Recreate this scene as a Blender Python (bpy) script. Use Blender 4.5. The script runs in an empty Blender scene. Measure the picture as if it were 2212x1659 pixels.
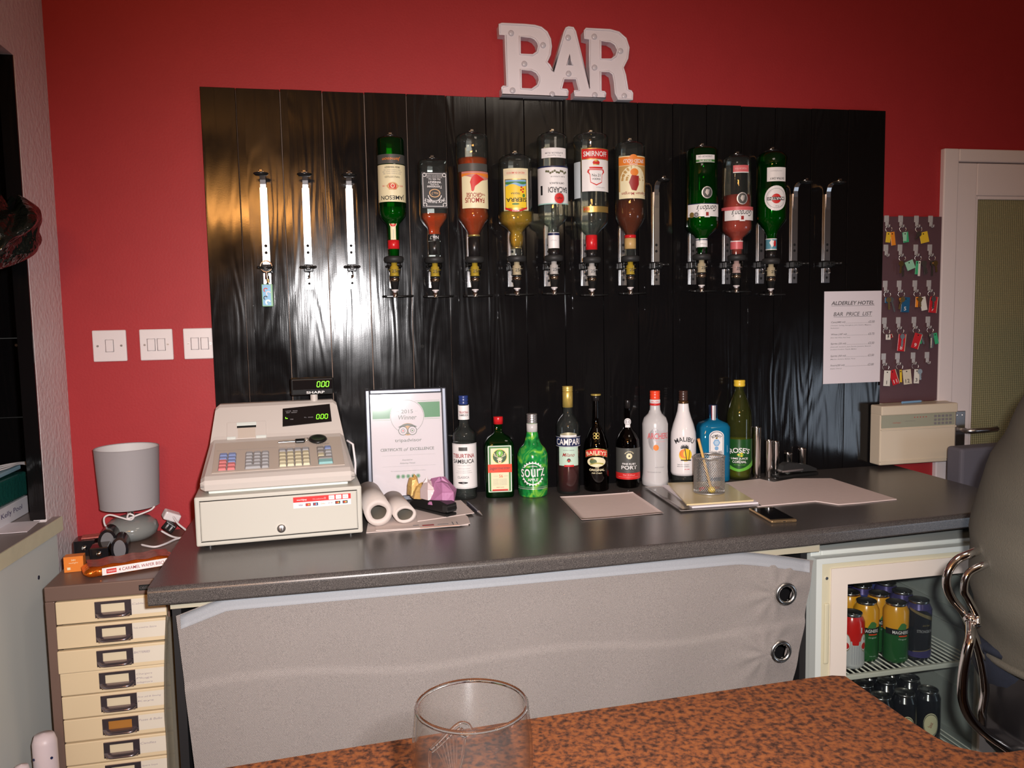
import bpy, bmesh, math, random
from math import sin, cos, pi, radians, sqrt
from mathutils import Vector, Matrix
from mathutils.geometry import tessellate_polygon
random.seed(7)
sc = bpy.context.scene
COL = sc.collection
# ------------------------------------------------------------------ camera
cam_d = bpy.data.cameras.new('camera'); cam = bpy.data.objects.new('camera', cam_d); COL.objects.link(cam)
cam.matrix_world = Matrix(((0.97682025, 0.03748919, -0.21075282, 0.0),
                           (-0.21323522, 0.08400754, -0.97338249, -2.46),
                           (-0.01878649, 0.99575966, 0.09005429, 1.48), (0, 0, 0, 1)))
cam_d.sensor_width = 36.0; cam_d.lens = 1788.0 / 2212.0 * 36.0; cam_d.clip_start = 0.02
sc.camera = cam
# ------------------------------------------------------------------ view and world
sc.view_settings.view_transform = 'Standard'; sc.view_settings.look = 'None'
sc.view_settings.gamma = 1.0; sc.view_settings.exposure = 0.0; sc.view_settings.use_curve_mapping = False
w = bpy.data.worlds.new('world'); sc.world = w; w.use_nodes = True
w.node_tree.nodes['Background'].inputs[0].default_value = (0.9, 0.85, 0.8, 1)
w.node_tree.nodes['Background'].inputs[1].default_value = 0.05
# ------------------------------------------------------------------ lights
def lamp(name, kind, loc, energy, color=(1, 1, 1), rot=None, **kw):
    d = bpy.data.lights.new(name, kind); d.energy = energy; d.color = color
    for k, v in kw.items(): setattr(d, k, v)
    o = bpy.data.objects.new(name, d); COL.objects.link(o); o.location = loc
    if rot is not None: o.rotation_euler = rot
    return o
# the camera's own flash, a hand's breadth beside the lens
fl = lamp('camera_flash', 'SPOT', (0.06, -2.465, 1.53), 250, (1.0, 0.965, 0.97),
          shadow_soft_size=0.018, spot_size=radians(90), spot_blend=1.0)
fl.rotation_euler = Vector((0.17, 0.96, -0.31)).to_track_quat('-Z', 'Y').to_euler()
# warm ceiling lamps of the bar room behind the photographer
lamp('bar_room_lamp_light', 'AREA', (-0.60, -3.7, 2.2), 22, (1.0, 0.42, 0.10), (radians(90), 0, 0), shape='RECTANGLE', size=.95, size_y=.13)
lamp('side_window_light', 'AREA', (3.37, -2.62, 0.62), 9, (0.72, 0.84, 1.0), (0, radians(90), 0), shape='RECTANGLE', size=.8, size_y=.85)
lamp('bar_room_lamp_light', 'POINT', (1.6, -3.6, 2.25), 12, (1.0, 0.72, 0.45), shadow_soft_size=0.08)
lamp('ceiling_lamp_light', 'AREA', (0.9, -1.7, 2.6), 5, (1.0, 0.86, 0.72), (0, 0, 0), size=0.5)

# ------------------------------------------------------------------ materials
MATS = {}
def mat(name, col=(.8, .8, .8), rough=.5, metal=0., spec=.5, coat=0., coat_rough=.1, trans=0., ior=1.45, emit=None, estr=0., sheen=0.,
        noise=None, bump=None, nscale=40., alpha=None):
    """principled material; noise = amount the colour varies, bump = (scale, strength, distance)"""
    if name in MATS: return MATS[name]
    m = bpy.data.materials.new(name); m.use_nodes = True; MATS[name] = m
    nt = m.node_tree; b = nt.nodes['Principled BSDF']
    b.inputs['Base Color'].default_value = (*col, 1); b.inputs['Roughness'].default_value = rough
    b.inputs['Metallic'].default_value = metal; b.inputs['Specular IOR Level'].default_value = spec
    b.inputs['Coat Weight'].default_value = coat; b.inputs['Coat Roughness'].default_value = coat_rough
    b.inputs['Transmission Weight'].default_value = trans; b.inputs['IOR'].default_value = ior
    b.inputs['Sheen Weight'].default_value = sheen
    if emit: b.inputs['Emission Color'].default_value = (*emit, 1); b.inputs['Emission Strength'].default_value = estr
    tc = None
    if noise or bump:
        tc = nt.nodes.new('ShaderNodeTexCoord')
    if noise:
        n = nt.nodes.new('ShaderNodeTexNoise'); n.inputs['Scale'].default_value = nscale; n.inputs['Detail'].default_value = 4
        nt.links.new(tc.outputs['Object'], n.inputs['Vector'])
        mx = nt.nodes.new('ShaderNodeMix'); mx.data_type = 'RGBA'
        mx.inputs[6].default_value = (*[c * (1 - noise) for c in col], 1); mx.inputs[7].default_value = (*[min(1, c * (1 + noise)) for c in col], 1)
        nt.links.new(n.outputs['Fac'], mx.inputs[0]); nt.links.new(mx.outputs[2], b.inputs['Base Color'])
    if bump:
        n2 = nt.nodes.new('ShaderNodeTexNoise'); n2.inputs['Scale'].default_value = bump[0]; n2.inputs['Detail'].default_value = 3
        nt.links.new(tc.outputs['Object'], n2.inputs['Vector'])
        bp = nt.nodes.new('ShaderNodeBump'); bp.inputs['Strength'].default_value = bump[1]; bp.inputs['Distance'].default_value = bump[2]
        nt.links.new(n2.outputs['Fac'], bp.inputs['Height']); nt.links.new(bp.outputs['Normal'], b.inputs['Normal'])
    return m
def glassy(name, col, edge=None, rough=.03, diff=0., dcol=None, ior=1.5, body=0.):
    """thin-walled glass: tinted see-through that deepens where the wall is seen edge on, with mirror reflections"""
    if name in MATS: return MATS[name]
    m = bpy.data.materials.new(name); m.use_nodes = True; MATS[name] = m
    nt = m.node_tree; nt.nodes.clear(); N = nt.nodes.new; K = nt.links.new
    out = N('ShaderNodeOutputMaterial'); tr = N('ShaderNodeBsdfTransparent'); gl = N('ShaderNodeBsdfGlossy')
    gl.inputs['Roughness'].default_value = rough
    lw = N('ShaderNodeLayerWeight'); lw.inputs['Blend'].default_value = .35
    mx = N('ShaderNodeMix'); mx.data_type = 'RGBA'; e = edge or [c * .45 for c in col]
    mx.inputs[6].default_value = (*col, 1); mx.inputs[7].default_value = (*e, 1)
    K(lw.outputs['Facing'], mx.inputs[0]); K(mx.outputs[2], tr.inputs['Color'])
    # reflectance of a thin pane: Schlick's rule, the same from either side
    lf = N('ShaderNodeLayerWeight'); lf.inputs['Blend'].default_value = .5; r0 = ((ior - 1) / (ior + 1)) ** 2
    pw = N('ShaderNodeMath'); pw.operation = 'POWER'; pw.inputs[1].default_value = 4.2; K(lf.outputs['Facing'], pw.inputs[0])
    fr = N('ShaderNodeMath'); fr.operation = 'MULTIPLY_ADD'; fr.inputs[1].default_value = (1 - r0) * .8; fr.inputs[2].default_value = r0; K(pw.outputs[0], fr.inputs[0])
    ms = N('ShaderNodeMixShader'); K(fr.outputs[0], ms.inputs[0])
    last = tr
    if diff > 0:
        df = N('ShaderNodeBsdfDiffuse'); dc = N('ShaderNodeMix'); dc.data_type = 'RGBA'; q = dcol or col
        dc.inputs[6].default_value = (*q, 1); dc.inputs[7].default_value = (*[c * .18 for c in q], 1); K(lw.outputs['Facing'], dc.inputs[0]); K(dc.outputs[2], df.inputs['Color'])
        m2 = N('ShaderNodeMixShader'); m2.inputs[0].default_value = diff
        K(tr.outputs[0], m2.inputs[1]); K(df.outputs[0], m2.inputs[2]); last = m2
    K(last.outputs[0], ms.inputs[1]); K(gl.outputs[0], ms.inputs[2]); K(ms.outputs[0], out.inputs['Surface'])
    return m

# ------------------------------------------------------------------ mesh builder
def frames(pts, closed=False):
    n = len(pts); T = []
    for i in range(n):
        a = pts[(i - 1) % n] if (closed or i > 0) else pts[i]; b = pts[(i + 1) % n] if (closed or i < n - 1) else pts[i]
        T.append((b - a).normalized())
    up = Vector((0, 0, 1)) if abs(T[0].z) < .9 else Vector((0, 1, 0))
    nrm = (up - T[0] * up.dot(T[0])).normalized(); F = []
    for t in T:
        nrm = (nrm - t * nrm.dot(t))
        nrm = nrm.normalized() if nrm.length > 1e-6 else t.orthogonal().normalized()
        F.append((nrm.copy(), t.cross(nrm)))
    return F
_tc = {}
def text_tris(s):
    if s in _tc: return _tc[s]
    cu = bpy.data.curves.new('t', 'FONT'); cu.body = s; cu.offset = .016 if (s.isupper() and len(s) <= 14) else .004; cu.resolution_u = 3; cu.align_x = 'CENTER'
    ob = bpy.data.objects.new('t', cu); COL.objects.link(ob)
    dg = bpy.context.evaluated_depsgraph_get(); dg.update()
    me = bpy.data.meshes.new_from_object(ob.evaluated_get(dg))
    v = [(p.co.x, p.co.y) for p in me.vertices]; f = [tuple(p.vertices) for p in me.polygons]
    bpy.data.objects.remove(ob); bpy.data.curves.remove(cu); bpy.data.meshes.remove(me)
    xs = [p[0] for p in v] or [0, 1]; ys = [p[1] for p in v] or [0, 1]
    bb = (min(xs), max(xs), min(ys), max(ys)); _tc[s] = (v, f, bb); return _tc[s]

class MB:
    def __init__(s): s.v = []; s.f = []; s.mi = []; s.sm = []; s.mats = []; s.T = Matrix.Identity(4)
    def m(s, mt):
        if mt not in s.mats: s.mats.append(mt)
        return s.mats.index(mt)
    def add(s, vs, fs, mt, smooth=False):
        o = len(s.v); k = s.m(mt)
        for p in vs: s.v.append(s.T @ Vector(p))
        for f in fs: s.f.append([i + o for i in f]); s.mi.append(k); s.sm.append(smooth)
        return s
    def box(s, x0, x1, y0, y1, z0, z1, mt, bev=0., seg=2, top=None):
        """box; top=(dx,dy) shrinks the top face"""
        bm = bmesh.new(); bmesh.ops.create_cube(bm, size=1)
        for v in bm.verts:
            t = v.co.z > 0
            sx = (x1 - x0) - (2 * top[0] if (t and top) else 0); sy = (y1 - y0) - (2 * top[1] if (t and top) else 0)
            v.co = Vector(((x0 + x1) / 2 + v.co.x * sx, (y0 + y1) / 2 + v.co.y * sy, z1 if t else z0))
        if bev: bmesh.ops.bevel(bm, geom=bm.edges[:], offset=bev, segments=seg, affect='EDGES', profile=.5)
        bm.verts.index_update(); vs = [v.co.copy() for v in bm.verts]; fs = [[v.index for v in f.verts] for f in bm.faces]
        bm.free(); return s.add(vs, fs, mt, False)
    def lathe(s, prof, mt, n=32, c=(0, 0, 0), p=2., sx=1., sy=1., caps=(True, True), smooth=True):
        """prof [(r,z)] turned about z; p > 2 squares it off"""
        vs = []; fs = []
        for (r, z) in prof:
            for i in range(n):
                a = 2 * pi * (i + .5) / n; ca, sa = cos(a), sin(a)
                k = 1. if p == 2 else (abs(ca) ** p + abs(sa) ** p) ** (-1. / p)
                vs.append((c[0] + r * k * ca * sx, c[1] + r * k * sa * sy, c[2] + z))
        m_ = len(prof)
        for j in range(m_ - 1):
            for i in range(n):
                i2 = (i + 1) % n; fs.append((j * n + i, j * n + i2, (j + 1) * n + i2, (j + 1) * n + i))
        if caps[0] and prof[0][0] > 1e-5: fs.append(tuple(range(n))[::-1])
        if caps[1] and prof[-1][0] > 1e-5: fs.append(tuple((m_ - 1) * n + i for i in range(n)))
        return s.add(vs, fs, mt, smooth)
    def cyl(s, a, b, r, mt, n=16, r2=None):
        a, b = Vector(a), Vector(b); F = frames([a, b]); vs = []; r2 = r if r2 is None else r2
        for (p, rr, (u, w_)) in ((a, r, F[0]), (b, r2, F[1])):
            for i in range(n): t = 2 * pi * i / n; vs.append(p + u * cos(t) * rr + w_ * sin(t) * rr)
        fs = [(i, (i + 1) % n, n + (i + 1) % n, n + i) for i in range(n)]
        s.add(vs, fs, mt, True); s.add(vs, [tuple(range(n))[::-1], tuple(range(n, 2 * n))], mt, False); return s
    def tube(s, pts, r, mt, n=8, closed=False, flat=1.):
        pts = [Vector(p) for p in pts]; F = frames(pts, closed); vs = []; fs = []; m_ = len(pts)
        rr = r if isinstance(r, (list, tuple)) else [r] * m_
        for p, (u, w_), q in zip(pts, F, rr):
            for i in range(n): t = 2 * pi * i / n; vs.append(p + u * cos(t) * q * flat + w_ * sin(t) * q)
        for j in range(m_ if closed else m_ - 1):
            for i in range(n):
                i2 = (i + 1) % n; j2 = (j + 1) % m_; fs.append((j * n + i, j * n + i2, j2 * n + i2, j2 * n + i))
        if not closed: fs += [tuple(range(n))[::-1], tuple((m_ - 1) * n + i for i in range(n))]
        return s.add(vs, fs, mt, True)
    def prism(s, poly, d0, d1, mt, axis='z', holes=None, smooth=False):
        """outline (with optional holes) extruded from d0 to d1 along the axis"""
        def P(a, b, d): return {'z': (a, b, d), 'y': (a, d, b), 'x': (d, a, b)}[axis]
        loops = [poly] + (holes or []); flat = [q for l in loops for q in l]; n = len(flat)
        tri = tessellate_polygon([[Vector((q[0], q[1], 0)) for q in l] for l in loops])
        vs = [P(q[0], q[1], d0) for q in flat] + [P(q[0], q[1], d1) for q in flat]
        s.add(vs, [tuple(t) for t in tri] + [tuple(i + n for i in t)[::-1] for t in tri], mt)
        side = []; o = 0
        for l in loops:
            k = len(l)
            for i in range(k): j = (i + 1) % k; side.append((o + i, o + j, n + o + j, n + o + i))
            o += k
        return s.add(vs, side, mt, smooth)
    def grid(s, fn, nu, nv, mt, smooth=True, thick=0.):
        vs = [fn(i / nu, j / nv) for j in range(nv + 1) for i in range(nu + 1)]; W = nu + 1
        fs = [(j * W + i, j * W + i + 1, (j + 1) * W + i + 1, (j + 1) * W + i) for j in range(nv) for i in range(nu)]
        if thick:
            V = [Vector(p) for p in vs]; nr = [Vector() for _ in V]
            for f in fs:
                q = (V[f[1]] - V[f[0]]).cross(V[f[3]] - V[f[0]])
                for i in f: nr[i] += q
            k = len(V); V2 = [p - (q.normalized() * thick if q.length > 0 else Vector((0, 0, thick))) for p, q in zip(V, nr)]
            bd = [i for i in range(W)] + [j * W + nu for j in range(1, nv + 1)] + [nv * W + i for i in range(nu - 1, -1, -1)] + [j * W for j in range(nv - 1, 0, -1)]
            rim = [(bd[i], bd[(i + 1) % len(bd)], bd[(i + 1) % len(bd)] + k, bd[i] + k) for i in range(len(bd))]
            return s.add(V + V2, fs + [tuple(i + k for i in f)[::-1] for f in fs] + rim, mt, smooth)
        return s.add(vs, fs, mt, smooth)
    def build(s, name, parent=None, loc=None, rz=0.):
        me = bpy.data.meshes.new(name); me.from_pydata([tuple(p) for p in s.v], [], s.f)
        for mt in s.mats: me.materials.append(mt)
        me.polygons.foreach_set('material_index', s.mi); me.polygons.foreach_set('use_smooth', s.sm); me.update()
        o = bpy.data.objects.new(name, me); COL.objects.link(o)
        if loc: o.location = loc
        if rz: o.rotation_euler = (0, 0, rz)
        if parent is not None: o.parent = parent
        return o

def tag(o, label, cat=None, group=None, kind=None):
    if label: o['label'] = label
    if cat: o['category'] = cat
    if group: o['group'] = group
    if kind: o['kind'] = kind
    return o
def thing(name, label, cat, loc=(0, 0, 0), rz=0., group=None, rot=None):
    o = bpy.data.objects.new(name, None); COL.objects.link(o); o.location = loc; o.rotation_euler = rot or (0, 0, rz)
    o.empty_display_size = .05
    return tag(o, label, cat, group)
def struct(name, mb): o = mb.build(name); o['kind'] = 'structure'; return o
def copy_tree(o, parent=None):
    c = o.copy(); COL.objects.link(c); c.parent = parent
    for ch in list(o.children): copy_tree(ch, c)
    return c

class Art:
    """artwork laid on a curved (radius r) or flat (distance d) face that looks to local -y; u right, v up, in units of 1/k metres"""
    def __init__(s, mb, k=1., r=None, d=0., ang=0., u0=0., v0=0., off=.0004):
        s.mb = mb; s.k = k; s.r = r; s.d = d; s.ang = ang; s.u0 = u0; s.v0 = v0; s.off = off
    def P(s, u, v, lay):
        u = (u + s.u0) / s.k; v = (v + s.v0) / s.k; o = s.off * lay
        if s.r: a = u / s.r + s.ang; R = s.r + o; return (R * sin(a), -R * cos(a), v)
        return (u, -(s.d + o), v)
    def rect(s, u0, u1, v0, v1, mt, lay=1, corner=0.):
        if corner:
            pts = []
            for (cx, cy, a0) in ((u1 - corner, v1 - corner, 0), (u0 + corner, v1 - corner, 90), (u0 + corner, v0 + corner, 180), (u1 - corner, v0 + corner, 270)):
                pts += [(cx + corner * cos(radians(a0 + t)), cy + corner * sin(radians(a0 + t))) for t in (0, 30, 60, 90)]
            return s.poly(pts, mt, lay)
        n = max(1, int(abs(u1 - u0) / s.k / .003)) if s.r else 1
        vs = []; 
        for i in range(n + 1):
            u = u0 + (u1 - u0) * i / n; vs += [s.P(u, v0, lay), s.P(u, v1, lay)]
        s.mb.add(vs, [(2 * i, 2 * i + 2, 2 * i + 3, 2 * i + 1) for i in range(n)], mt, bool(s.r)); return s
    def band(s, f0, f1, u0, u1, mt, lay=1, n=16):
        """strip between the curves v=f0(t) and v=f1(t), t 0..1 across u0..u1"""
        vs = []
        for i in range(n + 1):
            t = i / n; u = u0 + (u1 - u0) * t; vs += [s.P(u, f0(t), lay), s.P(u, f1(t), lay)]
        s.mb.add(vs, [(2 * i, 2 * i + 2, 2 * i + 3, 2 * i + 1) for i in range(n)], mt, bool(s.r)); return s
    def ell(s, u, v, ru, rv, mt, lay=1, n=20, rings=3):
        vs = [s.P(u, v, lay)]
        for j in range(1, rings + 1):
            for i in range(n): a = 2 * pi * i / n; vs.append(s.P(u + ru * j / rings * cos(a), v + rv * j / rings * sin(a), lay))
        fs = [(0, 1 + i, 1 + (i + 1) % n) for i in range(n)]
        for j in range(rings - 1):
            b = 1 + j * n; fs += [(b + i, b + n + i, b + n + (i + 1) % n, b + (i + 1) % n) for i in range(n)]
        s.mb.add(vs, fs, mt); return s
    def ring(s, u, v, r0, r1, mt, lay=1, n=28, a0=0., a1=360., asp=1.):
        vs = []; full = a1 - a0 >= 359.9
        for i in range(n + 1):
            a = radians(a0 + (a1 - a0) * i / n)
            for r in (r0, r1): vs.append(s.P(u + r * cos(a) * asp, v + r * sin(a), lay))
        s.mb.add(vs, [(2 * i, 2 * i + 1, 2 * i + 3, 2 * i + 2) for i in range(n)], mt); return s
    def poly(s, pts, mt, lay=1):
        if s.r:                                   # cut into narrow upright strips so the shape follows the curve
            us = [p[0] for p in pts]; u0, u1 = min(us), max(us); n = max(2, int((u1 - u0) / s.k / .0018)); vs = []; fs = []
            def cuts(u):
                r = []
                for a, b in zip(pts, pts[1:] + pts[:1]):
                    if (a[0] <= u) != (b[0] <= u): r.append(a[1] + (b[1] - a[1]) * (u - a[0]) / (b[0] - a[0]))
                return sorted(r)
            e = (u1 - u0) * 1e-4
            for i in range(n):
                a = u0 + (u1 - u0) * i / n; b = u0 + (u1 - u0) * (i + 1) / n; ca, cb = cuts(a + e), cuts(b - e)
                if len(ca) != len(cb): ca = cb = cuts((a + b) / 2)
                for j in range(0, len(ca) - 1, 2):
                    o = len(vs); vs += [s.P(a, ca[j], lay), s.P(b, cb[j], lay), s.P(b, cb[j + 1], lay), s.P(a, ca[j + 1], lay)]; fs.append((o, o + 1, o + 2, o + 3))
            s.mb.add(vs, fs, mt); return s
        tri = tessellate_polygon([[Vector((p[0], p[1], 0)) for p in pts]])
        s.mb.add([s.P(p[0], p[1], lay) for p in pts], [tuple(t) for t in tri], mt); return s
    def text(s, t, u, v, h, mt, lay=2, w=None, rot=0., shear=0., arc=0., flip=False, left=False):
        """text centred at u,v with height h (and width w); arc bends it round a circle of that radius"""
        V, F, (x0, x1, y0, y1) = text_tris(t); cx = (x0 + x1) / 2; cy = (y0 + y1) / 2
        ky = h / max(1e-6, y1 - y0); kx = (w / max(1e-6, x1 - x0)) if w else ky
        if left: u = u + (x1 - x0) * kx / 2
        vs = []; cr, sr = cos(radians(rot)), sin(radians(rot))
        for (x, y) in V:
            a = (x - cx) * kx + shear * (y - cy) * ky; b = (y - cy) * ky
            if arc: th = a / arc; a, b = (arc + b) * sin(th), (arc + b) * cos(th) - arc
            if flip: a, b = -a, -b
            vs.append(s.P(u + a * cr - b * sr, v + a * sr + b * cr, lay))
        s.mb.add(vs, F, mt); return s
    def line(s, u0, v0, u1, v1, wd, mt, lay=2):
        dx, dy = u1 - u0, v1 - v0; L = sqrt(dx * dx + dy * dy) or 1; nx, ny = -dy / L * wd / 2, dx / L * wd / 2
        return s.poly([(u0 + nx, v0 + ny), (u1 + nx, v1 + ny), (u1 - nx, v1 - ny), (u0 - nx, v0 - ny)], mt, lay)
    def scrib(s, u, v, w_, h, mt, lay=2, seed=1, wd=None):
        """a small handwritten squiggle"""
        rnd = random.Random(seed); n = int(w_ / h * 2.2) + 3; x = u - w_ / 2; pts = []
        for i in range(n): pts.append((x + w_ * i / (n - 1), v + (h / 2 if i % 2 else -h / 2) * rnd.uniform(.3, 1)))
        for a, b in zip(pts, pts[1:]): s.line(a[0], a[1], b[0], b[1], wd or h * .16, mt, lay)
        return s
# ================================================================== the room
def red_wall_mat():
    return mat('red_wall_paint', (0.39, 0.028, 0.033), .55, spec=.35, noise=.06, nscale=14, bump=(160, .18, .002))
RED = red_wall_mat()
TEXTW = mat('white_textured_paint', (0.74, 0.66, 0.66), .42, spec=.5, bump=(70, .55, .006))
PAINTW = mat('white_gloss_paint', (0.80, 0.72, 0.72), .3, bump=(30, .05, .002))
CEIL = mat('ceiling_paint', (0.75, 0.72, 0.68), .8, bump=(60, .2, .003))
FLOOR = mat('dark_floor_vinyl', (0.09, 0.07, 0.06), .5, noise=.3, nscale=8)
ROOMW = mat('darkened_room_paint', (0.13, 0.09, 0.07), .7, noise=.05)  # colour darkened so the unseen room walls stay dim in plank reflections

def plank_mat(name, horizontal=False):
    m = bpy.data.materials.new(name); m.use_nodes = True; nt = m.node_tree; N = nt.nodes.new; K = nt.links.new
    b = nt.nodes['Principled BSDF']; b.inputs['Base Color'].default_value = (.005, .0046, .005, 1)
    tc = N('ShaderNodeTexCoord'); geo = N('ShaderNodeObjectInfo')
    sep = N('ShaderNodeSeparateXYZ'); K(tc.outputs['Object'], sep.inputs[0])
    # each plank has its own figure: shift the pattern by the plank's number
    fl_ = N('ShaderNodeMath'); fl_.operation = 'MULTIPLY_ADD'; fl_.inputs[1].default_value = 1 / .11665; fl_.inputs[2].default_value = .326 / .11665 + .02
    K(sep.outputs['X'], fl_.inputs[0]); fl2 = N('ShaderNodeMath'); fl2.operation = 'FLOOR'; K(fl_.outputs[0], fl2.inputs[0])
    off = N('ShaderNodeMath'); off.operation = 'MULTIPLY'; off.inputs[1].default_value = 3.71; K(fl2.outputs[0], off.inputs[0])
    az = N('ShaderNodeMath'); az.operation = 'ADD'; K(sep.outputs['Z'], az.inputs[0]); K(off.outputs[0], az.inputs[1])
    cb = N('ShaderNodeCombineXYZ'); K(sep.outputs['X'], cb.inputs[0]); K(off.outputs[0], cb.inputs[1]); K(az.outputs[0], cb.inputs[2])
    mp = N('ShaderNodeMapping'); mp.inputs['Scale'].default_value = (1, 1, .16); K(cb.outputs[0], mp.inputs[0])
    n1 = N('ShaderNodeTexNoise'); n1.inputs['Scale'].default_value = 9; n1.inputs['Detail'].default_value = 1.5; K(mp.outputs[0], n1.inputs['Vector'])
    # growth rings: sine of a slow field, giving cathedral arches
    mu = N('ShaderNodeMath'); mu.operation = 'MULTIPLY'; mu.inputs[1].default_value = 78; K(n1.outputs['Fac'], mu.inputs[0])
    sn = N('ShaderNodeMath'); sn.operation = 'SINE'; K(mu.outputs[0], sn.inputs[0])
    mp2 = N('ShaderNodeMapping'); mp2.inputs['Scale'].default_value = (1, 1, .03); K(cb.outputs[0], mp2.inputs[0])
    n2 = N('ShaderNodeTexNoise'); n2.inputs['Scale'].default_value = 260; n2.inputs['Detail'].default_value = 3; K(mp2.outputs[0], n2.inputs['Vector'])
    n3 = N('ShaderNodeTexNoise'); n3.inputs['Scale'].default_value = 330; n3.inputs['Detail'].default_value = 1; K(tc.outputs['Object'], n3.inputs['Vector'])
    a1 = N('ShaderNodeMath'); a1.operation = 'MULTIPLY_ADD'; a1.inputs[1].default_value = .55; n2m = N('ShaderNodeMath'); n2m.operation = 'MULTIPLY'; n2m.inputs[1].default_value = .7; K(n2.outputs['Fac'], n2m.inputs[0]); K(sn.outputs[0], a1.inputs[0]); K(n2m.outputs[0], a1.inputs[2])
    a2 = N('ShaderNodeMath'); a2.operation = 'MULTIPLY_ADD'; a2.inputs[1].default_value = .10; K(n3.outputs['Fac'], a2.inputs[0]); K(a1.outputs[0], a2.inputs[2])
    bp = N('ShaderNodeBump'); bp.inputs['Strength'].default_value = .45; bp.inputs['Distance'].default_value = .00040
    K(a2.outputs[0], bp.inputs['Height']); K(bp.outputs['Normal'], b.inputs['Normal'])
    n4 = N('ShaderNodeTexNoise'); n4.inputs['Scale'].default_value = 5; n4.inputs['Detail'].default_value = 4; K(cb.outputs[0], n4.inputs['Vector'])
    mr = N('ShaderNodeMapRange'); mr.inputs[1].default_value = .3; mr.inputs[2].default_value = .7; mr.inputs[3].default_value = .08; mr.inputs[4].default_value = .19
    K(n4.outputs['Fac'], mr.inputs[0]); K(mr.outputs[0], b.inputs['Roughness'])
    b.inputs['Specular IOR Level'].default_value = .42
    return m
PLANK = plank_mat('black_gloss_painted_wood')
PALE = mat('bare_pine_edge', (.36, .24, .18), .7, noise=.3, nscale=30)

XL = -.71
mb = MB(); mb.box(XL, 2.019, 0, .1, 0, 2.7, RED); mb.box(2.019, 2.95, 0, .1, 1.987, 2.7, RED); mb.box(2.95, 3.4, 0, .1, 0, 2.7, RED)
struct('wall_back', mb)
# the left wall: a white pier, then an opening with boarded recess, then white wall again
mb = MB(); mb.box(XL - .03, XL, -.235, 0, 0, 2.7, TEXTW); mb.box(XL - .03, XL, -1.5, -.235, 2.1, 2.7, TEXTW)
mb.box(XL - .08, XL, -1.8, -1.5, 0, 2.7, TEXTW); mb.box(-2.6, XL - .08, -1.8, -1.7, 0, 2.7, TEXTW)
struct('wall_left', mb)
mb = MB()
for z0, z1 in ((0.0, .42), (.422, .8), (.802, 1.18), (1.182, 1.42), (1.422, 2.12), (2.122, 2.7)): mb.box(-1.6, XL - .08, .3, .32, z0, z1, PLANK)
for xx in (-.93, -.87): mb.cyl((xx, .3, 1.40), (xx, .297, 1.40), .004, mat('steel_screw', (.7, .7, .7), .3, 1.))
struct('wall_recess_back', mb)
mb = MB(); mb.box(-1.62, -1.6, -1.7, .32, 0, 2.7, PLANK); struct('wall_recess_left', mb)
mb = MB(); mb.box(XL - .035, XL - .031, -.235, .3, 0, 2.7, PLANK); mb.box(XL - .035, XL - .001, -.242, -.2355, .982, 2.1, PLANK); struct('wall_recess_right', mb)
mb = MB(); mb.box(-2.6, 3.5, -5.1, .5, -.1, 0, FLOOR); struct('floor', mb)
mb = MB(); mb.box(-2.6, 3.5, -5.1, .5, 2.7, 2.8, CEIL); struct('ceiling', mb)
mb = MB(); mb.box(3.4, 3.5, -5.0, .1, 0, 2.7, ROOMW); struct('wall_right', mb)
mb = MB(); mb.box(-2.6, 3.5, -5.1, -5.0, 0, 2.7, ROOMW); struct('wall_front', mb)
mb = MB(); mb.box(-2.7, -2.6, -5.1, -1.7, 0, 2.7, ROOMW); struct('wall_far_left', mb)
mb = MB(); mb.box(1.9, 3.2, .75, .8, 0, 2.7, ROOMW); struct('wall_corridor', mb)
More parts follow.
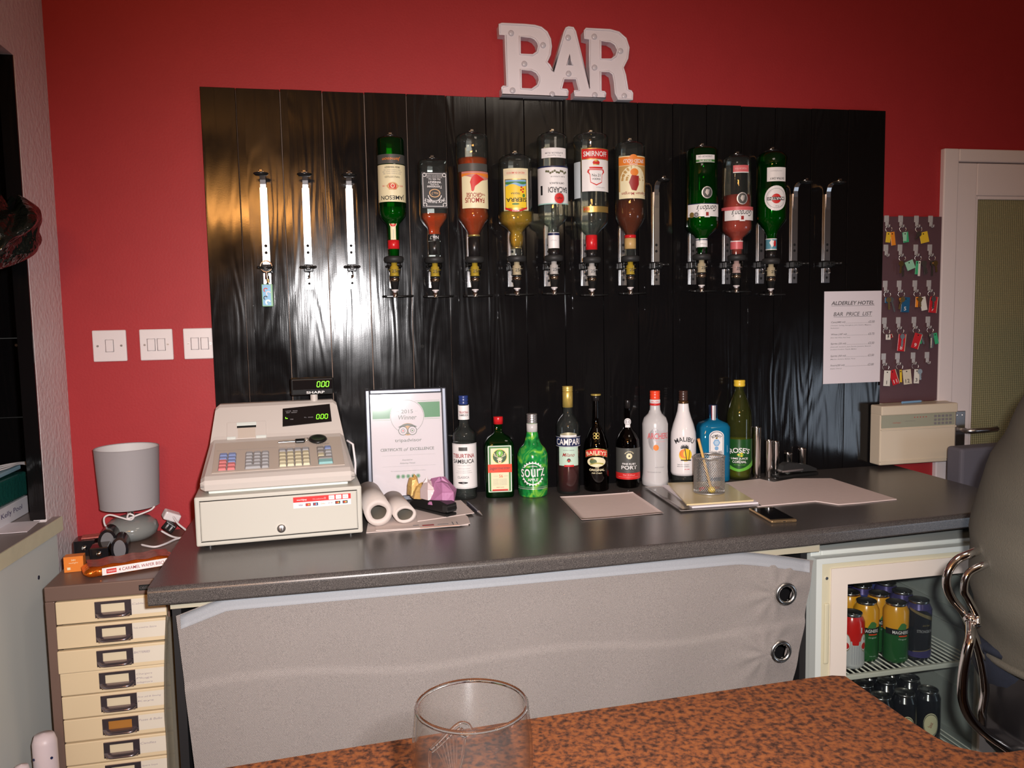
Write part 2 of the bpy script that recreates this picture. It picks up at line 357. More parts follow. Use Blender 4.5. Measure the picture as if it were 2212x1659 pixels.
# door with obscured glass
def door():
    fr = MB(); fr.box(2.019, 2.076, -.018, .09, 0, 1.987, PAINTW, .004); fr.box(2.87, 2.95, -.018, .09, 0, 1.987, PAINTW, .004)
    fr.box(2.076, 2.87, -.018, .09, 1.945, 1.987, PAINTW, .004)
    t = struct('door_1', fr)
    lf = MB(); y0, y1 = -.004, .036
    lf.box(2.078, 2.160, y0, y1, .01, 1.943, PAINTW, .003); lf.box(2.786, 2.868, y0, y1, .01, 1.943, PAINTW, .003)
    lf.box(2.160, 2.786, y0, y1, 1.835, 1.943, PAINTW, .003); lf.box(2.160, 2.786, y0, y1, .01, .28, PAINTW, .003)
    lf.box(2.160, 2.172, .002, .02, .28, 1.835, PAINTW, .002); lf.box(2.774, 2.786, .002, .02, .28, 1.835, PAINTW, .002); lf.box(2.172, 2.774, .002, .02, 1.823, 1.835, PAINTW, .002)
    lf.build('door_leaf', t)
    g = bpy.data.materials.new('obscured_glass'); g.use_nodes = True; nt = g.node_tree; b = nt.nodes['Principled BSDF']
    b.inputs['Base Color'].default_value = (.40, .37, .20, 1); b.inputs['Roughness'].default_value = .45; b.inputs['Transmission Weight'].default_value = .25
    tc = nt.nodes.new('ShaderNodeTexCoord'); hs = []
    for ax in ('X', 'Z'):
        wv = nt.nodes.new('ShaderNodeTexWave'); wv.bands_direction = ax; wv.inputs['Scale'].default_value = 40; nt.links.new(tc.outputs['Object'], wv.inputs['Vector']); hs.append(wv)
    ad = nt.nodes.new('ShaderNodeMath'); nt.links.new(hs[0].outputs['Fac'], ad.inputs[0]); nt.links.new(hs[1].outputs['Fac'], ad.inputs[1])
    bp = nt.nodes.new('ShaderNodeBump'); bp.inputs['Strength'].default_value = .7; bp.inputs['Distance'].default_value = .002
    nt.links.new(ad.outputs[0], bp.inputs['Height']); nt.links.new(bp.outputs['Normal'], b.inputs['Normal'])
    gm = MB(); gm.box(2.170, 2.776, .012, .017, .28, 1.826, g); tag(gm.build('glass_pane', t), 'obscured yellowish glass')
    hn = MB(); ST = mat('satin_steel', (.72, .70, .70), .28, 1.)
    hn.box(2.098, 2.138, -.010, -.004, .95, 1.10, ST, .002)
    for zz in (.965, 1.085):
        for xx in (2.108, 2.128): hn.cyl((xx, -.010, zz), (xx, -.012, zz), .004, ST, 10)
    hn.tube([(2.115, -.004, 1.035), (2.115, -.045, 1.035), (2.122, -.055, 1.036), (2.14, -.058, 1.037), (2.18, -.058, 1.037), (2.225, -.056, 1.039)], .0095, ST, 12)
    hn.build('door_handle', t)
    return t
door()
# ================================================================== common finishes
WHITEP = mat('white_plastic', (.78, .72, .72), .3)
BLACKP = mat('black_plastic', (.012, .012, .012), .3)
BLACKM = mat('black_matt', (.02, .02, .02), .55)
ALU = mat('brushed_aluminium', (.62, .61, .62), .27, 1., bump=(300, .05, .001))
CHROME = mat('chrome', (.85, .84, .84), .09, 1.)
STEEL = mat('satin_steel', (.72, .70, .70), .28, 1.)
BRASS = mat('brass', (.62, .40, .15), .3, 1.)
GOLD = mat('gold_foil', (.75, .52, .16), .3, .8)
INK = mat('black_ink', (.015, .014, .016), .5)
INKG = mat('grey_ink', (.22, .21, .22), .6)
PAPER = mat('white_paper', (.80, .74, .78), .6)
CREAMP = mat('cream_paper', (.78, .66, .42), .6)
RINK = mat('red_ink', (.55, .012, .014), .45)
LW = mat('label_white', (.80, .77, .76), .4)
LCREAM = mat('label_cream', (.78, .70, .45), .4)
HOLE = mat('dark_hole', (.004, .004, .004), .8)
# ------------------------------------------------------------------ boarded panel
SEAMS = [-.326, -.233, -.115, -.001, .115, .234, .347, .464, .579, .699, .821, .935, 1.049, 1.161, 1.279, 1.396, 1.523, 1.655, 1.791]
mb = MB(); mb.box(-.325, 1.790, -.008, -.001, .89, 2.096, PALE)
for a, b in zip(SEAMS, SEAMS[1:]):
    mb.box(a + .0009, b - .0009, -.022, -.0085, .89, 2.099 + random.uniform(-.0015, .001), PLANK, .0009, 1)
mb.cyl((.26, -.0222, 1.376), (.26, -.0215, 1.376), .005, HOLE, 12)
tag(mb.build('plank_panel'), 'large black gloss painted plank panel fixed on the red wall behind the bottles', 'wall panel')
# ------------------------------------------------------------------ BAR sign
def bar_sign():
    def Q(cx, cy):
        base = 1045 + (cx - 275) * .029; h = 885 - 35 * (cx - 262) / 1060
        return ((cx - 275) / 1650 * .401, (base - cy) / h * .2)
    out = [(275, 1045), (275, 950), (290, 935), (338, 935), (330, 300), (262, 292), (258, 165), (290, 158), (560, 172), (690, 185), (770, 208), (840, 265), (880, 350), (890, 440), (875, 540), (832, 632), (868, 670), (912, 750), (1060, 260), (1080, 218), (1110, 206), (1170, 215), (1195, 260), (1370, 955), (1378, 360), (1315, 345), (1312, 250), (1330, 227), (1640, 245), (1750, 275), (1840, 350), (1878, 460), (1860, 590), (1800, 700), (1830, 790), (1860, 970), (1905, 985), (1922, 1010), (1922, 1093), (1735, 1088), (1700, 1010), (1690, 880), (1670, 780), (1620, 745), (1512, 750), (1512, 985), (1560, 995), (1572, 1015), (1572, 1082), (1172, 1071), (1175, 985), (1235, 980), (1200, 835), (1045, 835), (1010, 960), (1080, 970), (1092, 990), (1092, 1069)]
    holes = [[(505, 315), (640, 325), (690, 350), (725, 395), (735, 440), (715, 510), (660, 545), (505, 535)], [(510, 725), (640, 730), (700, 760), (733, 810), (738, 860), (715, 920), (640, 970), (510, 960)],
             [(1120, 545), (1155, 670), (1088, 670)], [(1515, 375), (1640, 385), (1700, 420), (1735, 490), (1710, 560), (1650, 600), (1515, 595)]]
    PL = mat('white_sign_plastic', (.76, .70, .74), .28)
    t = thing('bar_sign', 'white plastic light-up BAR letters standing on top of the black plank panel', 'sign', (.510, -.046, 2.0995))
    mb = MB(); mb.prism([Q(*p) for p in out], .004, .042, PL, 'y', [[Q(*p) for p in h] for h in holes])
    # a thin raised rim with the face set a little back
    mb.build('letters', t)
    rim = MB()
    for lp in [out] + holes: rim.tube([(Q(*p)[0], .003, Q(*p)[1] + (.0015 if lp is out and p[1] > 1030 else 0)) for p in lp], .0032, PL, 6, True)
    rim.build('raised_rim', t)
    BU = mat('led_bulb', (.62, .58, .62), .2)
    for (a, b) in [(400, 275), (790, 425), (555, 655), (405, 985), (895, 1030), (1105, 335), (1105, 775), (1435, 325), (1435, 700), (1770, 500), (1435, 1035), (1815, 1045)]:
        q = Q(a, b); m2 = MB(); m2.T = Matrix.Translation((q[0], .004, q[1])) @ Matrix.Rotation(pi / 2, 4, 'X')
        m2.lathe([(.0085, 0), (.0085, .002), (.006, .0045), (.0, .005)], BU, 14); m2.build('bulb', t)
bar_sign()
# ------------------------------------------------------------------ light switches
def light_switch(x, label, gangs, wd=.086):
    t = thing('light_switch', label, 'light switch', (x, 0, 1.4005), 0, 'white light switches on the red wall')
    mb = MB(); mb.box(-.043, -.043 + wd, -.010, -.0002, -.043, .043, WHITEP, .003); mb.build('plate', t)
    cs = [0] if gangs == 1 else [-.013, .013]
    for c in cs:
        g = MB(); g.box(c - .0095, c + .0095, -.0125, -.009, -.016, .016, WHITEP, .0016)
        g.tube([(c - .0102, -.0101, -.0167), (c + .0102, -.0101, -.0167), (c + .0102, -.0101, .0167), (c - .0102, -.0101, .0167)], .0007, INKG, 4, True)
        g.build('rocker', t)
    for sx in (-1, 1):
        if sx > 0 and wd < .08: sx = (wd - .043 - .006) / .03
        g = MB(); g.cyl((sx * .0300, -.0098, 0), (sx * .0300, -.0108, 0), .0033, STEEL, 12); g.box(sx * .03 - .0026, sx * .03 + .0026, -.0112, -.0106, -.0004, .0004, HOLE); g.build('screw', t)
light_switch(-.595, 'single-rocker white light switch, leftmost of the three on the red wall', 1)
light_switch(-.475, 'white double light switch in the middle of the row on the red wall', 2)
light_switch(-.361, 'white double light switch butting against the black plank panel', 2, .0345 + .043)

# ------------------------------------------------------------------ optic brackets
RX = [-.170, -.056, .064, .180, .295, .410, .534, .646, .762, .883, .991, 1.113, 1.229, 1.346, 1.463, 1.580]
YB = -.09
TOPZ = {3: 1.974, 4: 1.914, 5: 1.989, 6: 1.932, 7: 1.996, 8: 1.996, 9: 1.976, 11: 1.966, 12: 1.944, 13: 1.960}
def bracket(i, x, label):
    z_arm = TOPZ.get(i, 1.868)
    t = thing('optic_bracket', label, 'bottle bracket', (x, -.0225, 0), 0, 'aluminium optic brackets on the plank panel')
    mb = MB(); zt = z_arm - .018
    mb.box(-.0108, .0108, -.007, 0, 1.617, zt - .02, ALU, .0008)
    for z in (1.650, 1.669): mb.cyl((0, -.0071, z), (0, -.0060, z), .0042, HOLE, 14)
    mb.build('rail', t)
    mb = MB(); mb.box(-.0108, .0108, -.007, 0, 1.546, 1.594, ALU, .0008)
    for z in (1.563, 1.583): mb.cyl((0, -.0071, z), (0, -.0060, z), .0040, HOLE, 14)
    mb.build('foot_plate', t)
    # sprung arm curling forward over the bottle base
    pts = [(0, -.0055, zt - .075), (0, -.0075, zt - .03), (0, -.0095, zt - .012), (0, -.014, zt), (0, -.024, zt + .008), (0, -.040, zt + .011), (0, YB + .0225, zt + .0125)]
    mb = MB(); 
    for a, b in zip(pts, pts[1:]):
        a, b = Vector(a), Vector(b); nn = Vector((0, (b - a).z, -(b - a).y)).normalized() * .0012
        vs = [a + nn, b + nn, b - nn, a - nn]; vs = [Vector((-.0075, v.y, v.z)) for v in vs] + [Vector((.0075, v.y, v.z)) for v in vs]
        mb.add(vs, [(0, 1, 2, 3), (7, 6, 5, 4), (0, 4, 5, 1), (1, 5, 6, 2), (2, 6, 7, 3), (3, 7, 4, 0)], ALU)
    mb.build('spring_arm', t)
    mb = MB(); yy = YB + .0225
    mb.lathe([(.0, zt + .002), (.016, zt + .003), (.0205, zt + .0075), (.019, zt + .0095), (.010, zt + .0115), (.0, zt + .0115)], BLACKP, 24, (0, yy, 0)); p_ = mb.build('pad', t)
    mb = MB(); mb.box(-.0045, .0045, yy - .006, yy + .002, zt + .0125, zt + .0185, CHROME, .001); mb.build('clip', t)
    # black holder that grips the measure
    mb = MB(); mb.box(-.0125, .0125, -.020, 0, 1.596, 1.615, BLACKP, .002); 
    mb.box(-.006, .006, -.044, -.018, 1.600, 1.613, BLACKP, .002)
    mb.tube([(-.0195, -.058, 1.607), (-.017, -.048, 1.607), (-.006, -.042, 1.607), (.006, -.042, 1.607), (.017, -.048, 1.607), (.0195, -.058, 1.607)], .0038, BLACKP, 8)
    mb.build('holder', t)
    mb = MB(); mb.tube([(0, -.008, 1.596), (.002, -.018, 1.592), (.003, -.020, 1.578), (-.004, -.018, 1.577)], .0022, CHROME, 8); mb.build('hook', t)
    return t
nm = ['with a blue key fob hanging from it, leftmost of the row', 'without a bottle, second from the left end of the row', 'without a bottle, just left of the green whiskey bottle', 'holding the green whiskey bottle with the cream label', 'holding the square whiskey bottle with a black label', 'holding the amber whisky bottle with a red bird label', 'holding the squat tequila bottle with a yellow label', 'holding the clear rum bottle with a red round emblem', 'holding the big vodka bottle with a red banner', 'holding the brown spiced rum bottle', 'without a bottle, between spiced rum and green gin', 'holding the green gin bottle', 'holding the pink gin bottle', 'holding the green vermouth bottle with a round label', 'without a bottle, second from the right end of the row', 'without a bottle, rightmost, above the price list']
for i, x in enumerate(RX): bracket(i, x, ('aluminium bracket ' + nm[i]))

# ------------------------------------------------------------------ spirit measures (optics)
def optic(i, ccol, zc, label):
    """black collar, clear measuring chamber with a coloured core, nozzle and lever bars; zc = top of the collar"""
    t = thing('spirit_measure', label, 'spirit measure', (RX[i], YB, zc - .115), 0, '25 ml spirit measures under the bottles')
    k = 1 / 780.
    mb = MB(); mb.lathe([(17 * k, .1155), (21 * k, .113), (21.5 * k, .106), (20 * k, .099), (15 * k, .097)], BLACKM, 28); mb.build('collar', t)
    g = glassy('clear_acrylic', (.86, .86, .86), (.45, .45, .45)); cm = mat('measure_core_' + ccol, {'yellow': (.55, .38, .035), 'cream': (.62, .52, .33), 'white': (.66, .62, .58), 'pink': (.62, .42, .38)}[ccol], .35)
    mb = MB(); mb.lathe([(16 * k, .097), (15.5 * k, .085), (11.5 * k, .060), (11 * k, .058)], g, 24, caps=(False, False)); mb.build('chamber', t)
    mb = MB(); mb.lathe([(6.5 * k, .097), (6.5 * k, .089), (9.5 * k, .086), (9.5 * k, .064), (11 * k, .060)], cm, 20)
    mb.lathe([(13 * k, .0785), (14 * k, .0775), (13 * k, .0765)], cm, 20)
    A = Art(mb, 1., r=14.2 * k, ang=0.25); A.text('25ml', 0, .0735, .0085, INK, 1, w=.026); A.rect(-.012, -.0075, .0712, .0716, INK, 1)
    mb.build('measuring_core', t)
    mb = MB(); mb.lathe([(11 * k, .060), (10.5 * k, .055), (7.2 * k, .022)], BLACKP, 20)
    mb.lathe([(6.2 * k, .054), (11.2 * k, .0535), (10.4 * k, .045), (6 * k, .0445)], mat('measure_glint', (.55, .42, .3), .18, 1.), 20); mb.build('nozzle_body', t)
    mb = MB(); mb.lathe([(7.6 * k, .022), (7.8 * k, .0205), (7.6 * k, .019)], WHITEP, 16); mb.lathe([(5.6 * k, .019), (5.8 * k, .004), (7 * k, 0)], CHROME, 16); mb.build('nozzle', t)
    mb = MB(); mb.tube([(-.034, .004, .004), (-.016, -.001, .003), (.016, -.001, .003), (.052, .004, .004)], .0028, BLACKP, 8); mb.box(-.024, .006, -.004, .012, .0008, .006, BLACKP, .001)
    mb.tube([(.006, .010, .004), (.010, .040, .008), (.010, .062, .012)], .0025, BLACKP, 8); mb.build('lever', t)
    return t
OC = {3: ('yellow', 1.634), 4: ('yellow', 1.632), 5: ('yellow', 1.632), 6: ('cream', 1.634), 7: ('white', 1.635), 8: ('white', 1.629), 9: ('yellow', 1.632), 11: ('cream', 1.636), 12: ('pink', 1.633), 13: ('cream', 1.622)}
om = {3: 'green whiskey bottle', 4: 'square black-label whiskey bottle', 5: 'amber whisky bottle with the bird label', 6: 'yellow-label tequila bottle', 7: 'clear white rum bottle', 8: 'big vodka bottle with the red banner', 9: 'spiced rum bottle', 11: 'green gin bottle', 12: 'pink gin bottle', 13: 'green vermouth bottle'}
for i, (c, z) in OC.items(): optic(i, c, z, '25 ml spirit measure with %s core under the %s' % (c, om[i]))
# key fob hanging on the leftmost bracket
t = thing('key_fob', 'blue patterned key fob on a split ring hanging from the leftmost bracket', 'key ring', (-.170, -.052, 1.50))
mb = MB(); mb.T = Matrix.Translation((.0, .0, .111)); mb.tube([(.0155 * cos(a * pi / 12), 0, .0155 * sin(a * pi / 12)) for a in range(24)], .0014, mat('copper_ring', (.6, .35, .2), .25, 1.), 8, True); mb.build('split_ring', t)
mb = MB(); mb.cyl((0, 0, .095), (.001, -.002, .075), .0035, CHROME, 10, .0055); mb.cyl((.003, 0, .085), (.004, -.001, .066), .004, BRASS, 10); mb.build('bells', t)
FB = mat('blue_enamel', (.08, .36, .62), .3, noise=.35, nscale=120); FG = mat('fob_edge', (.25, .5, .3), .4)
mb = MB(); mb.box(-.015, .015, -.004, .004, 0, .062, FG, .002); A = Art(mb, 1, d=.004); A.rect(-.0125, .0095, .003, .060, FB, 1)
for q, (a, b, c) in enumerate(((-.004, .046, .006), (.003, .036, .007), (-.005, .024, .006), (.001, .012, .007))): A.ring(a, b, c * .55, c, (RINK, PAPER, INK, GOLD)[q], 2, 14, 20, 250)
mb.build('fob', t)
# ================================================================== bottles
G_GREEN = glassy('green_glass', (.06, .50, .09), (.01, .16, .02), diff=.07, dcol=(.0, .16, .015))  # diffuse green paints in the glow of flash bouncing back through the glass
G_DGREEN = glassy('dark_green_glass', (.02, .22, .04), (.004, .08, .01), diff=.10, dcol=(.0, .09, .01))
G_CLEAR = glassy('clear_glass', (.90, .93, .91), (.55, .60, .57), diff=.022, dcol=(.55, .6, .57))
G_DARK = glassy('black_brown_glass', (.03, .015, .01), (.01, .005, .004), diff=.05, dcol=(.02, .01, .01))
G_BLUE = glassy('blue_glass', (.02, .32, .62), (.0, .12, .35), diff=.55, dcol=(.01, .24, .46))
G_FROST = mat('frosted_white_glass', (.62, .60, .60), .22, trans=.15)
G_OPAL = mat('opal_white_bottle', (.80, .76, .76), .12, coat=.5)
def liq(name, col, dcol, d=.45): return glassy(name, col, [c * .5 for c in col], .1, d, dcol, 1.33)  # diffuse colour stands in for flash glowing through the liquid, dimmer at the edges
L_AMBER = liq('amber_spirit', (.85, .20, .012), (1., .16, .004), .22); L_DARKR = liq('dark_rum', (.50, .12, .02), (.42, .07, .006), .22)
L_YEL = liq('golden_tequila', (.90, .62, .06), (.85, .55, .03), .26); L_PINK = liq('pink_gin', (.9, .25, .16), (.90, .14, .09), .34)
L_GRN = liq('spirit_in_green', (.03, .55, .05), (.0, .42, .015), .34); L_CLEAR = liq('clear_spirit', (.85, .9, .88), (.3, .33, .32), .05)
L_RED = liq('red_aperitif', (.35, .01, .015), (.13, .004, .006), .4); L_LIME = liq('lime_cordial', (.35, .40, .03), (.30, .34, .01), .45)
DK = mat('dark_cap', (.012, .010, .010), .3); REDC = mat('red_cap', (.55, .012, .016), .3); REDO = mat('orange_red_cap', (.80, .06, .02), .3)
BLUEC = mat('blue_cap', (.02, .04, .18), .3); GOLDC = mat('gold_cap', (.66, .48, .12), .32, .55); SILC = mat('silver_cap', (.60, .58, .58), .3, .85)
YELC = mat('yellow_cap', (.75, .50, .04), .35); BRN = mat('brown_cap', (.05, .022, .016), .3)
NAVY = mat('navy_print', (.012, .018, .07), .4); GRNP = mat('green_print', (.06, .20, .05), .45); ORNG = mat('orange_print', (.75, .22, .03), .4)
YELP = mat('yellow_print', (.80, .55, .03), .4); SKYB = mat('sky_print', (.22, .42, .66), .4); PINKP = mat('pink_print', (.62, .12, .13), .4)
BLKL = mat('black_label', (.014, .014, .016), .35); GREYL = mat('grey_label', (.07, .07, .065), .4); SILV = mat('silver_print', (.55, .53, .54), .3, .5)
MINT = mat('mint_label', (.50, .66, .54), .4); SKIN_ = mat('tan_print', (.62, .36, .16), .4); LPINK = mat('pale_pink_print', (.72, .36, .36), .4)
REDP = mat('red_print', (.60, .022, .02), .4); DRED = mat('dark_red_print', (.30, .02, .02), .4)

def cliprof(prof, v0, v1, s=.93):
    """the part of a profile between heights v0 and v1, shrunk to the inside of the glass"""
    P_ = []
    def at(v):
        for (r0, a), (r1, b) in zip(prof, prof[1:]):
            if a <= v <= b: return r0 + (r1 - r0) * (v - a) / max(1e-6, b - a)
        return prof[-1][0]
    P_.append((at(v0) * s, v0)); P_ += [(r * s, v) for r, v in prof if v0 < v < v1]; P_.append((at(v1) * s, v1)); return P_

def bottle(name, label, cat, loc, k, prof, glass, inv=False, liquid=None, lv=None, p=2., sy=1., group=None, bands=(), art=None, rz=0., artr=None, artd=None, neck_art=None, caps=(), art2=None):
    """prof, bands and art are in photograph pixels (k to the metre) measured up from the bottle's own base"""
    o = thing(name, label, cat, loc, 0, group, rot=(0, pi, 0) if inv else (0, 0, rz))
    mb = MB(); pr = [(r / k, v / k) for r, v in prof]
    r0 = pr[0][0]
    b0 = pr[0][1]; mb.lathe([(0, b0 + .0015), (r0 * .8, b0 + .001), (r0 * .95, b0)] + pr[0:], glass, 40, p=p, sy=sy, caps=(False, False))
    # thick foot of the bottle: a second inner floor
    if glass in (G_CLEAR, G_GREEN, G_DGREEN): mb.lathe([(r0 * .85, .006), (r0 * .5, .010), (0, .013)], glass, 40, p=p, sy=sy, caps=(False, False))
    mb.build('glass', o)
    if liquid:
        l = MB(); l.lathe(cliprof(pr, max(lv[0] / k, .008), lv[1] / k), liquid, 32, p=p, sy=sy); l.build('liquid', o)
    for (nm_, r, v0, v1, mt) in bands:
        q = MB(); rr = r / k; q.lathe([(rr * .9, v0 / k), (rr, v0 / k + .0006), (rr, v1 / k - .0006), (rr * .9, v1 / k)], mt, 28); q.build(nm_, o)
    if caps:
        q = MB()
        for (r, v0, v1, mt, ribs) in caps:
            if ribs:
                n_ = ribs; pp = []
                for j in range(n_): a = v0 + (v1 - v0) * j / n_; b = v0 + (v1 - v0) * (j + 1) / n_; pp += [(r * .95, a + .1), (r, a + (b - a) * .3), (r, a + (b - a) * .8)]
                pp += [(r * .93, v1)]
            else: pp = [(r, v0), (r, v1 - 1), (r * .93, v1)]
            q.lathe([(a / k, b / k) for a, b in pp], mt, 28)
        q.build('cap', o)
    if art:
        mb = MB(); fa = math.atan2(loc[0], loc[1] + 2.46) if inv else 0.; A = Art(mb, k, r=(artr / k if artr else None), d=(artd / k if artd else 0), ang=fa); art(A); lb = mb.build('label', o)
    if art2:
        mb = MB(); A = Art(mb, k, r=artr / k, ang=fa); art2(A); mb.build('upper_label', o)
    if neck_art:
        mb = MB(); A = Art(mb, k, r=neck_art[0] / k, ang=math.atan2(loc[0], loc[1] + 2.46) if inv else 0.); neck_art[1](A); mb.build('neck_label', o)
    return o
SG = 'upside-down spirit bottles on the plank panel'
def inv(i, name, label, vcol, prof, glass, **kw):
    bz = TOPZ[i] - .016; k = vcol / (bz - (OC[i][1] - .004))
    prof = [q for q in prof if q[1] < vcol] + [(prof[-1][0], vcol)]
    return bottle(name, label, 'bottle', (RX[i], YB, bz), k, prof, glass, inv=True, group=SG, **kw)
# --- 3 green whiskey
def art(A):
    A.u0 = -2; A.rect(-42, 42, 60, 140, LCREAM, 1); A.rect(-42, 42, 38, 58, GREYL, 1); A.text('Jameson', 2, 48, 9, ORNG, 2, w=40, shear=.3)
    A.text('JAMESON', 0, 130, 12, INK, 2, w=56); A.rect(-8, 8, 100, 114, REDP, 2); A.ring(0, 106, 3, 4.5, LCREAM, 3); A.ring(0, 100, 12, 15, SKIN_, 2, 16, 20, 160); A.ring(0, 112, 11, 14, SKIN_, 2, 16, 200, 340)
    A.text('ESTD', -20, 106, 3, RINK, 2); A.text('1780', 20, 106, 3, RINK, 2); A.text('TRIPLE DISTILLED', 0, 87, 3.6, INK, 2, w=34)
    for v, w_ in ((80, 40), (76, 44), (72, 38)): A.text('IRISH WHISKEY SINCE 1780', 0, v, 2.2, INKG, 2, w=w_)
    A.text('IRISH WHISKEY', 0, 66, 4, INK, 2, w=34)
def nart(A): A.rect(-6, 6, 190, 221, LCREAM, 1); A.ell(0, 186, 8, 8, REDP, 2); A.ring(0, 186, 6.5, 8, LCREAM, 3); A.text('JJ&S', 0, 186, 4, LCREAM, 3); A.rect(-.4, .4, 198, 219, INKG, 2)
inv(3, 'whiskey_bottle', 'green whiskey bottle hanging upside down, large cream label and red neck band', 260, [(28, 0), (30, 4), (30, 160), (28, 170), (22, 178), (14, 186), (13, 195), (12, 240), (11.5, 260)], G_GREEN, liquid=L_GRN, lv=(150, 255), art=art, artr=30.2, neck_art=(13.4, nart), bands=(('neck_band', 12.8, 221, 241, REDC),))
# --- 4 square black label whiskey
def art(A):
    A.rect(-27, 27, 27, 102, BLKL, 1); A.d = 30.3 / A.k
    W = LW
    for (a, b, c, d) in ((-24, 30, 24, 31), (-24, 98, 24, 99), (-25, 34, -24, 94), (24, 34, 25, 94)): A.rect(a, c, b, d, W, 2)
    for (a, b) in ((-21, 33), (21, 33), (-21, 95), (21, 95)): A.ring(a, b, 3, 4.2, W, 2)
    A.text("JACK DANIEL'S", 0, 88, 8, W, 2, w=44, arc=60); A.ell(0, 71, 12, 9, SKIN_, 2); A.ell(0, 71, 10, 7.2, BLKL, 3); A.text('No.7', 0, 71, 5, SKIN_, 4); A.ring(0, 73, 13.5, 15, W, 2, 20, 10, 170)
    A.text('Tennessee', 0, 58, 5.6, W, 2, w=32, shear=.2); A.text('WHISKEY', 0, 48, 5, W, 2, w=28); A.text('70cl 40% Vol.', 0, 42, 3.2, W, 2, w=26); A.text('SOUR MASH', 0, 53, 2.4, W, 2)
    for v in (38.5, 36, 33.5): A.text('JACK DANIEL DISTILLERY LYNCHBURG', 0, v, 1.7, W, 2, w=34)
def nart(A): A.rect(-16, 16, 155, 169, BLKL, 1); A.text('No.7', 0, 162, 7, LW, 2)
inv(4, 'whiskey_bottle', 'square clear whiskey bottle with a black label hanging upside down, little amber left', 206, [(27, 0), (29.5, 3), (29.5, 112), (28, 122), (20, 134), (14, 141), (12.5, 150), (13, 170), (12, 206)], G_CLEAR, liquid=L_AMBER, lv=(112, 158), p=5., art=art, artd=29.6, neck_art=(14.2, nart), bands=(('neck_band', 13.2, 170, 198, DK),))
# --- 5 amber with red bird
def art(A):
    A.rect(-40, 40, 65, 81, GREYL, 1); A.rect(-42, 26, 82, 160, LCREAM, 1)
    A.band(lambda t: 82, lambda t: 96 + 5 * sin(t * 5), -42, 26, mat('dusk_print', (.55, .22, .18), .4), 2); A.band(lambda t: 86, lambda t: 91 + 3 * sin(t * 6 + 1), -42, 26, ORNG, 3)
    b = [(-8, 88), (-14, 92), (-26, 99), (-18, 103), (-12, 108), (-4, 114), (-3, 121), (0, 125), (4, 123), (4, 113), (6, 105), (3, 96), (-3, 90)]
    A.poly([(x * 1., v) for x, v in b], REDP, 4)
    A.text('THE', -24, 131, 4, DRED, 2); A.text('FAMOUS', -4, 143, 11, DRED, 2, w=44); A.text('GROUSE', -2, 132, 9, DRED, 2, w=34)
inv(5, 'whisky_bottle', 'upside-down whisky bottle of amber spirit with a red bird on its label', 265, [(30, 0), (34, 4), (35, 10), (35, 56), (33.5, 62), (33.5, 165), (35, 174), (33, 182), (27, 190), (17, 205), (12.5, 215), (12, 230), (11.5, 265)], G_CLEAR, liquid=L_AMBER, lv=(51, 214), art=art, artr=34.3, bands=(('gold_ring', 13.4, 214, 218, GOLD), ('neck_band', 12.9, 220, 262, DK)))
# --- 6 squat tequila
def art(A):
    A.rect(-31, 28, 31, 122, LCREAM, 1); A.rect(-28, 26, 34, 46, mat('label_top', (.72, .62, .44), .4), 2); A.text('HECHO EN MEXICO', -1, 41, 4, RINK, 3, w=40)
    A.rect(-26, 24, 54, 120, GOLD, 2); A.rect(-24, 22, 56, 116, YELP, 3); A.band(lambda t: 56, lambda t: 68 + 3 * sin(t * 7), -24, 22, SKYB, 4); A.band(lambda t: 60, lambda t: 64 + 2 * sin(t * 9), -24, 22, GRNP, 5)
    for (a, b) in ((-13, 72), (-17, 76), (-12, 78), (-16, 82)): A.ell(a, b, 2.2, 2.2, RINK, 5, 8, 1)
    A.ell(-18, 90, 3, 4, GRNP, 5); A.text('SIERRA', -2, 99, 9, INK, 4, w=46); A.text('TEQUILA', 0, 85, 4.5, NAVY, 4, w=20); A.ell(0, 108, 8, 2, GRNP, 4)
    A.band(lambda t: 114 - 0 + 7 * sin(pi * t), lambda t: 118 + 7 * sin(pi * t), -26, 24, RINK, 4); A.text('MEXICO', 0, 122.5, 3, LW, 5)
inv(6, 'tequila_bottle', 'squat tequila bottle with a bright yellow label hanging upside down', 221, [(29, 0), (35, 6), (36, 12), (36, 118), (38.5, 124), (38.5, 142), (36, 148), (26, 154), (18, 162), (14, 167), (15.5, 176), (15, 188), (12, 199), (11.5, 221)], G_CLEAR, liquid=L_YEL, lv=(122, 198), p=2.6, art=art, artr=39.2, bands=(('gold_ring', 12.6, 199, 202, GOLD),))
# --- 7 white rum
def art(A):
    A.rect(-34, 26, 33, 54, LW, 1); A.text('SUPERIOR RUM', -4, 44, 3.5, INKG, 2, w=40); A.text('Ron Superior', -4, 49, 4, INKG, 2, w=30, shear=.3)
    A.rect(-46, 46, 72, 150, LW, 1); A.rect(-46, 46, 150, 152.5, mat('aqua_print', (.35, .6, .55), .4), 1); A.rect(-46, 46, 71, 74, NAVY, 2)
    for q in range(11): A.ell(-32 + q * 4.6, 84 + 2.2 * sin(q * 1.8), 2.6, 2.6, mat('olive_print', (.12, .12, .06), .4), 2, 8, 1)
    A.text('BACARDI', -13, 122, 12, INK, 2, w=46); A.text('CARTA BLANCA', -10, 108, 4, INK, 2, w=34); A.text('RUM SUPERIOR', -12, 94, 2.6, INKG, 2, w=34); A.rect(24, 30, 112, 132, INK, 2)
    A.ell(-14, 140, 13, 13, SILV, 3); A.ell(-14, 140, 11, 11, REDP, 4); A.poly([(-22, 138), (-17, 143), (-14, 140), (-11, 143), (-6, 138), (-11, 139), (-14, 136), (-17, 139)], DRED, 5)
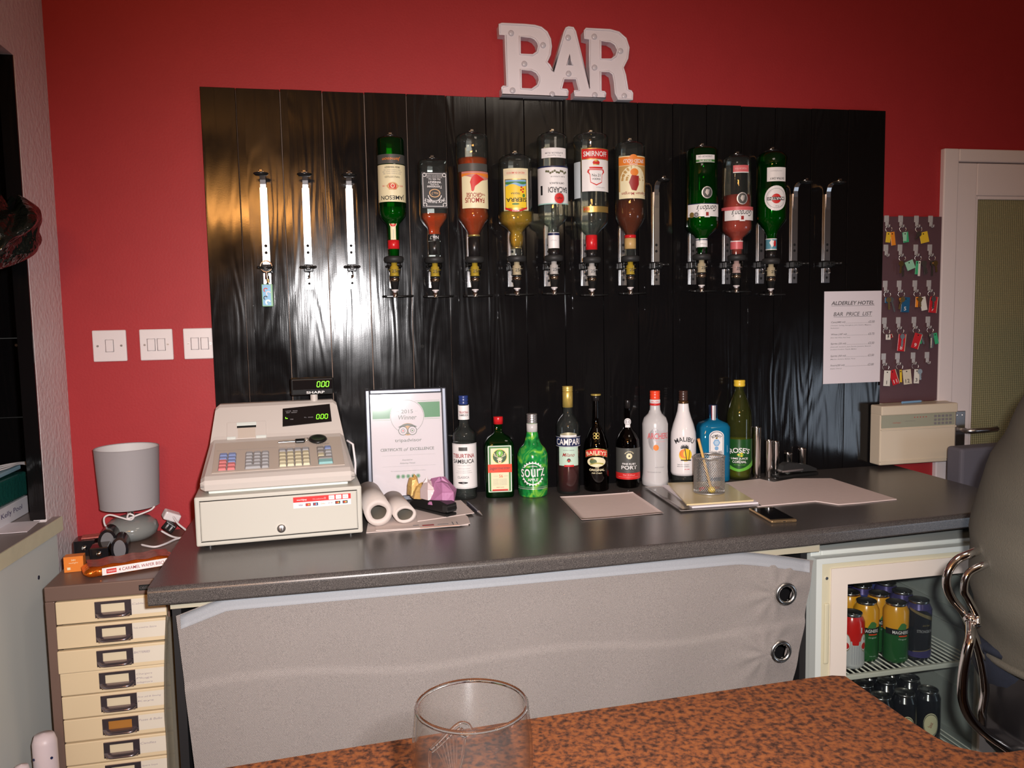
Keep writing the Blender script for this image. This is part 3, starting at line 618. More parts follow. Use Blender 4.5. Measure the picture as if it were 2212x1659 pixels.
def nart(A): A.rect(-20, 20, 211, 245, LW, 1); A.rect(-20, 20, 212, 217, NAVY, 2); A.scrib(0, 228, 14, 6, INKG, 2, 3, .5)
inv(7, 'rum_bottle', 'upside-down clear rum bottle with a red round emblem on its white label', 263, [(28, 0), (32, 5), (33, 10), (33, 160), (33, 172), (31, 180), (24, 190), (13, 197), (12, 205), (12, 263)], G_CLEAR, liquid=L_CLEAR, lv=(175, 260), art=art, artr=33.3, neck_art=(12.4, nart), bands=(('neck_band', 12.2, 246, 262, DK),))
# --- 8 big vodka
def art(A):
    A.rect(-52, 20, 34, 56, REDP, 2); A.rect(-52, 20, 33, 34.5, GOLD, 3); A.rect(-52, 20, 55.5, 57, GOLD, 3)
    A.text('SMIRNOFF', -12, 45, 11, LW, 3, w=56, flip=True)
    A.rect(-52, 20, 57, 125, LW, 1); A.poly([(-30, 78), (6, 78), (8, 84), (2, 90), (2, 106), (-12, 113), (-26, 106), (-26, 90), (-32, 84)], REDP, 2); A.poly([(-27, 80), (3, 80), (4, 84), (0, 90), (0, 105), (-12, 110.5), (-24, 105), (-24, 90), (-28, 84)], LW, 3)
    A.ell(-12, 64, 8, 5, REDP, 2); A.ell(-12, 60, 5, 2, GOLD, 3); A.rect(-19, -5, 67, 69, GOLD, 3); A.rect(-27, 3, 73, 77, REDP, 4)
    A.text('No.21', -12, 91, 6, INK, 4, flip=True); A.text('VODKA', -12, 99, 4, INK, 4, w=19, flip=True); A.scrib(-22, 117, 22, 4, INKG, 2, 5, .5)
    A.rect(24, 48, 60, 138, mat('pale_blue_label', (.55, .62, .66), .4), 1)
    A.rect(-50, 18, 157, 170, GOLD, 1); A.text('1864', 8, 163, 7, REDP, 2)
inv(8, 'vodka_bottle', 'big upside-down clear vodka bottle with a red banner over its label', 268, [(36, 0), (38.5, 4), (38.5, 20), (36.5, 25), (36.5, 30), (37.5, 150), (38.5, 184), (36, 192), (17, 212), (12.5, 218), (12, 268)], G_CLEAR, liquid=L_CLEAR, lv=(186, 265), art=art, artr=38.6, bands=(('red_neck_sleeve', 12.9, 216, 249, REDC), ('neck_band', 12.4, 250, 266, DK)))
# --- 9 spiced rum (the pictured figure is left out)
def art(A):
    A.rect(-44, 26, 31, 122, LCREAM, 1); A.rect(-44, 26, 33, 51, ORNG, 2); A.text('SPICED GOLD', -10, 42, 8, LW, 3, w=48); A.text('ORIGINAL', -8, 49, 3, LW, 3); A.ell(-8, 35, 9, 7, ORNG, 3)
    A.rect(-44, 26, 52, 107, mat('tan_corner_print', (.50, .30, .10), .4), 2); A.ell(-8, 84, 30, 32, LCREAM, 3); A.rect(-36, 22, 84, 108, LCREAM, 3)
    A.ell(-10, 66, 9, 8, ORNG, 4); A.poly([(-20, 74), (-4, 72), (2, 88), (-4, 104), (-14, 106), (-20, 92)], DRED, 4)
    A.text('Captain Morgan', -11, 111, 8, DRED, 5, w=58)
inv(9, 'rum_bottle', 'upside-down bottle of dark brown rum with an orange-topped label', 247, [(29, 0), (33, 6), (33, 155), (32, 162), (26, 175), (12.5, 194), (12, 200), (11.5, 247)], G_CLEAR, liquid=L_DARKR, lv=(123, 198), art=art, artr=33.3, bands=(('red_neck_band', 12.8, 198, 205, REDC), ('gold_neck_band', 12.8, 205, 229, mat('gold_paper', (.50, .32, .12), .4))))
# --- 11 green gin
def gin2(A, pink=False):
    if pink: A.rect(-26, 8, 22, 37, PINKP, 1); A.rect(-26, 8, 36, 38, LW, 2); A.text('PREMIUM PINK', -8, 29, 4, LPINK, 2, w=26)
    else: A.rect(-30, 12, 18, 34, LW, 1); A.rect(-30, 12, 28, 33, GRNP, 2); A.text('EN BALE SETTE', -8, 30.5, 3, LW, 3, w=26); A.text('LONDON DRY GIN', -8, 22, 4, INKG, 2, w=30)
def gin(A, pink=False):
    v = 92 if pink else 98; A.ell(-12, v, 12, 13, SILV, 1); A.ell(-12, v, 10, 11, GREYL, 2); A.poly([(-17, v - 6), (-10, v - 7), (-7, v), (-12, v + 7), (-16, v + 2)], SILV, 3)
    a, b = (115, 138) if pink else (121, 149)
    if pink: A.rect(-46, 40, 109, 115, PINKP, 1)
    A.rect(-46, 34 if not pink else 28, a, b, LW, 1); A.rect(-46, 34 if not pink else 28, a, a + 1.6, NAVY if not pink else PINKP, 2)
    A.text("Gordon's", -12, (a + b) / 2 - 3, 13, INK, 2, w=46, shear=.35); A.rect(-18, -6, b - 12, b + 2, LW, 2); A.rect(-15, -9, b - 9, b - 1, DRED, 3)
    if not pink: A.ell(22, b - 4, 6, 6, GOLD, 2); A.ell(11, b - 4, 6, 6, SILV, 3); A.ring(11, b - 4, 3, 4, INK, 4)
inv(11, 'gin_bottle', 'dark green gin bottle hanging upside down with a white script label', 231, [(29, 0), (32, 5), (32, 60), (33.5, 150), (34, 166), (31, 174), (18, 186), (12, 193), (11.5, 231)], G_GREEN, liquid=L_GRN, lv=(92, 228), p=2.6, art=gin, art2=gin2, artr=36.9, neck_art=(12.6, lambda A: (A.rect(-20, 20, 194, 213, LW, 1), A.scrib(-4, 206, 14, 4, INK, 2, 8, .5), A.rect(-20, 20, 196, 198, NAVY, 2))), bands=(('neck_band', 12, 214, 229, DK),))
inv(12, 'gin_bottle', 'clear bottle of pink gin with a pink-edged white label, hanging upside down', 213, [(24, 0), (27.5, 5), (28, 20), (30, 110), (32, 148), (31, 156), (26, 163), (14, 173), (12.5, 180), (11.5, 213)], G_CLEAR, liquid=L_PINK, lv=(82, 208), p=2.6, art=lambda A: gin(A, True), art2=lambda A: gin2(A, True), artr=34.8, neck_art=(13.2, lambda A: (A.rect(-20, 20, 180, 198, PINKP, 1), A.rect(-20, 20, 180, 182, LW, 2))))
# --- 13 vermouth
def art(A):
    A.rect(-34, 10, 36, 66, LW, 1); A.text('EXTRA DRY', -12, 60, 4.5, INK, 2, w=32); A.scrib(-10, 44, 26, 5, INKG, 2, 4, .6)
    A.ell(-10, 102, 25, 27, LW, 2, 28); A.ring(-10, 102, 20.5, 21.2, INKG, 3); A.ell(-10, 103, 10.5, 10.5, REDP, 3); A.rect(-29, 9, 99.5, 106.5, BLKL, 4); A.text('MARTINI', -10, 103, 5.4, LW, 5, w=35); A.scrib(-12, 119, 8, 4, INKG, 3, 2, .6)
inv(13, 'vermouth_bottle', 'green vermouth bottle hanging upside down with a round white label and red centre', 233, [(22, 0), (27, 3), (33, 12), (30.5, 30), (31, 70), (32.5, 100), (32.5, 143), (30, 150), (22, 160), (15, 170), (11.5, 180), (10.5, 233)], G_GREEN, liquid=L_GRN, lv=(80, 228), art=art, artr=32.8, neck_art=(11.6, lambda A: (A.rect(-18, 18, 187, 212, mat('blue_green_print', (.1, .28, .36), .4), 1), A.rect(-18, 18, 187, 189, LW, 2), A.rect(-18, 18, 210, 212, LW, 2), A.poly([(-6, 192), (0, 190), (4, 196), (-2, 207), (-6, 200)], LW, 2), A.ell(-8, 198, 3, 7, RINK, 2))), bands=(('neck_band', 11, 213, 231, DK),))

# ================================================================== bottles standing on the counter
ZC = .930
CG = 'liqueur bottles standing along the counter'
def stand(name, label, xy, k, prof, glass, ang=None, **kw):
    rz = math.atan2(xy[0], xy[1] + 2.46) * -1 if ang is None else ang
    return bottle(name, label, 'bottle', (xy[0], xy[1], ZC + .0002), k, prof, glass, group=CG, rz=rz, **kw)
def art(A):
    A.rect(-36, 36, 25, 123, LW, 1); A.ring(0, 0, 0, .1, LW, 1)
    for v in (27, 121): A.rect(-34, 34, v, v + .5, INKG, 2)
    A.rect(-13, 6, 108, 116, GREYL, 2); A.text('TIBURTINA', -3, 97, 9, DRED, 2, w=52); A.text('SAMBUCA', -3, 85, 9, INK, 2, w=50)
    for v, w_ in ((76, 30), (69, 26), (64, 32), (60, 36)): A.text('Liquore tipico italiano', -2, v, 2.4, INKG, 2, w=w_)
    A.text('CLASSICA', -4, 50, 5, INKG, 2, w=26); A.ell(-5, 38, 11, 2.4, INK, 2); A.text('70cl', -4, 38, 2, LW, 3)
stand('sambuca_bottle', 'clear sambuca bottle with a blue cap, nearest to the framed certificate', (.368, -.085), 748, [(24, 0), (26, 3), (26, 8), (24, 14), (26, 20), (26.3, 24), (26, 138), (24.5, 146), (17, 153), (12, 160), (11, 168), (10.5, 206), (10, 226)], G_CLEAR, liquid=L_CLEAR, lv=(5, 125), art=art, artr=26.6, neck_art=(12, lambda A: (A.rect(-26, 26, 174, 205, LW, 1), A.text('TIBURTINA', 0, 190, 5, DRED, 2, w=22), A.text('SAMBUCA', 0, 184, 4.5, INK, 2, w=20))), caps=((10.5, 206, 226, BLUEC, 3),))
def art(A):
    A.rect(-26, 26, 13, 116, GRNP, 1, 2); A.rect(-25.2, 25.2, 14, 115, LW, 2, 2); A.rect(-23.5, 23.5, 15.5, 113.5, GRNP, 3, 1.5); A.rect(-19.5, 19.5, 17, 110, LCREAM, 4, 1)
    A.ell(0, 92, 16, 16, mat('dark_olive_print', (.03, .075, .02), .4), 5, 28); A.ell(0, 99, 7.5, 7.5, mat('lime_print', (.16, .42, .04), .4), 6); A.rect(-.8, .8, 95, 103, LW, 7); A.rect(-3, 3, 99, 100.4, LW, 7)
    A.poly([(-3, 76), (3, 76), (4, 84), (7, 87), (3, 88), (2, 90), (-2, 90), (-3, 88), (-7, 87), (-4, 84)], LCREAM, 6); A.ell(0, 81, 1.6, 1.6, DRED, 7, 8, 1)
    for sx in (-1, 1):
        for (a, b, c, d) in ((2, 89, 8, 92), (8, 92, 11, 99), (8, 92, 13, 95), (5, 90.5, 6, 97), (11, 96, 13, 101)): A.line(sx * a, b, sx * c, d, 1., LCREAM, 7)
    A.ring(0, 92, 15, 16.5, GOLD, 6); A.rect(-26, 26, 57, 75, REDO, 8); A.text('Jagermeister', 0, 66, 9, BLKL, 9, w=46); A.text('56', 2, 49, 6.5, REDO, 5, w=8); A.rect(-14, -4, 48.7, 49.1, INKG, 5); A.rect(8, 18, 48.7, 49.1, INKG, 5)
    for v in (42, 39, 36, 33, 30): A.text('krauterlikor aus deutschland', 0, v, 1.6, INKG, 5, w=30)
    A.text('ENJOY COLD', 0, 24, 2.2, DRED, 5, w=16); A.rect(-17, 17, 16.5, 20, REDP, 5)
stand('herbal_liqueur_bottle', 'square dark green herbal liqueur bottle with a stag label and red cap', (.469, -.092), 744, [(30, 0), (31.5, 3), (32.5, 60), (33, 110), (31, 120), (24, 131), (13, 138), (8.5, 143), (8, 160)], G_DGREEN, ang=-.13, p=5., sy=.72, liquid=L_GRN, lv=(4, 90), art=art, artd=24, caps=((10.5, 160, 176, REDC, 0),))
def sleeve():
    m = bpy.data.materials.new('marbled_green_sleeve'); m.use_nodes = True; nt = m.node_tree; b = nt.nodes['Principled BSDF']
    tc = nt.nodes.new('ShaderNodeTexCoord'); n = nt.nodes.new('ShaderNodeTexNoise'); n.inputs['Scale'].default_value = 26; n.inputs['Distortion'].default_value = 1.2
    cr = nt.nodes.new('ShaderNodeValToRGB'); e = cr.color_ramp.elements; e[0].position = .35; e[0].color = (.008, .09, .02, 1); e[1].position = .72; e[1].color = (.28, .62, .05, 1)
    k_ = e.new(.52); k_.color = (.01, .26, .05, 1)
    nt.links.new(tc.outputs['Object'], n.inputs['Vector']); nt.links.new(n.outputs['Fac'], cr.inputs[0]); nt.links.new(cr.outputs[0], b.inputs['Base Color']); b.inputs['Roughness'].default_value = .12
    return m
SLV = sleeve()
def art(A):
    A.ring(0, 53, 22, 24.5, LW, 1, 40)
    for q in range(24): a = 2 * pi * q / 24; A.ell(25.5 * cos(a), 53 + 25.5 * sin(a), 1.7, 1.7, LW, 1, 6, 1)
    A.rect(-34, 34, 44, 66, mat('sleeve_green', (.01, .17, .035), .15), 2)
    A.text('sourz', 0, 55, 18, LW, 3, w=54, rot=2); A.text('APPLE', 0, 40, 6, LW, 3, w=22); A.rect(-40, 40, 19, 20.5, SILV, 2); A.rect(-40, 40, 23, 23.8, SILV, 2)
    A.text('THE ORIGINAL', 0, 70, 2.5, LW, 2, w=22, arc=30)
stand('apple_liqueur_bottle', 'round bright green marbled apple liqueur bottle with a silver cap', (.567, -.108), 742, [(30, 0), (32, 3), (33, 20), (33.5, 80), (33, 92), (28, 104), (20, 112), (17, 118), (14, 130), (12, 140), (11, 160)], SLV, art=art, artr=33.6, bands=(('collar_label', 12, 140, 159, mat('grey_white_print', (.55, .53, .52), .3)),), caps=((11.5, 159, 180, SILC, 4),))
def art(A):
    A.rect(-18, 20, 126, 130, LW, 1); A.band(lambda t: 129, lambda t: 132 + 4 * sin(pi * t), -18, 20, mat('pale_gold_print', (.45, .40, .26), .35, .4), 1)
    A.rect(-38, 38, 104, 126, NAVY, 2); A.rect(-38, 38, 104.5, 105.2, LW, 3); A.rect(-38, 38, 124.6, 125.3, LW, 3); A.text('CAMPARI', 0, 115, 14, LW, 3, w=58)
    A.rect(-22, 24, 63, 104, MINT, 1); A.text('Milano', 1, 87, 8, DRED, 2, w=26, shear=.3); A.text('DAVIDE CAMPARI', 1, 97, 2, INKG, 2, w=24); A.ell(1, 75, 4, 4.5, INK, 2); A.ell(1, 74, 2, 2.6, RINK, 3); A.rect(-5, 7, 73, 74, GOLD, 3); A.rect(-9, 12, 61, 65, RINK, 2)
stand('aperitif_bottle', 'tall bottle of dark red aperitif with a gold cap and navy name band', (.678, -.105), 732, [(23, 0), (25, 3), (25.5, 60), (25, 100), (25.5, 140), (25, 152), (20, 162), (11.5, 172), (10, 180), (10, 234)], G_CLEAR, liquid=L_RED, lv=(4, 66), art=art, artr=25.9, caps=((11.3, 188, 222, GOLDC, 0), (11.5, 222, 234, GOLDC, 3)))
def art(A):
    f = lambda t, b: b + 6 * sin(pi * t)
    A.band(lambda t: f(t, 74), lambda t: f(t, 90), -27, 27, GOLD, 2); A.band(lambda t: f(t, 75.5), lambda t: f(t, 88.5), -25.5, 25.5, REDP, 3); A.text('BAILEYS', 0, 86.5, 8.5, LCREAM, 4, w=46, arc=70)
    A.ell(0, 66, 21, 11, LCREAM, 2); A.ell(-7, 67, 8, 5.5, mat('tree_print', (.10, .14, .06), .5), 3); A.band(lambda t: 59 + 3 * sin(t * 3), lambda t: 62 + 3 * sin(t * 3), -14, 16, mat('field_print', (.4, .36, .08), .5), 3); A.ell(-9, 72, 4, 2, GOLD, 4)
    A.text('The', 1, 54, 4, LCREAM, 2, shear=.3); A.text('ORIGINAL', 1, 48.5, 5, LCREAM, 2, w=34); A.text('Irish Cream', 1, 42, 3.6, LCREAM, 2, w=22, shear=.3)
    for (a, b) in ((-3.5, 126.5), (3.5, 126.5), (-3.5, 119.5), (3.5, 119.5)): A.ring(a, b, 2.6, 3.6, GOLD, 1, 14)
stand('cream_liqueur_bottle', 'dark cream liqueur bottle with a curved red name banner and oval picture', (.769, -.095), 724, [(25, 0), (27, 3), (27.5, 60), (27, 92), (25, 105), (19, 122), (12, 136), (8, 145), (7, 160), (6.8, 196)], G_DARK, art=art, artr=27.7, caps=((8, 196, 207, DK, 0), (11.2, 208, 211, GOLDC, 0)), liquid=liq('cream_liqueur', (.04, .02, .015), (.035, .018, .012), .8), lv=(4, 90))
def art(A):
    A.rect(-40, 40, 20, 88, GREYL, 1); A.rect(-40, 40, 20, 34, REDP, 2); A.text('75cl 19.5%vol', 2, 29.5, 3.4, LPINK, 3, w=26); A.rect(-22, 24, 25, 25.4, LPINK, 3)
    for q in range(10): a = 2 * pi * q / 10; A.ell(3 + 5 * cos(a), 71 + 5 * sin(a), 1.8, 1.8, LCREAM, 2, 8, 1)
    A.ring(3, 71, 2, 5, LCREAM, 2); A.text('MANCHESTER', 3, 81, 2.4, LCREAM, 2, w=22, arc=11); A.text('FINE RUBY', 3, 54, 4, LW, 2, w=30); A.text('PORT', 3, 46, 8, LW, 2, w=35); A.text('product of portugal', 3, 38, 1.8, INKG, 2, w=20)
def nart(A): A.rect(-5.5, 5.5, 130, 136, LW, 1); A.ell(0, 143, 8, 8, LW, 1); A.ring(0, 143, 5, 6, INKG, 2); A.ell(0, 143, 3.4, 3.4, SILV, 2)
stand('port_bottle', 'slim dark port bottle with a black label and red stripe', (.875, -.080), 711, [(23, 0), (25, 3), (25.5, 90), (24.5, 104), (18, 118), (10, 128), (7.8, 135), (6.6, 172)], G_DARK, art=art, artr=25.9, neck_art=(8.8, nart), caps=((6.2, 172, 190, DK, 0),))
def art(A):
    A.ell(0, 104, 15, 24, SILV, 1, 28); A.rect(0, 24, 80, 124, mat('grey_gradient_print', (.48, .46, .47), .3), 1); A.text('ARCHERS', 8, 112, 13, PINKP, 2, w=50); A.ell(2, 87, 6, 6.5, ORNG, 2); A.text('peach schnapps', 10, 44, 3, INKG, 2, w=20, shear=.3); A.text('PEACH SCHNAPPS SPIRIT DRINK', -2, 33, 2, INKG, 2, w=30); A.text('PEACH SCHNAPPS', 12, 100, 2.2, LPINK, 2, w=22)
stand('peach_schnapps_bottle', 'frosted white peach schnapps bottle with an orange-red cap', (.962, -.085), 710, [(26, 0), (28.5, 3), (29, 14), (27.5, 26), (27, 40), (27.8, 120), (28, 136), (24, 149), (15, 158), (11.5, 166), (10.8, 176), (10.8, 189)], G_FROST, art=art, artr=28.3, bands=(('neck_paper', 11.4, 181, 189, LW), ('red_stripe', 11.5, 176, 181, REDP)), caps=((11, 189, 208, REDO, 3),), neck_art=(11.6, lambda A: A.text('ARCHERS', 0, 185, 4, PINKP, 1, w=18)))
def art(A):
    A.text('MALIBU', 3, 98, 10, INK, 1, w=46, arc=38); c = (5, 64)
    A.ell(c[0], c[1], 14, 14, YELP, 1, 24); A.ell(c[0] - 2, c[1] + 3, 11, 10, ORNG, 2, 20); A.ell(c[0] + 3, c[1] + 3, 8, 9, YELP, 3, 20); A.rect(c[0] - 10, c[0] + 12, 51.5, 54, INK, 4)
    A.line(7, 52, 3, 80, 1.6, INK, 5); A.line(11, 52, 14, 76, 1.2, INK, 5)
    for q in range(9): a = radians(-20 + q * 27); A.line(3, 80, 3 + 9 * cos(a), 80 + 7 * sin(a), 2., INK, 5)
    A.text('RUM WITH COCONUT', 0, 43, 2, INK, 1, w=26); A.text('MADE WITH CARIBBEAN', 0, 39, 2, INK, 1, w=26); A.text('RUM', 8, 33, 2, RINK, 1, w=10)
stand('coconut_rum_bottle', 'opaque white coconut rum bottle with a palm and sunset print', (1.061, -.072), 694, [(26, 18), (27.5, 24), (27.5, 60), (27.5, 98), (26.5, 110), (22, 128), (17, 142), (13, 156), (11.5, 168), (10.5, 176)], G_OPAL, art=art, artr=27.8, bands=(('clear_foot', 26.2, 0, 18.5, G_CLEAR),), caps=((11, 167, 178, mat('bronze_collar', (.10, .05, .02), .3, .6), 0), (9.6, 178, 200, BRN, 4)))
def art(A):
    pts = [(-16, 11), (16, 11), (16, 100)] + [(16 * cos(radians(a)), 100 + 12 * sin(radians(a))) for a in range(15, 180, 15)] + [(-16, 100)]
    A.poly(pts, LW, 1); A.poly([(p[0] * .9, 62 + (p[1] - 62) * .96) for p in pts], NAVY, 2); A.poly([(p[0] * .84, 62 + (p[1] - 62) * .94) for p in pts], LW, 3)
    A.text('BOMBAY', 0, 101, 6, INK, 4, w=22, arc=16); A.ell(0, 86, 8, 8, SKYB, 4, 6); A.ell(0, 86, 5, 5, mat('ice_print', (.45, .6, .75), .4), 5, 8); A.ell(0, 74, 4.5, 4.5, SKYB, 4, 8); A.ell(0, 96, 2.4, 2, GOLD, 4, 8, 1)
    A.text('SAPPHIRE', 0, 64, 6, INK, 4, w=24, arc=-40); A.text('London Dry', 0, 56, 3, SKYB, 4, w=14)
    for v in (48, 42, 36, 30, 24): A.text('distilled gin', 0, v, 2, INKG, 4, w=18)
stand('blue_gin_bottle', 'square sky-blue gin bottle with an arched white label on the counter', (1.161, -.072), 688, [(31, 0), (33, 3), (33, 118), (28, 126), (14, 132), (9, 135), (8.5, 148)], G_BLUE, ang=-.16, p=6., sy=.76, art=art, artd=25.8, liquid=liq('gin_in_blue', (.05, .4, .6), (.01, .2, .4), .3), lv=(4, 115), neck_art=(10.2, lambda A: (A.rect(-6, 3, 132, 164, SILV, 1), A.rect(-6, -4.5, 132, 164, DRED, 2))), caps=((9.6, 136, 165, mat('navy_cap', (.012, .02, .05), .3), 0),))
def art(A):
    GL = mat('deep_green_label', (.012, .07, .014), .3); LG = mat('leaf_green_print', (.12, .42, .04), .35)
    A.band(lambda t: 22 + 14 * abs(t - .5) ** 1.3 * 2, lambda t: 89, -38, 38, GL, 1, 24); A.band(lambda t: 19 + 14 * abs(t - .5) ** 1.3 * 2, lambda t: 25 + 30 * abs(t - .5) ** 1.6 * 2, -38, 38, LG, 2, 24)
    A.text("ROSE'S", 1, 66, 11, LW, 3, w=46, arc=60); 
    for q in range(6): a = q * pi / 3; A.ell(3 + 4 * cos(a), 56 + 3 * sin(a), 3, 2, YELP if q % 2 else LG, 3, 8, 1)
    A.text('LIME JUICE', 1, 47, 5.4, LW, 3, w=36); A.text('CORDIAL', 1, 40.5, 5.4, LW, 3, w=30); A.text('original', 1, 34, 3.6, LG, 3, w=24, shear=.3)
stand('cordial_bottle', 'lime cordial bottle with yellow cap and green label, rightmost counter bottle', (1.253, -.068), 685, [(24, 0), (26.5, 4), (26, 12), (27, 20), (27.3, 90), (27.5, 130), (26, 145), (21, 165), (14, 182), (9.5, 193), (9, 201)], glassy('tinted_plastic_bottle', (.60, .62, .30), (.25, .28, .08), diff=.08, dcol=(.25, .28, .08)), liquid=L_LIME, lv=(4, 91), art=art, artr=27.8, caps=((12, 201, 215, YELC, 2),))
# ================================================================== counter
def worktop_mat():
    m = mat('dark_speckled_laminate', (.055, .050, .048), .27, spec=.55, bump=(500, .06, .0006)); nt = m.node_tree; b = nt.nodes['Principled BSDF']
    tc = nt.nodes.new('ShaderNodeTexCoord'); n = nt.nodes.new('ShaderNodeTexNoise'); n.inputs['Scale'].default_value = 900; n.inputs['Detail'].default_value = 1
    cr = nt.nodes.new('ShaderNodeValToRGB'); e = cr.color_ramp.elements; e[0].position = .45; e[0].color = (.045, .040, .038, 1); e[1].position = .72; e[1].color = (.16, .14, .13, 1)
    nt.links.new(tc.outputs['Object'], n.inputs['Vector']); nt.links.new(n.outputs['Fac'], cr.inputs[0]); nt.links.new(cr.outputs[0], b.inputs['Base Color']); return m
WT = worktop_mat()
mb = MB()
fx = [(-.384, -.708), (.36, -.716), (1.10, -.690), (1.842, -.640)]     # front edge, left to right
prof = []                                                              # rounded nose of the worktop (offset inward, height)
R_ = .013
for a in range(0, 91, 15): prof.append((R_ - R_ * sin(radians(a)), .93 - R_ + R_ * cos(radians(a))))
prof += [(0, .897), (.003, .893), (.010, .892)]
vs = []; 
for (x, y) in fx:
    vs.append((x, -.024, .93)); vs += [(x, y + a, z) for a, z in prof]; vs.append((x, -.024, .892))
W_ = len(prof) + 2; fs = []
for i in range(len(fx) - 1):
    for j in range(W_ - 1): fs.append((i * W_ + j, i * W_ + j + 1, (i + 1) * W_ + j + 1, (i + 1) * W_ + j))
    fs.append((i * W_ + W_ - 1, i * W_, (i + 1) * W_, (i + 1) * W_ + W_ - 1))
mb.add(vs, fs, WT, False); mb.add(vs, [tuple(range(W_)), tuple(range(3 * W_, 4 * W_))[::-1]], WT, False)
o = mb.build('worktop'); tag(o, 'long dark speckled laminate worktop carrying the till and the bottles', 'worktop')
DARKC = mat('black_carcass', (.010, .009, .010), .6)
CREAMW = mat('cream_batten', (.42, .38, .28), .5)
t = thing('counter_base', 'black counter carcass with cream top rail hidden behind the grey curtain', 'counter', (0, 0, 0))
mb = MB(); mb.box(-.352, -.334, -.64, -.06, 0, .891, DARKC); mb.build('side_panel', t)
mb = MB(); mb.box(1.147, 1.165, -.60, -.06, 0, .891, DARKC); mb.build('side_panel', t)
mb = MB(); mb.box(-.334, 1.147, -.08, -.06, 0, .891, DARKC); mb.build('back_panel', t)
mb = MB(); mb.box(-.352, 1.165, -.655, -.641, .866, .8905, CREAMW); mb.build('top_rail', t)
mb = MB(); mb.box(-.334, 1.147, -.60, -.08, .40, .418, DARKC); mb.build('shelf', t)
mb = MB(); mb.box(1.78, 1.80, -.6, -.06, 0, .891, DARKC); mb.build('side_panel', t)
mb = MB(); mb.box(1.165, 1.78, -.08, -.06, 0, .891, DARKC); mb.build('back_panel', t)
# ------------------------------------------------------------------ curtain
def cloth_mat():
    m = bpy.data.materials.new('grey_woven_cloth'); m.use_nodes = True; nt = m.node_tree; b = nt.nodes['Principled BSDF']; N = nt.nodes.new; K = nt.links.new
    b.inputs['Roughness'].default_value = .75; b.inputs['Sheen Weight'].default_value = .2; b.inputs['Specular IOR Level'].default_value = .3
    tc = N('ShaderNodeTexCoord'); mp = N('ShaderNodeMapping'); mp.inputs['Rotation'].default_value = (0, radians(40), 0); K(tc.outputs['Object'], mp.inputs[0])
    w1 = N('ShaderNodeTexWave'); w1.bands_direction = 'X'; w1.inputs['Scale'].default_value = 130; w1.inputs['Distortion'].default_value = 1; K(mp.outputs[0], w1.inputs['Vector'])
    n = N('ShaderNodeTexNoise'); n.inputs['Scale'].default_value = 700; K(tc.outputs['Object'], n.inputs['Vector'])
    n2 = N('ShaderNodeTexNoise'); n2.inputs['Scale'].default_value = 3.5; n2.inputs['Detail'].default_value = 3; K(tc.outputs['Object'], n2.inputs['Vector'])
    a = N('ShaderNodeMath'); a.operation = 'MULTIPLY'; K(w1.outputs['Fac'], a.inputs[0]); K(n.outputs['Fac'], a.inputs[1])
    cr = N('ShaderNodeValToRGB'); e = cr.color_ramp.elements; e[0].position = .1; e[0].color = (.135, .12, .115, 1); e[1].position = .55; e[1].color = (.41, .362, .335, 1)
    K(a.outputs[0], cr.inputs[0]); K(cr.outputs[0], b.inputs['Base Color'])
    bp = N('ShaderNodeBump'); bp.inputs['Strength'].default_value = .35; bp.inputs['Distance'].default_value = .001; K(a.outputs[0], bp.inputs['Height']); K(bp.outputs[0], b.inputs['Normal']); return m
CLOTH = cloth_mat(); CLOTHB = mat('grey_blue_cloth_hem', (.30, .31, .33), .75, bump=(600, .3, .001), noise=.15, nscale=500)
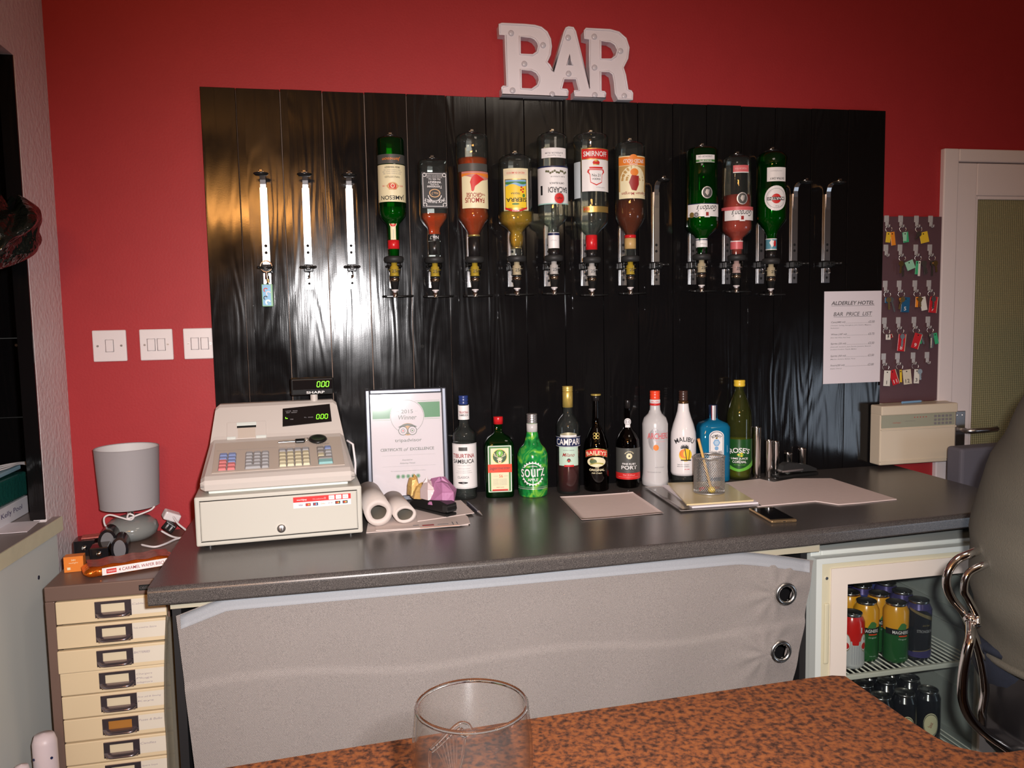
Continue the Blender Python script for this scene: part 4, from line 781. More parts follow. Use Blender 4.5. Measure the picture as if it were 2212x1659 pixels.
def curtain():
    t = thing('curtain', 'pale grey woven eyelet curtain hung sideways under the dark worktop', 'curtain', (0, 0, 0))
    ztop = lambda u: .888 - .034 * max(0, 1 - u / .07) - .040 * max(0, (u - .86) / .14) ** 1.2
    def y_(u, v, z):
        y = -.668 + .006 * sin(u * 9) * v + .004 * sin(u * 31 + 2 * v) * v + .010 * (u - .5) ** 2
        crease = .694 + .010 * sin(u * 14) + .006 * sin(u * 5 + 1)
        d = z - crease; y -= .006 / (1 + math.exp(d / .0025)) * 1.0      # the doubled-over layer steps forward
        for (ex, ez) in ((.935, .776), (.932, .632)):
            r = sqrt(((u - ex) * 1.5) ** 2 + (z - ez) ** 2); y -= .010 * math.exp(-(r / .07) ** 2) * (1 + .35 * sin(8 * math.atan2(z - ez, (u - ex) * 1.5)))
        y += .0018 * sin(3.2 * z * 20 + u * 30) * (1 if u > .85 else 0) * (u - .85) * 6
        return y
    def f(u, v):
        zt = ztop(u); zb = .40 + .02 * u; z = zt + (zb - zt) * v
        xl = -.340 + .028 * v; xr = 1.142 - .062 * v - .02 * v * v
        return (xl + (xr - xl) * u, y_(u, v, z), z)
    mb = MB(); nu, nv = 170, 90
    # eyelet holes are left open: cells inside the rings are skipped
    vs = [f(i / nu, j / nv) for j in range(nv + 1) for i in range(nu + 1)]; W = nu + 1; EY = [(1.058, .776), (1.046, .632)]; fs = []
    for j in range(nv):
        for i in range(nu):
            q = (j * W + i, j * W + i + 1, (j + 1) * W + i + 1, (j + 1) * W + i); cx = sum(vs[k][0] for k in q) / 4; cz = sum(vs[k][2] for k in q) / 4
            if all((cx - a) ** 2 + (cz - b) ** 2 > .0205 ** 2 for a, b in EY): fs.append(q)
    mb.add(vs, fs, CLOTH, True); mb.build('cloth', t)
    mb = MB(); g = lambda u, v: (f(u, 0)[0], y_(u, 0, .88) - .0025, ztop(u) - .001 - v * .030)
    mb.grid(lambda u, v: g(.006 + .985 * u, v), 80, 3, CLOTHB, thick=.0008); tag(mb.build('folded_hem', t), 'blue-grey turned hem along the top')
    for (ex, ez) in EY:
        mb = MB(); yy = -.681; P_ = [(ex + .0235 * cos(a * pi / 16), yy, ez + .0235 * sin(a * pi / 16)) for a in range(32)]
        mb.tube(P_, .0058, mat('eyelet_steel', (.75, .74, .72), .25, 1.), 10, True); mb.build('eyelet', t)
curtain()
# ------------------------------------------------------------------ glass-door fridge with cans
FRW = mat('fridge_white', (.62, .66, .62), .35); FRC = mat('fridge_door_cream', (.74, .66, .58), .35, bump=(90, .03, .001)); FRI = mat('fridge_lining', (.42, .43, .40), .45); WIRE = mat('white_wire', (.70, .68, .60), .35)
FX0, FX1, FY0, FY1 = 1.176, 1.745, -.60, -.10
t = thing('drinks_fridge', "white glass-door fridge full of cans under the right end of worktop", 'fridge', (0, 0, 0))
mb = MB()
mb.box(FX0, FX0 + .03, FY0, FY1, .02, .848, FRW, .003); mb.box(FX1 - .03, FX1, FY0, FY1, .02, .848, FRW, .003); mb.box(FX0 + .03, FX1 - .03, FY0, FY1, .815, .848, FRW, .003)
mb.box(FX0 + .03, FX1 - .03, FY0, FY1, .02, .06, FRW, .003); mb.box(FX0 + .03, FX1 - .03, FY1 - .03, FY1, .06, .815, FRI); mb.box(FX1 - .034, FX1 - .03, FY0 + .01, FY1 - .03, .06, .815, FRI); mb.box(FX0 + .03, FX0 + .034, FY0 + .01, FY1 - .03, .06, .815, FRI)
for zz in (.18, .24, .38, .44, .55, .60, .70, .76): mb.box(FX1 - .040, FX1 - .034, FY0 + .02, FY1 - .03, zz, zz + .005, FRI)
mb.build('cabinet', t)
# door: outer white edge, recessed strip, mitred cream frame, pane
mb = MB(); y0, y1 = FY0 - .032, FY0 - .004
def frame_(mb, x0, x1, z0, z1, wl, wr, wt, wb, ya, yb, mt):
    I = (x0 + wl, x1 - wr, z0 + wb, z1 - wt); V = []
    for y in (ya, yb):
        V += [(x0, y, z0), (x1, y, z0), (x1, y, z1), (x0, y, z1), (I[0], y, I[2]), (I[1], y, I[2]), (I[1], y, I[3]), (I[0], y, I[3])]
    F = []
    for a in range(4):
        b = (a + 1) % 4; F += [(a, b, 4 + b, 4 + a), (8 + a, 12 + a, 12 + b, 8 + b), (a, 8 + a, 8 + b, b), (4 + a, 4 + b, 12 + b, 12 + a)]
    mb.add(V, F, mt)
frame_(mb, FX0 - .004, FX1 + .004, .03, .838, .016, .016, .014, .016, y0, y1, FRW)
frame_(mb, FX0 + .012, FX1 - .012, .046, .824, .034, .020, .016, .02, y0 + .006, y1, mat('fridge_strip', (.60, .56, .40), .35))
frame_(mb, FX0 + .040, FX1 - .028, .062, .809, .046, .046, .044, .046, y0 + .001, y1, FRC)
mb.build('door', t)
d_ = t.children[-1]
mb = MB(); mb.box(FX0 + .022, FX0 + .036, y0 + .0005, y0 + .007, .56, .72, mat('fridge_strip', ()), .004); mb.build('handle_strip', d_)
mb = MB(); mb.cyl((FX0 + .028, y0 + .007, .785), (FX0 + .028, y0 + .003, .785), .004, STEEL, 12); mb.build('screw', d_)
mb = MB(); mb.box(FX0 + .086, FX1 - .074, y0 + .010, y0 + .013, .108, .765, glassy('fridge_pane', (.93, .95, .94), (.6, .66, .62))); mb.build('glass_pane', d_)
def shelf(z):
    mb = MB(); mb.box(FX0 + .036, FX1 - .042, FY0 + .012, FY0 + .024, z - .012, z + .002, WIRE, .003); mb.box(FX0 + .036, FX1 - .042, FY1 - .045, FY1 - .035, z - .01, z, WIRE, .002)
    x = FX0 + .045
    while x < FX1 - .045: mb.tube([(x, FY0 + .018, z), (x, FY1 - .04, z)], .0022, WIRE, 6); x += .0175
    o = mb.build('wire_shelf', t)
ZS = .498; shelf(ZS); shelf(.235)
ALC = mat('can_lid', (.66, .66, .68), .25, 1.)
CR = mat('can_red', (.62, .02, .018), .22, .0, coat=.4); CW = mat('can_white', (.62, .62, .64), .3, .2); CY = mat('can_amber', (.78, .36, .02), .25, coat=.3); CGR = mat('can_green', (.015, .10, .025), .25, coat=.3)
CB = mat('can_black', (.012, .012, .016), .22, coat=.4); CP = mat('can_purple', (.07, .055, .20), .25, .3); CGO = mat('can_gold', (.55, .42, .2), .25, .7); CBL = mat('can_blue', (.06, .08, .30), .25, .3)
def can(name, label, kind, x, y, z, h=.165, r=.033, rz=0., group='drink cans in the fridge'):
    t = thing(name, label, 'can', (x, y, z), rz, group)
    body = {'cider': CGR, 'red': CW, 'dark': CB, 'stout': CB, 'blue': CBL}[kind]
    pr = [(r * .74, .0), (r * .80, .002), (r * .98, .009), (r, .013)]
    mb = MB(); mb.lathe([(0, .004), (r * .66, .003)] + pr + ([(r, h * .55)] if kind in ('cider', 'red') else [(r, h - .022)]), body, 28, caps=(False, False))
    if kind == 'cider': mb.lathe([(r, h * .55), (r, h - .022), (r * .80, h - .007)], CY, 28, caps=(False, False))
    elif kind == 'red': mb.lathe([(r, h * .55), (r, h - .022), (r * .80, h - .007)], CR, 28, caps=(False, False))
    elif kind == 'blue': mb.lathe([(r, h - .022), (r * .80, h - .007)], CP, 28, caps=(False, False))
    else: mb.lathe([(r, h - .022), (r * .80, h - .007)], CP if kind == 'dark' else CB, 28, caps=(False, False))
    A = Art(mb, 1000., r=r, ang=-rz * 0)
    H = h * 1000
    if kind == 'cider':
        A.rect(-40, 40, H * .50, H * .60, BLKL, 1); A.poly([(-8, H * .59), (16, H * .59), (18, H * .66), (10, H * .70), (2, H * .70), (-4, H * .64)], GRNP, 2)
        A.text('MAGNERS', 2, H * .545, 9, LW, 2, w=44); A.rect(-4, 20, H * .475, H * .495, REDO, 2); A.text('Original', 6, H * .43, 5, MINT, 2, w=22); A.text('irish cider', 8, H * .12, 2.5, MINT, 2, w=18)
    if kind == 'red':
        A.poly([(-10, H * .56), (10, H * .56), (8, H * .46), (-8, H * .46)], CR, 1); A.rect(-16, 16, H * .53, H * .56, CR, 1)
        for sx in (-1, 1): A.ell(sx * 24, H * .50, 11, 24, LW, 2); A.ring(sx * 24, H * .50, 22, 24, GOLD, 3, asp=.45); A.ell(sx * 24, H * .44, 8, 9, REDP, 3); A.poly([(sx * 22, H * .55), (sx * 26, H * .55), (sx * 24, H * .62)], GRNP, 4)
        for u in (-9, -3, 3, 9): A.rect(u - .6, u + .6, 16, H * .45, mat('can_grey_line', (.35, .35, .4), .4), 1)
        A.rect(14, 18, H * .68, H * .78, LW, 1)
    if kind == 'dark':
        A.band(lambda t: H * (.86 - .22 * t), lambda t: H * (.90 - .19 * t), -40, 40, CGO, 1, 24); A.band(lambda t: H * (.78 - .05 * t), lambda t: H * (.86 - .22 * t + .0), -40, -36, CB, 1); A.band(lambda t: H * (.90 - .19 * t), lambda t: H * .865 + 0 * t, -6, 40, CP, 1, 24)
        A.text('STRONGBOW', 2, H * .52, 8, SILV, 2, w=44); A.text('dark fruit', 4, H * .62, 5, GOLD, 2, w=20, shear=.3); A.band(lambda t: H * (.16 + .06 * t), lambda t: H * (.175 + .06 * t), -30, 40, CGO, 1, 20); A.rect(-50, 50, 12, 26, CP, 1)
        A.band(lambda t: H * .14, lambda t: H * (.16 + .06 * t), -30, 40, CP, 1, 20)
    if kind == 'stout': A.ell(-6, H * .46, 20, 34, LCREAM, 1, 24); A.ring(-6, H * .46, 29, 31, GREYL, 2, asp=.62); A.text('Stout', -8, H * .46, 9, DRED, 3, w=16, rot=70)
    mb.build('body', t)
    mb = MB(); mb.lathe([(r * .80, h - .0075), (r * .82, h - .002), (r * .80, h), (r * .76, h - .001), (r * .73, h - .005), (0, h - .005)], ALC, 28, caps=(False, False))
    mb.tube([(0, -.004, h - .0035), (.006, -.010, h - .003), (0, -.016, h - .003), (-.006, -.010, h - .0035)], .0012, ALC, 5, True); mb.build('lid', t)
    return t
kinds = [('red', 1.343, ['red', 'red', 'cider', 'cider', 'blue']), ('c', 1.408, ['cider', 'cider', 'cider', 'blue', 'blue']), ('c', 1.478, ['cider', 'cider', 'blue', 'dark', 'blue']), ('d', 1.549, ['dark', 'dark', 'dark', 'blue', 'blue'])]
posd = ['in the front row', 'in the second row', 'in the middle row', 'in the fourth row', 'in the back row']; cold = ['leftmost column', 'second column', 'third column', 'rightmost column']
desc = {'red': 'red-topped white beer can', 'cider': 'amber and green cider can', 'dark': 'black and purple cider can', 'blue': 'violet blue can'}
for c, (_, x, ks) in enumerate(kinds):
    for r_, kd in enumerate(ks):
        can('drink_can', '%s %s, %s of the upper fridge shelf' % (desc[kd], posd[r_], cold[c]), kd, x + (.004 * r_ if c == 3 else 0), -.535 + r_ * .074 + (.030 if c == 1 else 0), ZS + .0025, h=.150 if kd == 'red' else .166, rz=-.28 + (.12 if c == 3 else 0))
can('drink_can', 'black can stacked on another', 'dark', 1.585, -.445, ZS + .0025 + .167, h=.05 + .02, r=.033) if False else None
for c, x in enumerate((1.36, 1.44, 1.515, 1.59)):
    for r_ in range(3):
        can('drink_can', 'dark stout can %s, %s of lower fridge shelf' % (posd[r_], cold[c]), 'stout', x, -.53 + r_ * .076, .235 + .0025, h=.166, rz=-.2, group='stout cans on the lower fridge shelf')
# ================================================================== things on the worktop
TILLC = mat('till_plastic', (.54, .49, .45), .38, bump=(400, .05, .0005)); TILL2 = mat('till_panel', (.50, .425, .36), .42, bump=(400, .05, .0005)); DRAWC = mat('till_drawer_paint', (.50, .48, .42), .42, bump=(300, .08, .0006))
LED = mat('green_led', (.1, .5, .02), .4, emit=(.28, 1., .03), estr=1.6); SCR = mat('black_display_window', (.010, .008, .008), .1)
def seg7(A, s, u, v, h, lay, mt):
    w_ = h * .52; th = h * .13; sk = .14
    segs = {'0': 'abcdef', 'L': 'de', '.': ''}
    for ch in s:
        if ch == '.': A.rect(u - w_ * .22, u - w_ * .22 + th, v - h / 2, v - h / 2 + th, mt, lay); u += w_ * .12; continue
        def S(a, b, c, d): A.line(u + a * w_ + sk * (b - .5) * h, v + (b - .5) * h, u + c * w_ + sk * (d - .5) * h, v + (d - .5) * h, th, mt, lay)
        for g in segs[ch]:
            {'a': lambda: S(.08, 1, .92, 1), 'b': lambda: S(1, .94, 1, .54), 'c': lambda: S(1, .46, 1, .06), 'd': lambda: S(.08, 0, .92, 0), 'e': lambda: S(0, .46, 0, .06), 'f': lambda: S(0, .94, 0, .54)}[g]()
        u += w_ * 1.5
def till():
    t = thing('cash_register', 'cream electronic cash register with green digits on the left end of the worktop', 'cash register', (-.135, -.437, .9302), .055)
    # local: x -.193..+.193, y 0 front .. +.35 back
    mb = MB()
    for sx in (-1, 1):
        for y in (.03, .32): mb.cyl((sx * .165, y, 0), (sx * .165, y, .008), .012, BLACKP, 12)
    mb.build('feet', t)
    mb = MB(); mb.box(-.193, .193, 0, .35, .008, .126, DRAWC, .004); mb.build('drawer_case', t)
    mb = MB(); mb.box(-.181, .181, -.0035, .01, .020, .115, DRAWC, .003)
    mb.tube([(-.1815, -.0006, .0192), (.1815, -.0006, .0192), (.1815, -.0006, .1158), (-.1815, -.0006, .1158)], .0011, HOLE, 4, True)
    dr = mb.build('drawer', t)
    mb = MB(); mb.lathe([(.0105, .003), (.010, .0062), (.007, .0078), (0, .0082)], STEEL, 24, caps=(False, False)); mb.v = [Vector((v.x, -v.z, v.y + .037)) for v in mb.v]; mb.box(-.001, .001, -.0082, -.0072, .033, .041, HOLE); mb.build('lock', dr)
    mb = MB(); A = Art(mb, 1., d=.0036); A.rect(.030, .166, .083, .110, PAPER, 1); A.rect(.030, .166, .097, .110, REDP, 2)
    A.text('worldpay', .050, .1025, .0052, LW, 3, w=.024); A.text('We welcome', .088, .1025, .0034, LPINK, 3, w=.026); A.ring(.1045, .103, .0015, .0025, LPINK, 3, 10)
    for q, s_ in enumerate(('Pay', 'G Pay', 'pay')): x = .1135 + q * .0165; A.rect(x, x + .0135, .0985, .1085, LW, 3, .001); A.text(s_, x + .0068, .1035, .0035, INKG, 4, w=.009)
    for q, (s_, c) in enumerate((('VISA', NAVY), ('', DRED), ('', NAVY), ('Delta', ORNG), ('JCB', INKG), ('', INK), ('', INK))):
        x = .041 + q * .0175
        if s_: A.text(s_, x + .006, .0900, .0038, c, 3, w=.010)
        else: A.rect(x, x + .012, .0865, .0935, c, 3); A.ell(x + .0042, .090, .0022, .0022, REDO, 4, 8, 1); A.ell(x + .0078, .090, .0022, .0022, SKYB if q == 2 else GOLD, 4, 8, 1)
    mb.build('sticker', dr)
    # body: profile in y,z swept across x with a narrowing hood
    P_ = [(.030, .132), (.020, .136), (.017, .150), (.022, .160), (.034, .168), (.20, .222), (.215, .228), (.222, .236), (.272, .305), (.284, .312), (.31, .312), (.33, .30), (.335, .132)]
    def hw(z): return .178 + (.002 if z < .17 else 0) - max(0, z - .17) * .155
    mb = MB(); n = len(P_); V = []
    for k_, e in ((-1, 0), (-1, 1), (1, 1), (1, 0)):
        for (y, z) in P_:
            w2 = hw(z); 
            if e: V.append((k_ * (w2 - .010) , y, z))
            else: cy, cz = .18, .19; V.append((k_ * w2, y + (.008 if y < cy else -.006), z - (.008 if z > .15 else -.004)))
    F = []
    for a in range(3):
        for i in range(n): j = (i + 1) % n; F.append((a * n + i, a * n + j, (a + 1) * n + j, (a + 1) * n + i))
    F += [tuple(range(n))[::-1], tuple(range(3 * n, 4 * n))]
    mb.add(V, F, TILLC); mb.box(-.163, .163, .03, .33, .126, .134, FRW, .002)
    mb.tube([(-.181, .0195, .146), (.181, .0195, .146)], .0006, INKG, 4)
    mb.build('body', t)
    # keyboard panel on the slope
    a0 = math.atan2(.222 - .168, .20 - .034); S = Matrix.Translation((0, .034, .168)) @ Matrix.Rotation(a0, 4, 'X')
    L_ = sqrt(.054 ** 2 + .166 ** 2)
    mb = MB(); mb.T = S; mb.box(-.155, .158, .012, L_ - .004, -.002, .0012, TILL2, .0006); 
    mb.box(-.15, .02, L_ - .048, L_ - .0475, .001, .0014, INKG); mb.build('key_panel', t)
    def key(x, y, w_, d, mt, nm='key', h=.006):
        m2 = MB(); m2.T = S; m2.box(x, x + w_, y, y + d, .0008, .001 + h, mt, .0008, 1, top=(.0014, .0014)); return m2.build(nm, t)
    KB = mat('key_blue', (.22, .28, .50), .4); KR = mat('key_pink', (.62, .20, .20), .4); KG = mat('key_grey', (.36, .36, .37), .4); KL = mat('key_pale', (.52, .47, .32), .4); KY = mat('key_cream', (.66, .62, .44), .4); KT = mat('key_teal', (.25, .48, .48), .4); KD = mat('key_dark_grey', (.28, .26, .25), .4)
    m2 = MB(); m2.T = S
    for (x0, x1, ya, yb) in ((-.142, -.101, .020, .108), (-.080, -.023, .020, .108), (.0, .076, .020, .116), (.094, .131, .020, .116)): m2.box(x0, x1, ya, yb, .0005, .0016, KD)
    m2.build('key_wells', t)
    for c in range(2):
        for r_ in range(5): key(-.141 + c * .0205, .021 + r_ * .0172, .0185, .0152, (KR if r_ < 2 or (r_ == 2 and c == 0) else KB))
    for r_ in range(5):
        if r_ == 0: key(-.079, .021, .0365, .0152, KG); key(-.0405, .021, .0165, .0152, KG); continue
        for c in range(3): key(-.079 + c * .0192, .021 + r_ * .0172, .0165, .0152, KG)
    for r_ in range(5):
        for c in range(4): key(.001 + c * .0189, .021 + r_ * .0186, .0168, .0165, KY if r_ == 0 else (KG if r_ == 4 else KL))
    key(.095, .021, .0350, .020, KT); key(.095, .043, .0350, .0135, KD); key(.095, .0585, .0165, .0165, KL); key(.1135, .0585, .0165, .0165, KG)
    key(.095, .077, .0165, .0165, KD); key(.1135, .077, .0165, .0165, KG); key(.095, .0955, .0165, .0165, KD); key(.1135, .0955, .0165, .0165, KB)
    m2 = MB(); m2.T = S; m2.cyl((.108, .150, .001), (.108, .150, .003), .0065, BLACKP, 16); m2.build('mode_lock', t)
    m2 = MB(); m2.T = S; V_, F_, bb = text_tris('SHARP'); kx = .034 / (bb[1] - bb[0]); m2.add([((v[0] - bb[0]) * kx + .094, (v[1] - bb[2]) * kx * .8 + .128, .0016) for v in V_], F_, KD); m2.build('maker_name', t)
    # hood: receipt printer and operator display
    ah = math.atan2(.305 - .236, .272 - .222); H_ = Matrix.Translation((0, .222, .236)) @ Matrix.Rotation(ah, 4, 'X')
    m2 = MB(); m2.T = H_
    m2.box(-.128, -.030, -.012, .038, -.001, .0022, TILLC, .001); m2.box(-.128, -.106, -.013, -.006, .0, .006, FRW, .001); m2.box(-.056, -.030, -.013, -.006, .0, .006, FRW, .001)
    m2.box(-.103, -.055, .020, .026, .0016, .0030, HOLE); m2.box(-.104, -.054, .026, .036, .001, .0045, FRW, .001); m2.box(-.101, -.057, -.010, .020, .0016, .0026, TILL2)
    m2.build('receipt_printer', t)
    m2 = MB(); m2.T = H_; m2.prism([(.012, .018), (.140, .026), (.138, .080), (.014, .072)], -.001, .0025, SCR, 'z'); 
    # lettering on the display lies in the hood's plane
    m3 = MB(); A = Art(m3, 1., d=0); seg7(A, '0.00', .101, .0415, .0135, 1, LED); A.rect(.020, .026, .040, .0418, LED, 1); A.rect(.020, .0218, .040, .045, LED, 1)
    A.text('LINE  REG', .037, .063, .0028, INKG, 1, w=.03); A.text('DEPT  REPEAT', .037, .058, .0028, INKG, 1, w=.028); A.text('ITEM', .036, .0375, .003, INKG, 1, w=.008); A.text('TL  CHG', .080, .041, .0028, INKG, 1, w=.024)
    V = [(v.x, v.z, .003 + (-v.y)) for v in m3.v]
    for f_, mi_ in zip(m3.f, m3.mi): pass
    o_ = len(m2.v); 
    for p in V: m2.v.append(m2.T @ Vector(p))
    for f_, mi_ in zip(m3.f, m3.mi): m2.f.append([i + o_ for i in f_]); m2.mi.append(m2.m(m3.mats[mi_])); m2.sm.append(False)
    m2.build('operator_display', t)
    # customer display on a post
    m2 = MB(); m2.cyl((.098, .290, .308), (.098, .290, .335), .010, TILLC, 16); m2.build('display_post', t)
    m2 = MB(); m2.T = Matrix.Translation((.094, .285, .350)) @ Matrix.Rotation(-.02, 4, 'Z') @ Matrix.Rotation(.12, 4, 'X')
    m2.box(-.0565, .0565, -.012, .016, -.021, .024, BLACKP, .004); m2.box(-.051, .053, -.0135, -.011, -.006, .021, SCR, .001)
    A = Art(m2, 1., d=.0137); seg7(A, '0.00', .013, .0085, .0145, 1, LED); A.text('SHARP', .008, -.0135, .0068, LW, 1, w=.048)
    m2.build('customer_display', t)
    m2 = MB(); m2.box(.176, .1785, .08, .30, .15, .158, KD); m2.tube([(.18, .26, .20), (.195, .25, .19), (.199, .24, .14), (.196, .27, .02)], .003, WHITEP, 8); m2.build('side_cable', t)
till()
# till keys lying on the register
t = thing('key_bunch', 'key with black head and round black fob lying on the cash register', 'keys', (-.105, -.262, 1.147), .05, rot=(.31, 0, .06))
mb = MB(); mb.lathe([(0, 0), (.021, 0), (.024, .003), (.022, .0065), (.016, .0075), (.013, .006), (0, .006)], BLACKP, 28, (.060, .004, 0)); mb.build('round_fob', t)
mb = MB(); mb.box(.002, .027, -.009, .008, .0, .007, BLACKP, .003); mb.build('key_head', t)
mb = MB(); mb.box(-.040, .004, -.004, .002, .002, .0042, STEEL, .0005); mb.build('key_blade', t)
mb = MB(); mb.tube([(.031 + .007 * cos(a), .003 + .007 * sin(a), .005) for a in [i * pi / 8 for i in range(16)]], .001, CHROME, 6, True); mb.build('ring', t)
# ------------------------------------------------------------------ framed certificate
t = thing('picture_frame', 'silver framed award certificate leaning on the planks beside the till', 'picture frame', (.204, -.074, .9305), 0, rot=(-.097, 0, -.040))
FS = mat('pewter_frame', (.09, .095, .115), .32, .5)
mb = MB()
def bar_(mb, x0, x1, z0, z1): mb.box(x0, x1, -.006, .012, z0, z1, FS, .004, 3)
bar_(mb, -.118, -.103, 0, .326); bar_(mb, .103, .118, 0, .326); bar_(mb, -.105, .105, 0, .015); bar_(mb, -.105, .105, .311, .326); mb.build('frame', t)
mb = MB(); mb.box(-.104, .104, .003, .009, .013, .313, PAPER); A = Art(mb, 1., d=-.003)
GB = mat('soft_green_print', (.16, .36, .20), .6); GO = mat('circle_ink', (.25, .27, .25), .6)
A.rect(-.098, .098, .240, .285, GB, 1); A.rect(-.098, .098, .2355, .2362, GB, 1); A.rect(-.098, .098, .2885, .2892, GB, 1)
A.ell(.002, .244, .050, .051, PAPER, 2, 40); A.ring(.002, .244, .0475, .0485, GO, 3, 40)
A.text('2015', .002, .259, .011, GO, 4, w=.034); A.text('Winner', .002, .242, .013, GO, 4, w=.054, shear=.2); A.line(-.030, .259, -.020, .259, .0004, GO, 4); A.line(.024, .259, .034, .259, .0004, GO, 4)
# the round-eyed emblem
A.ell(.002, .207, .024, .018, mat('peach_print', (.72, .46, .26), .6), 4)
A.poly([(-.026, .214), (-.010, .222), (.002, .224), (.014, .222), (.030, .214), (.022, .212), (.002, .218), (-.018, .212)], GO, 5)
for sx in (-1, 1): x = .002 + sx * .0135; A.ell(x, .203, .0135, .0135, GO, 5, 24); A.ell(x, .203, .0115, .0115, PAPER, 6, 24); A.ring(x, .203, .005, .0065, GO, 7, 18); A.ell(x, .203, .0022, .0022, REDP if sx < 0 else GRNP, 7, 10, 1)
A.poly([(-.002, .197), (.006, .197), (.002, .190)], GO, 7)
A.text('tripadvisor', .003, .174, .0125, GO, 4, w=.078); A.text('CERTIFICATE', -.047, .149, .0085, GO, 4, w=.062); A.text('of', -.005, .149, .010, GO, 4, shear=.3); A.text('EXCELLENCE', .042, .149, .0085, GO, 4, w=.070)
for v in (.132, .100): A.line(-.075, v, .080, v, .0003, GO, 4)
A.text('Awarded to', -.002, .118, .0045, GO, 4, w=.030, shear=.3); A.text('Alderley Hotel', -.002, .108, .0055, GO, 4, w=.044); A.text('For consistently earning excellent reviews from travellers', 0, .086, .003, GO, 4, w=.10)
for q in range(5): A.ring(-.030 + q * .0145, .070, .0052, .0062, GB, 4, 18); A.ell(-.030 + q * .0145, .070, .0042, .0042, GB, 4, 14)
mb.build('certificate', t)
mb = MB(); mb.box(-.104, .104, -.0005, .0005, .013, .313, glassy('picture_glass', (.97, .97, .97), (.9, .9, .9), .085)); mb.build('glass', t)
mb = MB(); mb.box(-.112, .112, .0125, .016, .006, .32, BLACKM); mb.build('backing_board', t)
# ------------------------------------------------------------------ paper rolls, papers, stapler
TR = mat('roll_paper', (.58, .51, .47), .6); CT = mat('card_tube', (.30, .27, .22), .7)
def roll(x, y, r, ri, L, ang, label, squash=1.):
    t = thing('paper_roll', label, 'paper roll', (x, y, ZC + r * squash + .0078), ang, 'paper rolls beside the till')
    mb = MB(); n = 40; V = []; 
    for (yy) in (0, L):
        for (rr, sq, e) in ((r, squash, 0), (ri, squash * .92, 1)):
            for i in range(n):
                a = 2 * pi * i / n; wob = 1 + (.03 * sin(3 * a + 1) + .02 * sin(5 * a)) * e; V.append((rr * cos(a) * wob * (1.04 if squash < 1 else 1), yy, rr * sin(a) * wob * sq))
    F = []
    for i in range(n):
        j = (i + 1) % n; F += [(i, j, 2 * n + j, 2 * n + i), (i, n + i, n + j, j), (n + i, 3 * n + i, 3 * n + j, n + j), (2 * n + i, 2 * n + j, 3 * n + j, 3 * n + i)]
    mb.add(V, F, TR, True); mb.build('paper', t)
    mb = MB(); V = []
    for yy in (.003, L - .003):
        for i in range(n): a = 2 * pi * i / n; wob = 1 + (.03 * sin(3 * a + 1) + .02 * sin(5 * a)); V.append((ri * .97 * cos(a) * wob * (1.04 if squash < 1 else 1), yy, ri * .97 * sin(a) * wob * squash * .92))
    mb.add(V, [(i, (i + 1) % n, n + (i + 1) % n, n + i) for i in range(n)], CT, True); mb.build('card_tube', t)
roll(.100, -.370, .0345, .0205, .23, .07, 'larger white paper roll on the papers, touching the till')
roll(.1675, -.362, .0275, .0200, .19, .10, 'smaller squashed white paper roll lying beside the larger roll', .82)
def sheet(name, label, cat, pts, z, th, mt, art_=None, curl=.0, group=None, n=16, seed=0):
    """a paper laid on the worktop: quad pts (x,y) in order, slightly curled, with thickness"""
    mb = MB(); A_, B_, C_, D_ = [Vector((p[0], p[1], 0)) for p in pts]; rnd = random.Random(seed); ph = [rnd.uniform(0, 6) for _ in range(4)]
    def f(u, v):
        p = (A_ * (1 - u) + B_ * u) * (1 - v) + (D_ * (1 - u) + C_ * u) * v
        e = abs(2 * u - 1) ** 4 + abs(2 * v - 1) ** 6
        return (p.x, p.y, z + th + curl * (.5 * e + .22 * (1 + sin(7 * u + ph[0])) * (1 + sin(5 * v + ph[1])) * .5))
    # counter-clockwise from above so the thickness goes downward
    mb.grid(f, n, n, mt, True, thick=th); o = mb.build(name); tag(o, label, cat, group); return o
PINKB = mat('pinkish_bag_paper', (.74, .60, .56), .6, noise=.05, nscale=60, bump=(25, .15, .003)); 
def ccw(p): 
    a = sum(p[i][0] * p[(i + 1) % len(p)][1] - p[(i + 1) % len(p)][0] * p[i][1] for i in range(len(p))); return p if a > 0 else p[::-1]
Z0 = ZC + .0003
sheet('paper_bag', 'flat pinkish paper bag lying alone in front of the port bottle', 'paper bag', ccw([(.633, -.168), (.856, -.172), (.846, -.431), (.616, -.439)]), Z0, .0008, PINKB, curl=.002, seed=1)
mb = MB(); P_ = ccw([(1.150, -.135), (1.301, -.112), (1.318, -.168), (1.406, -.138), (1.514, -.170), (1.522, -.469), (1.400, -.478), (1.335, -.478), (1.299, -.425), (1.118, -.434), (1.10, -.30)])
mb.prism(P_, ZC + .0004, ZC + .0030, PINKB, 'z'); o = mb.build('paper_bag'); tag(o, 'large opened-out pinkish paper bag spread at the right, under the stapler edge', 'paper bag')
CLP = glassy('clear_wallet_plastic', (.80, .76, .74), (.7, .7, .7), .12, diff=.6, dcol=(.75, .68, .64))
sheet('plastic_wallet', 'clear plastic wallet under the cream pads and pencil pot', 'folder', ccw([(.911, -.124), (1.17, -.150), (1.125, -.440), (.894, -.432)]), ZC + .0034, .0012, CLP, curl=.001, seed=2)
KP = mat('kraft_cream_card', (.66, .54, .30), .32, coat=.25)
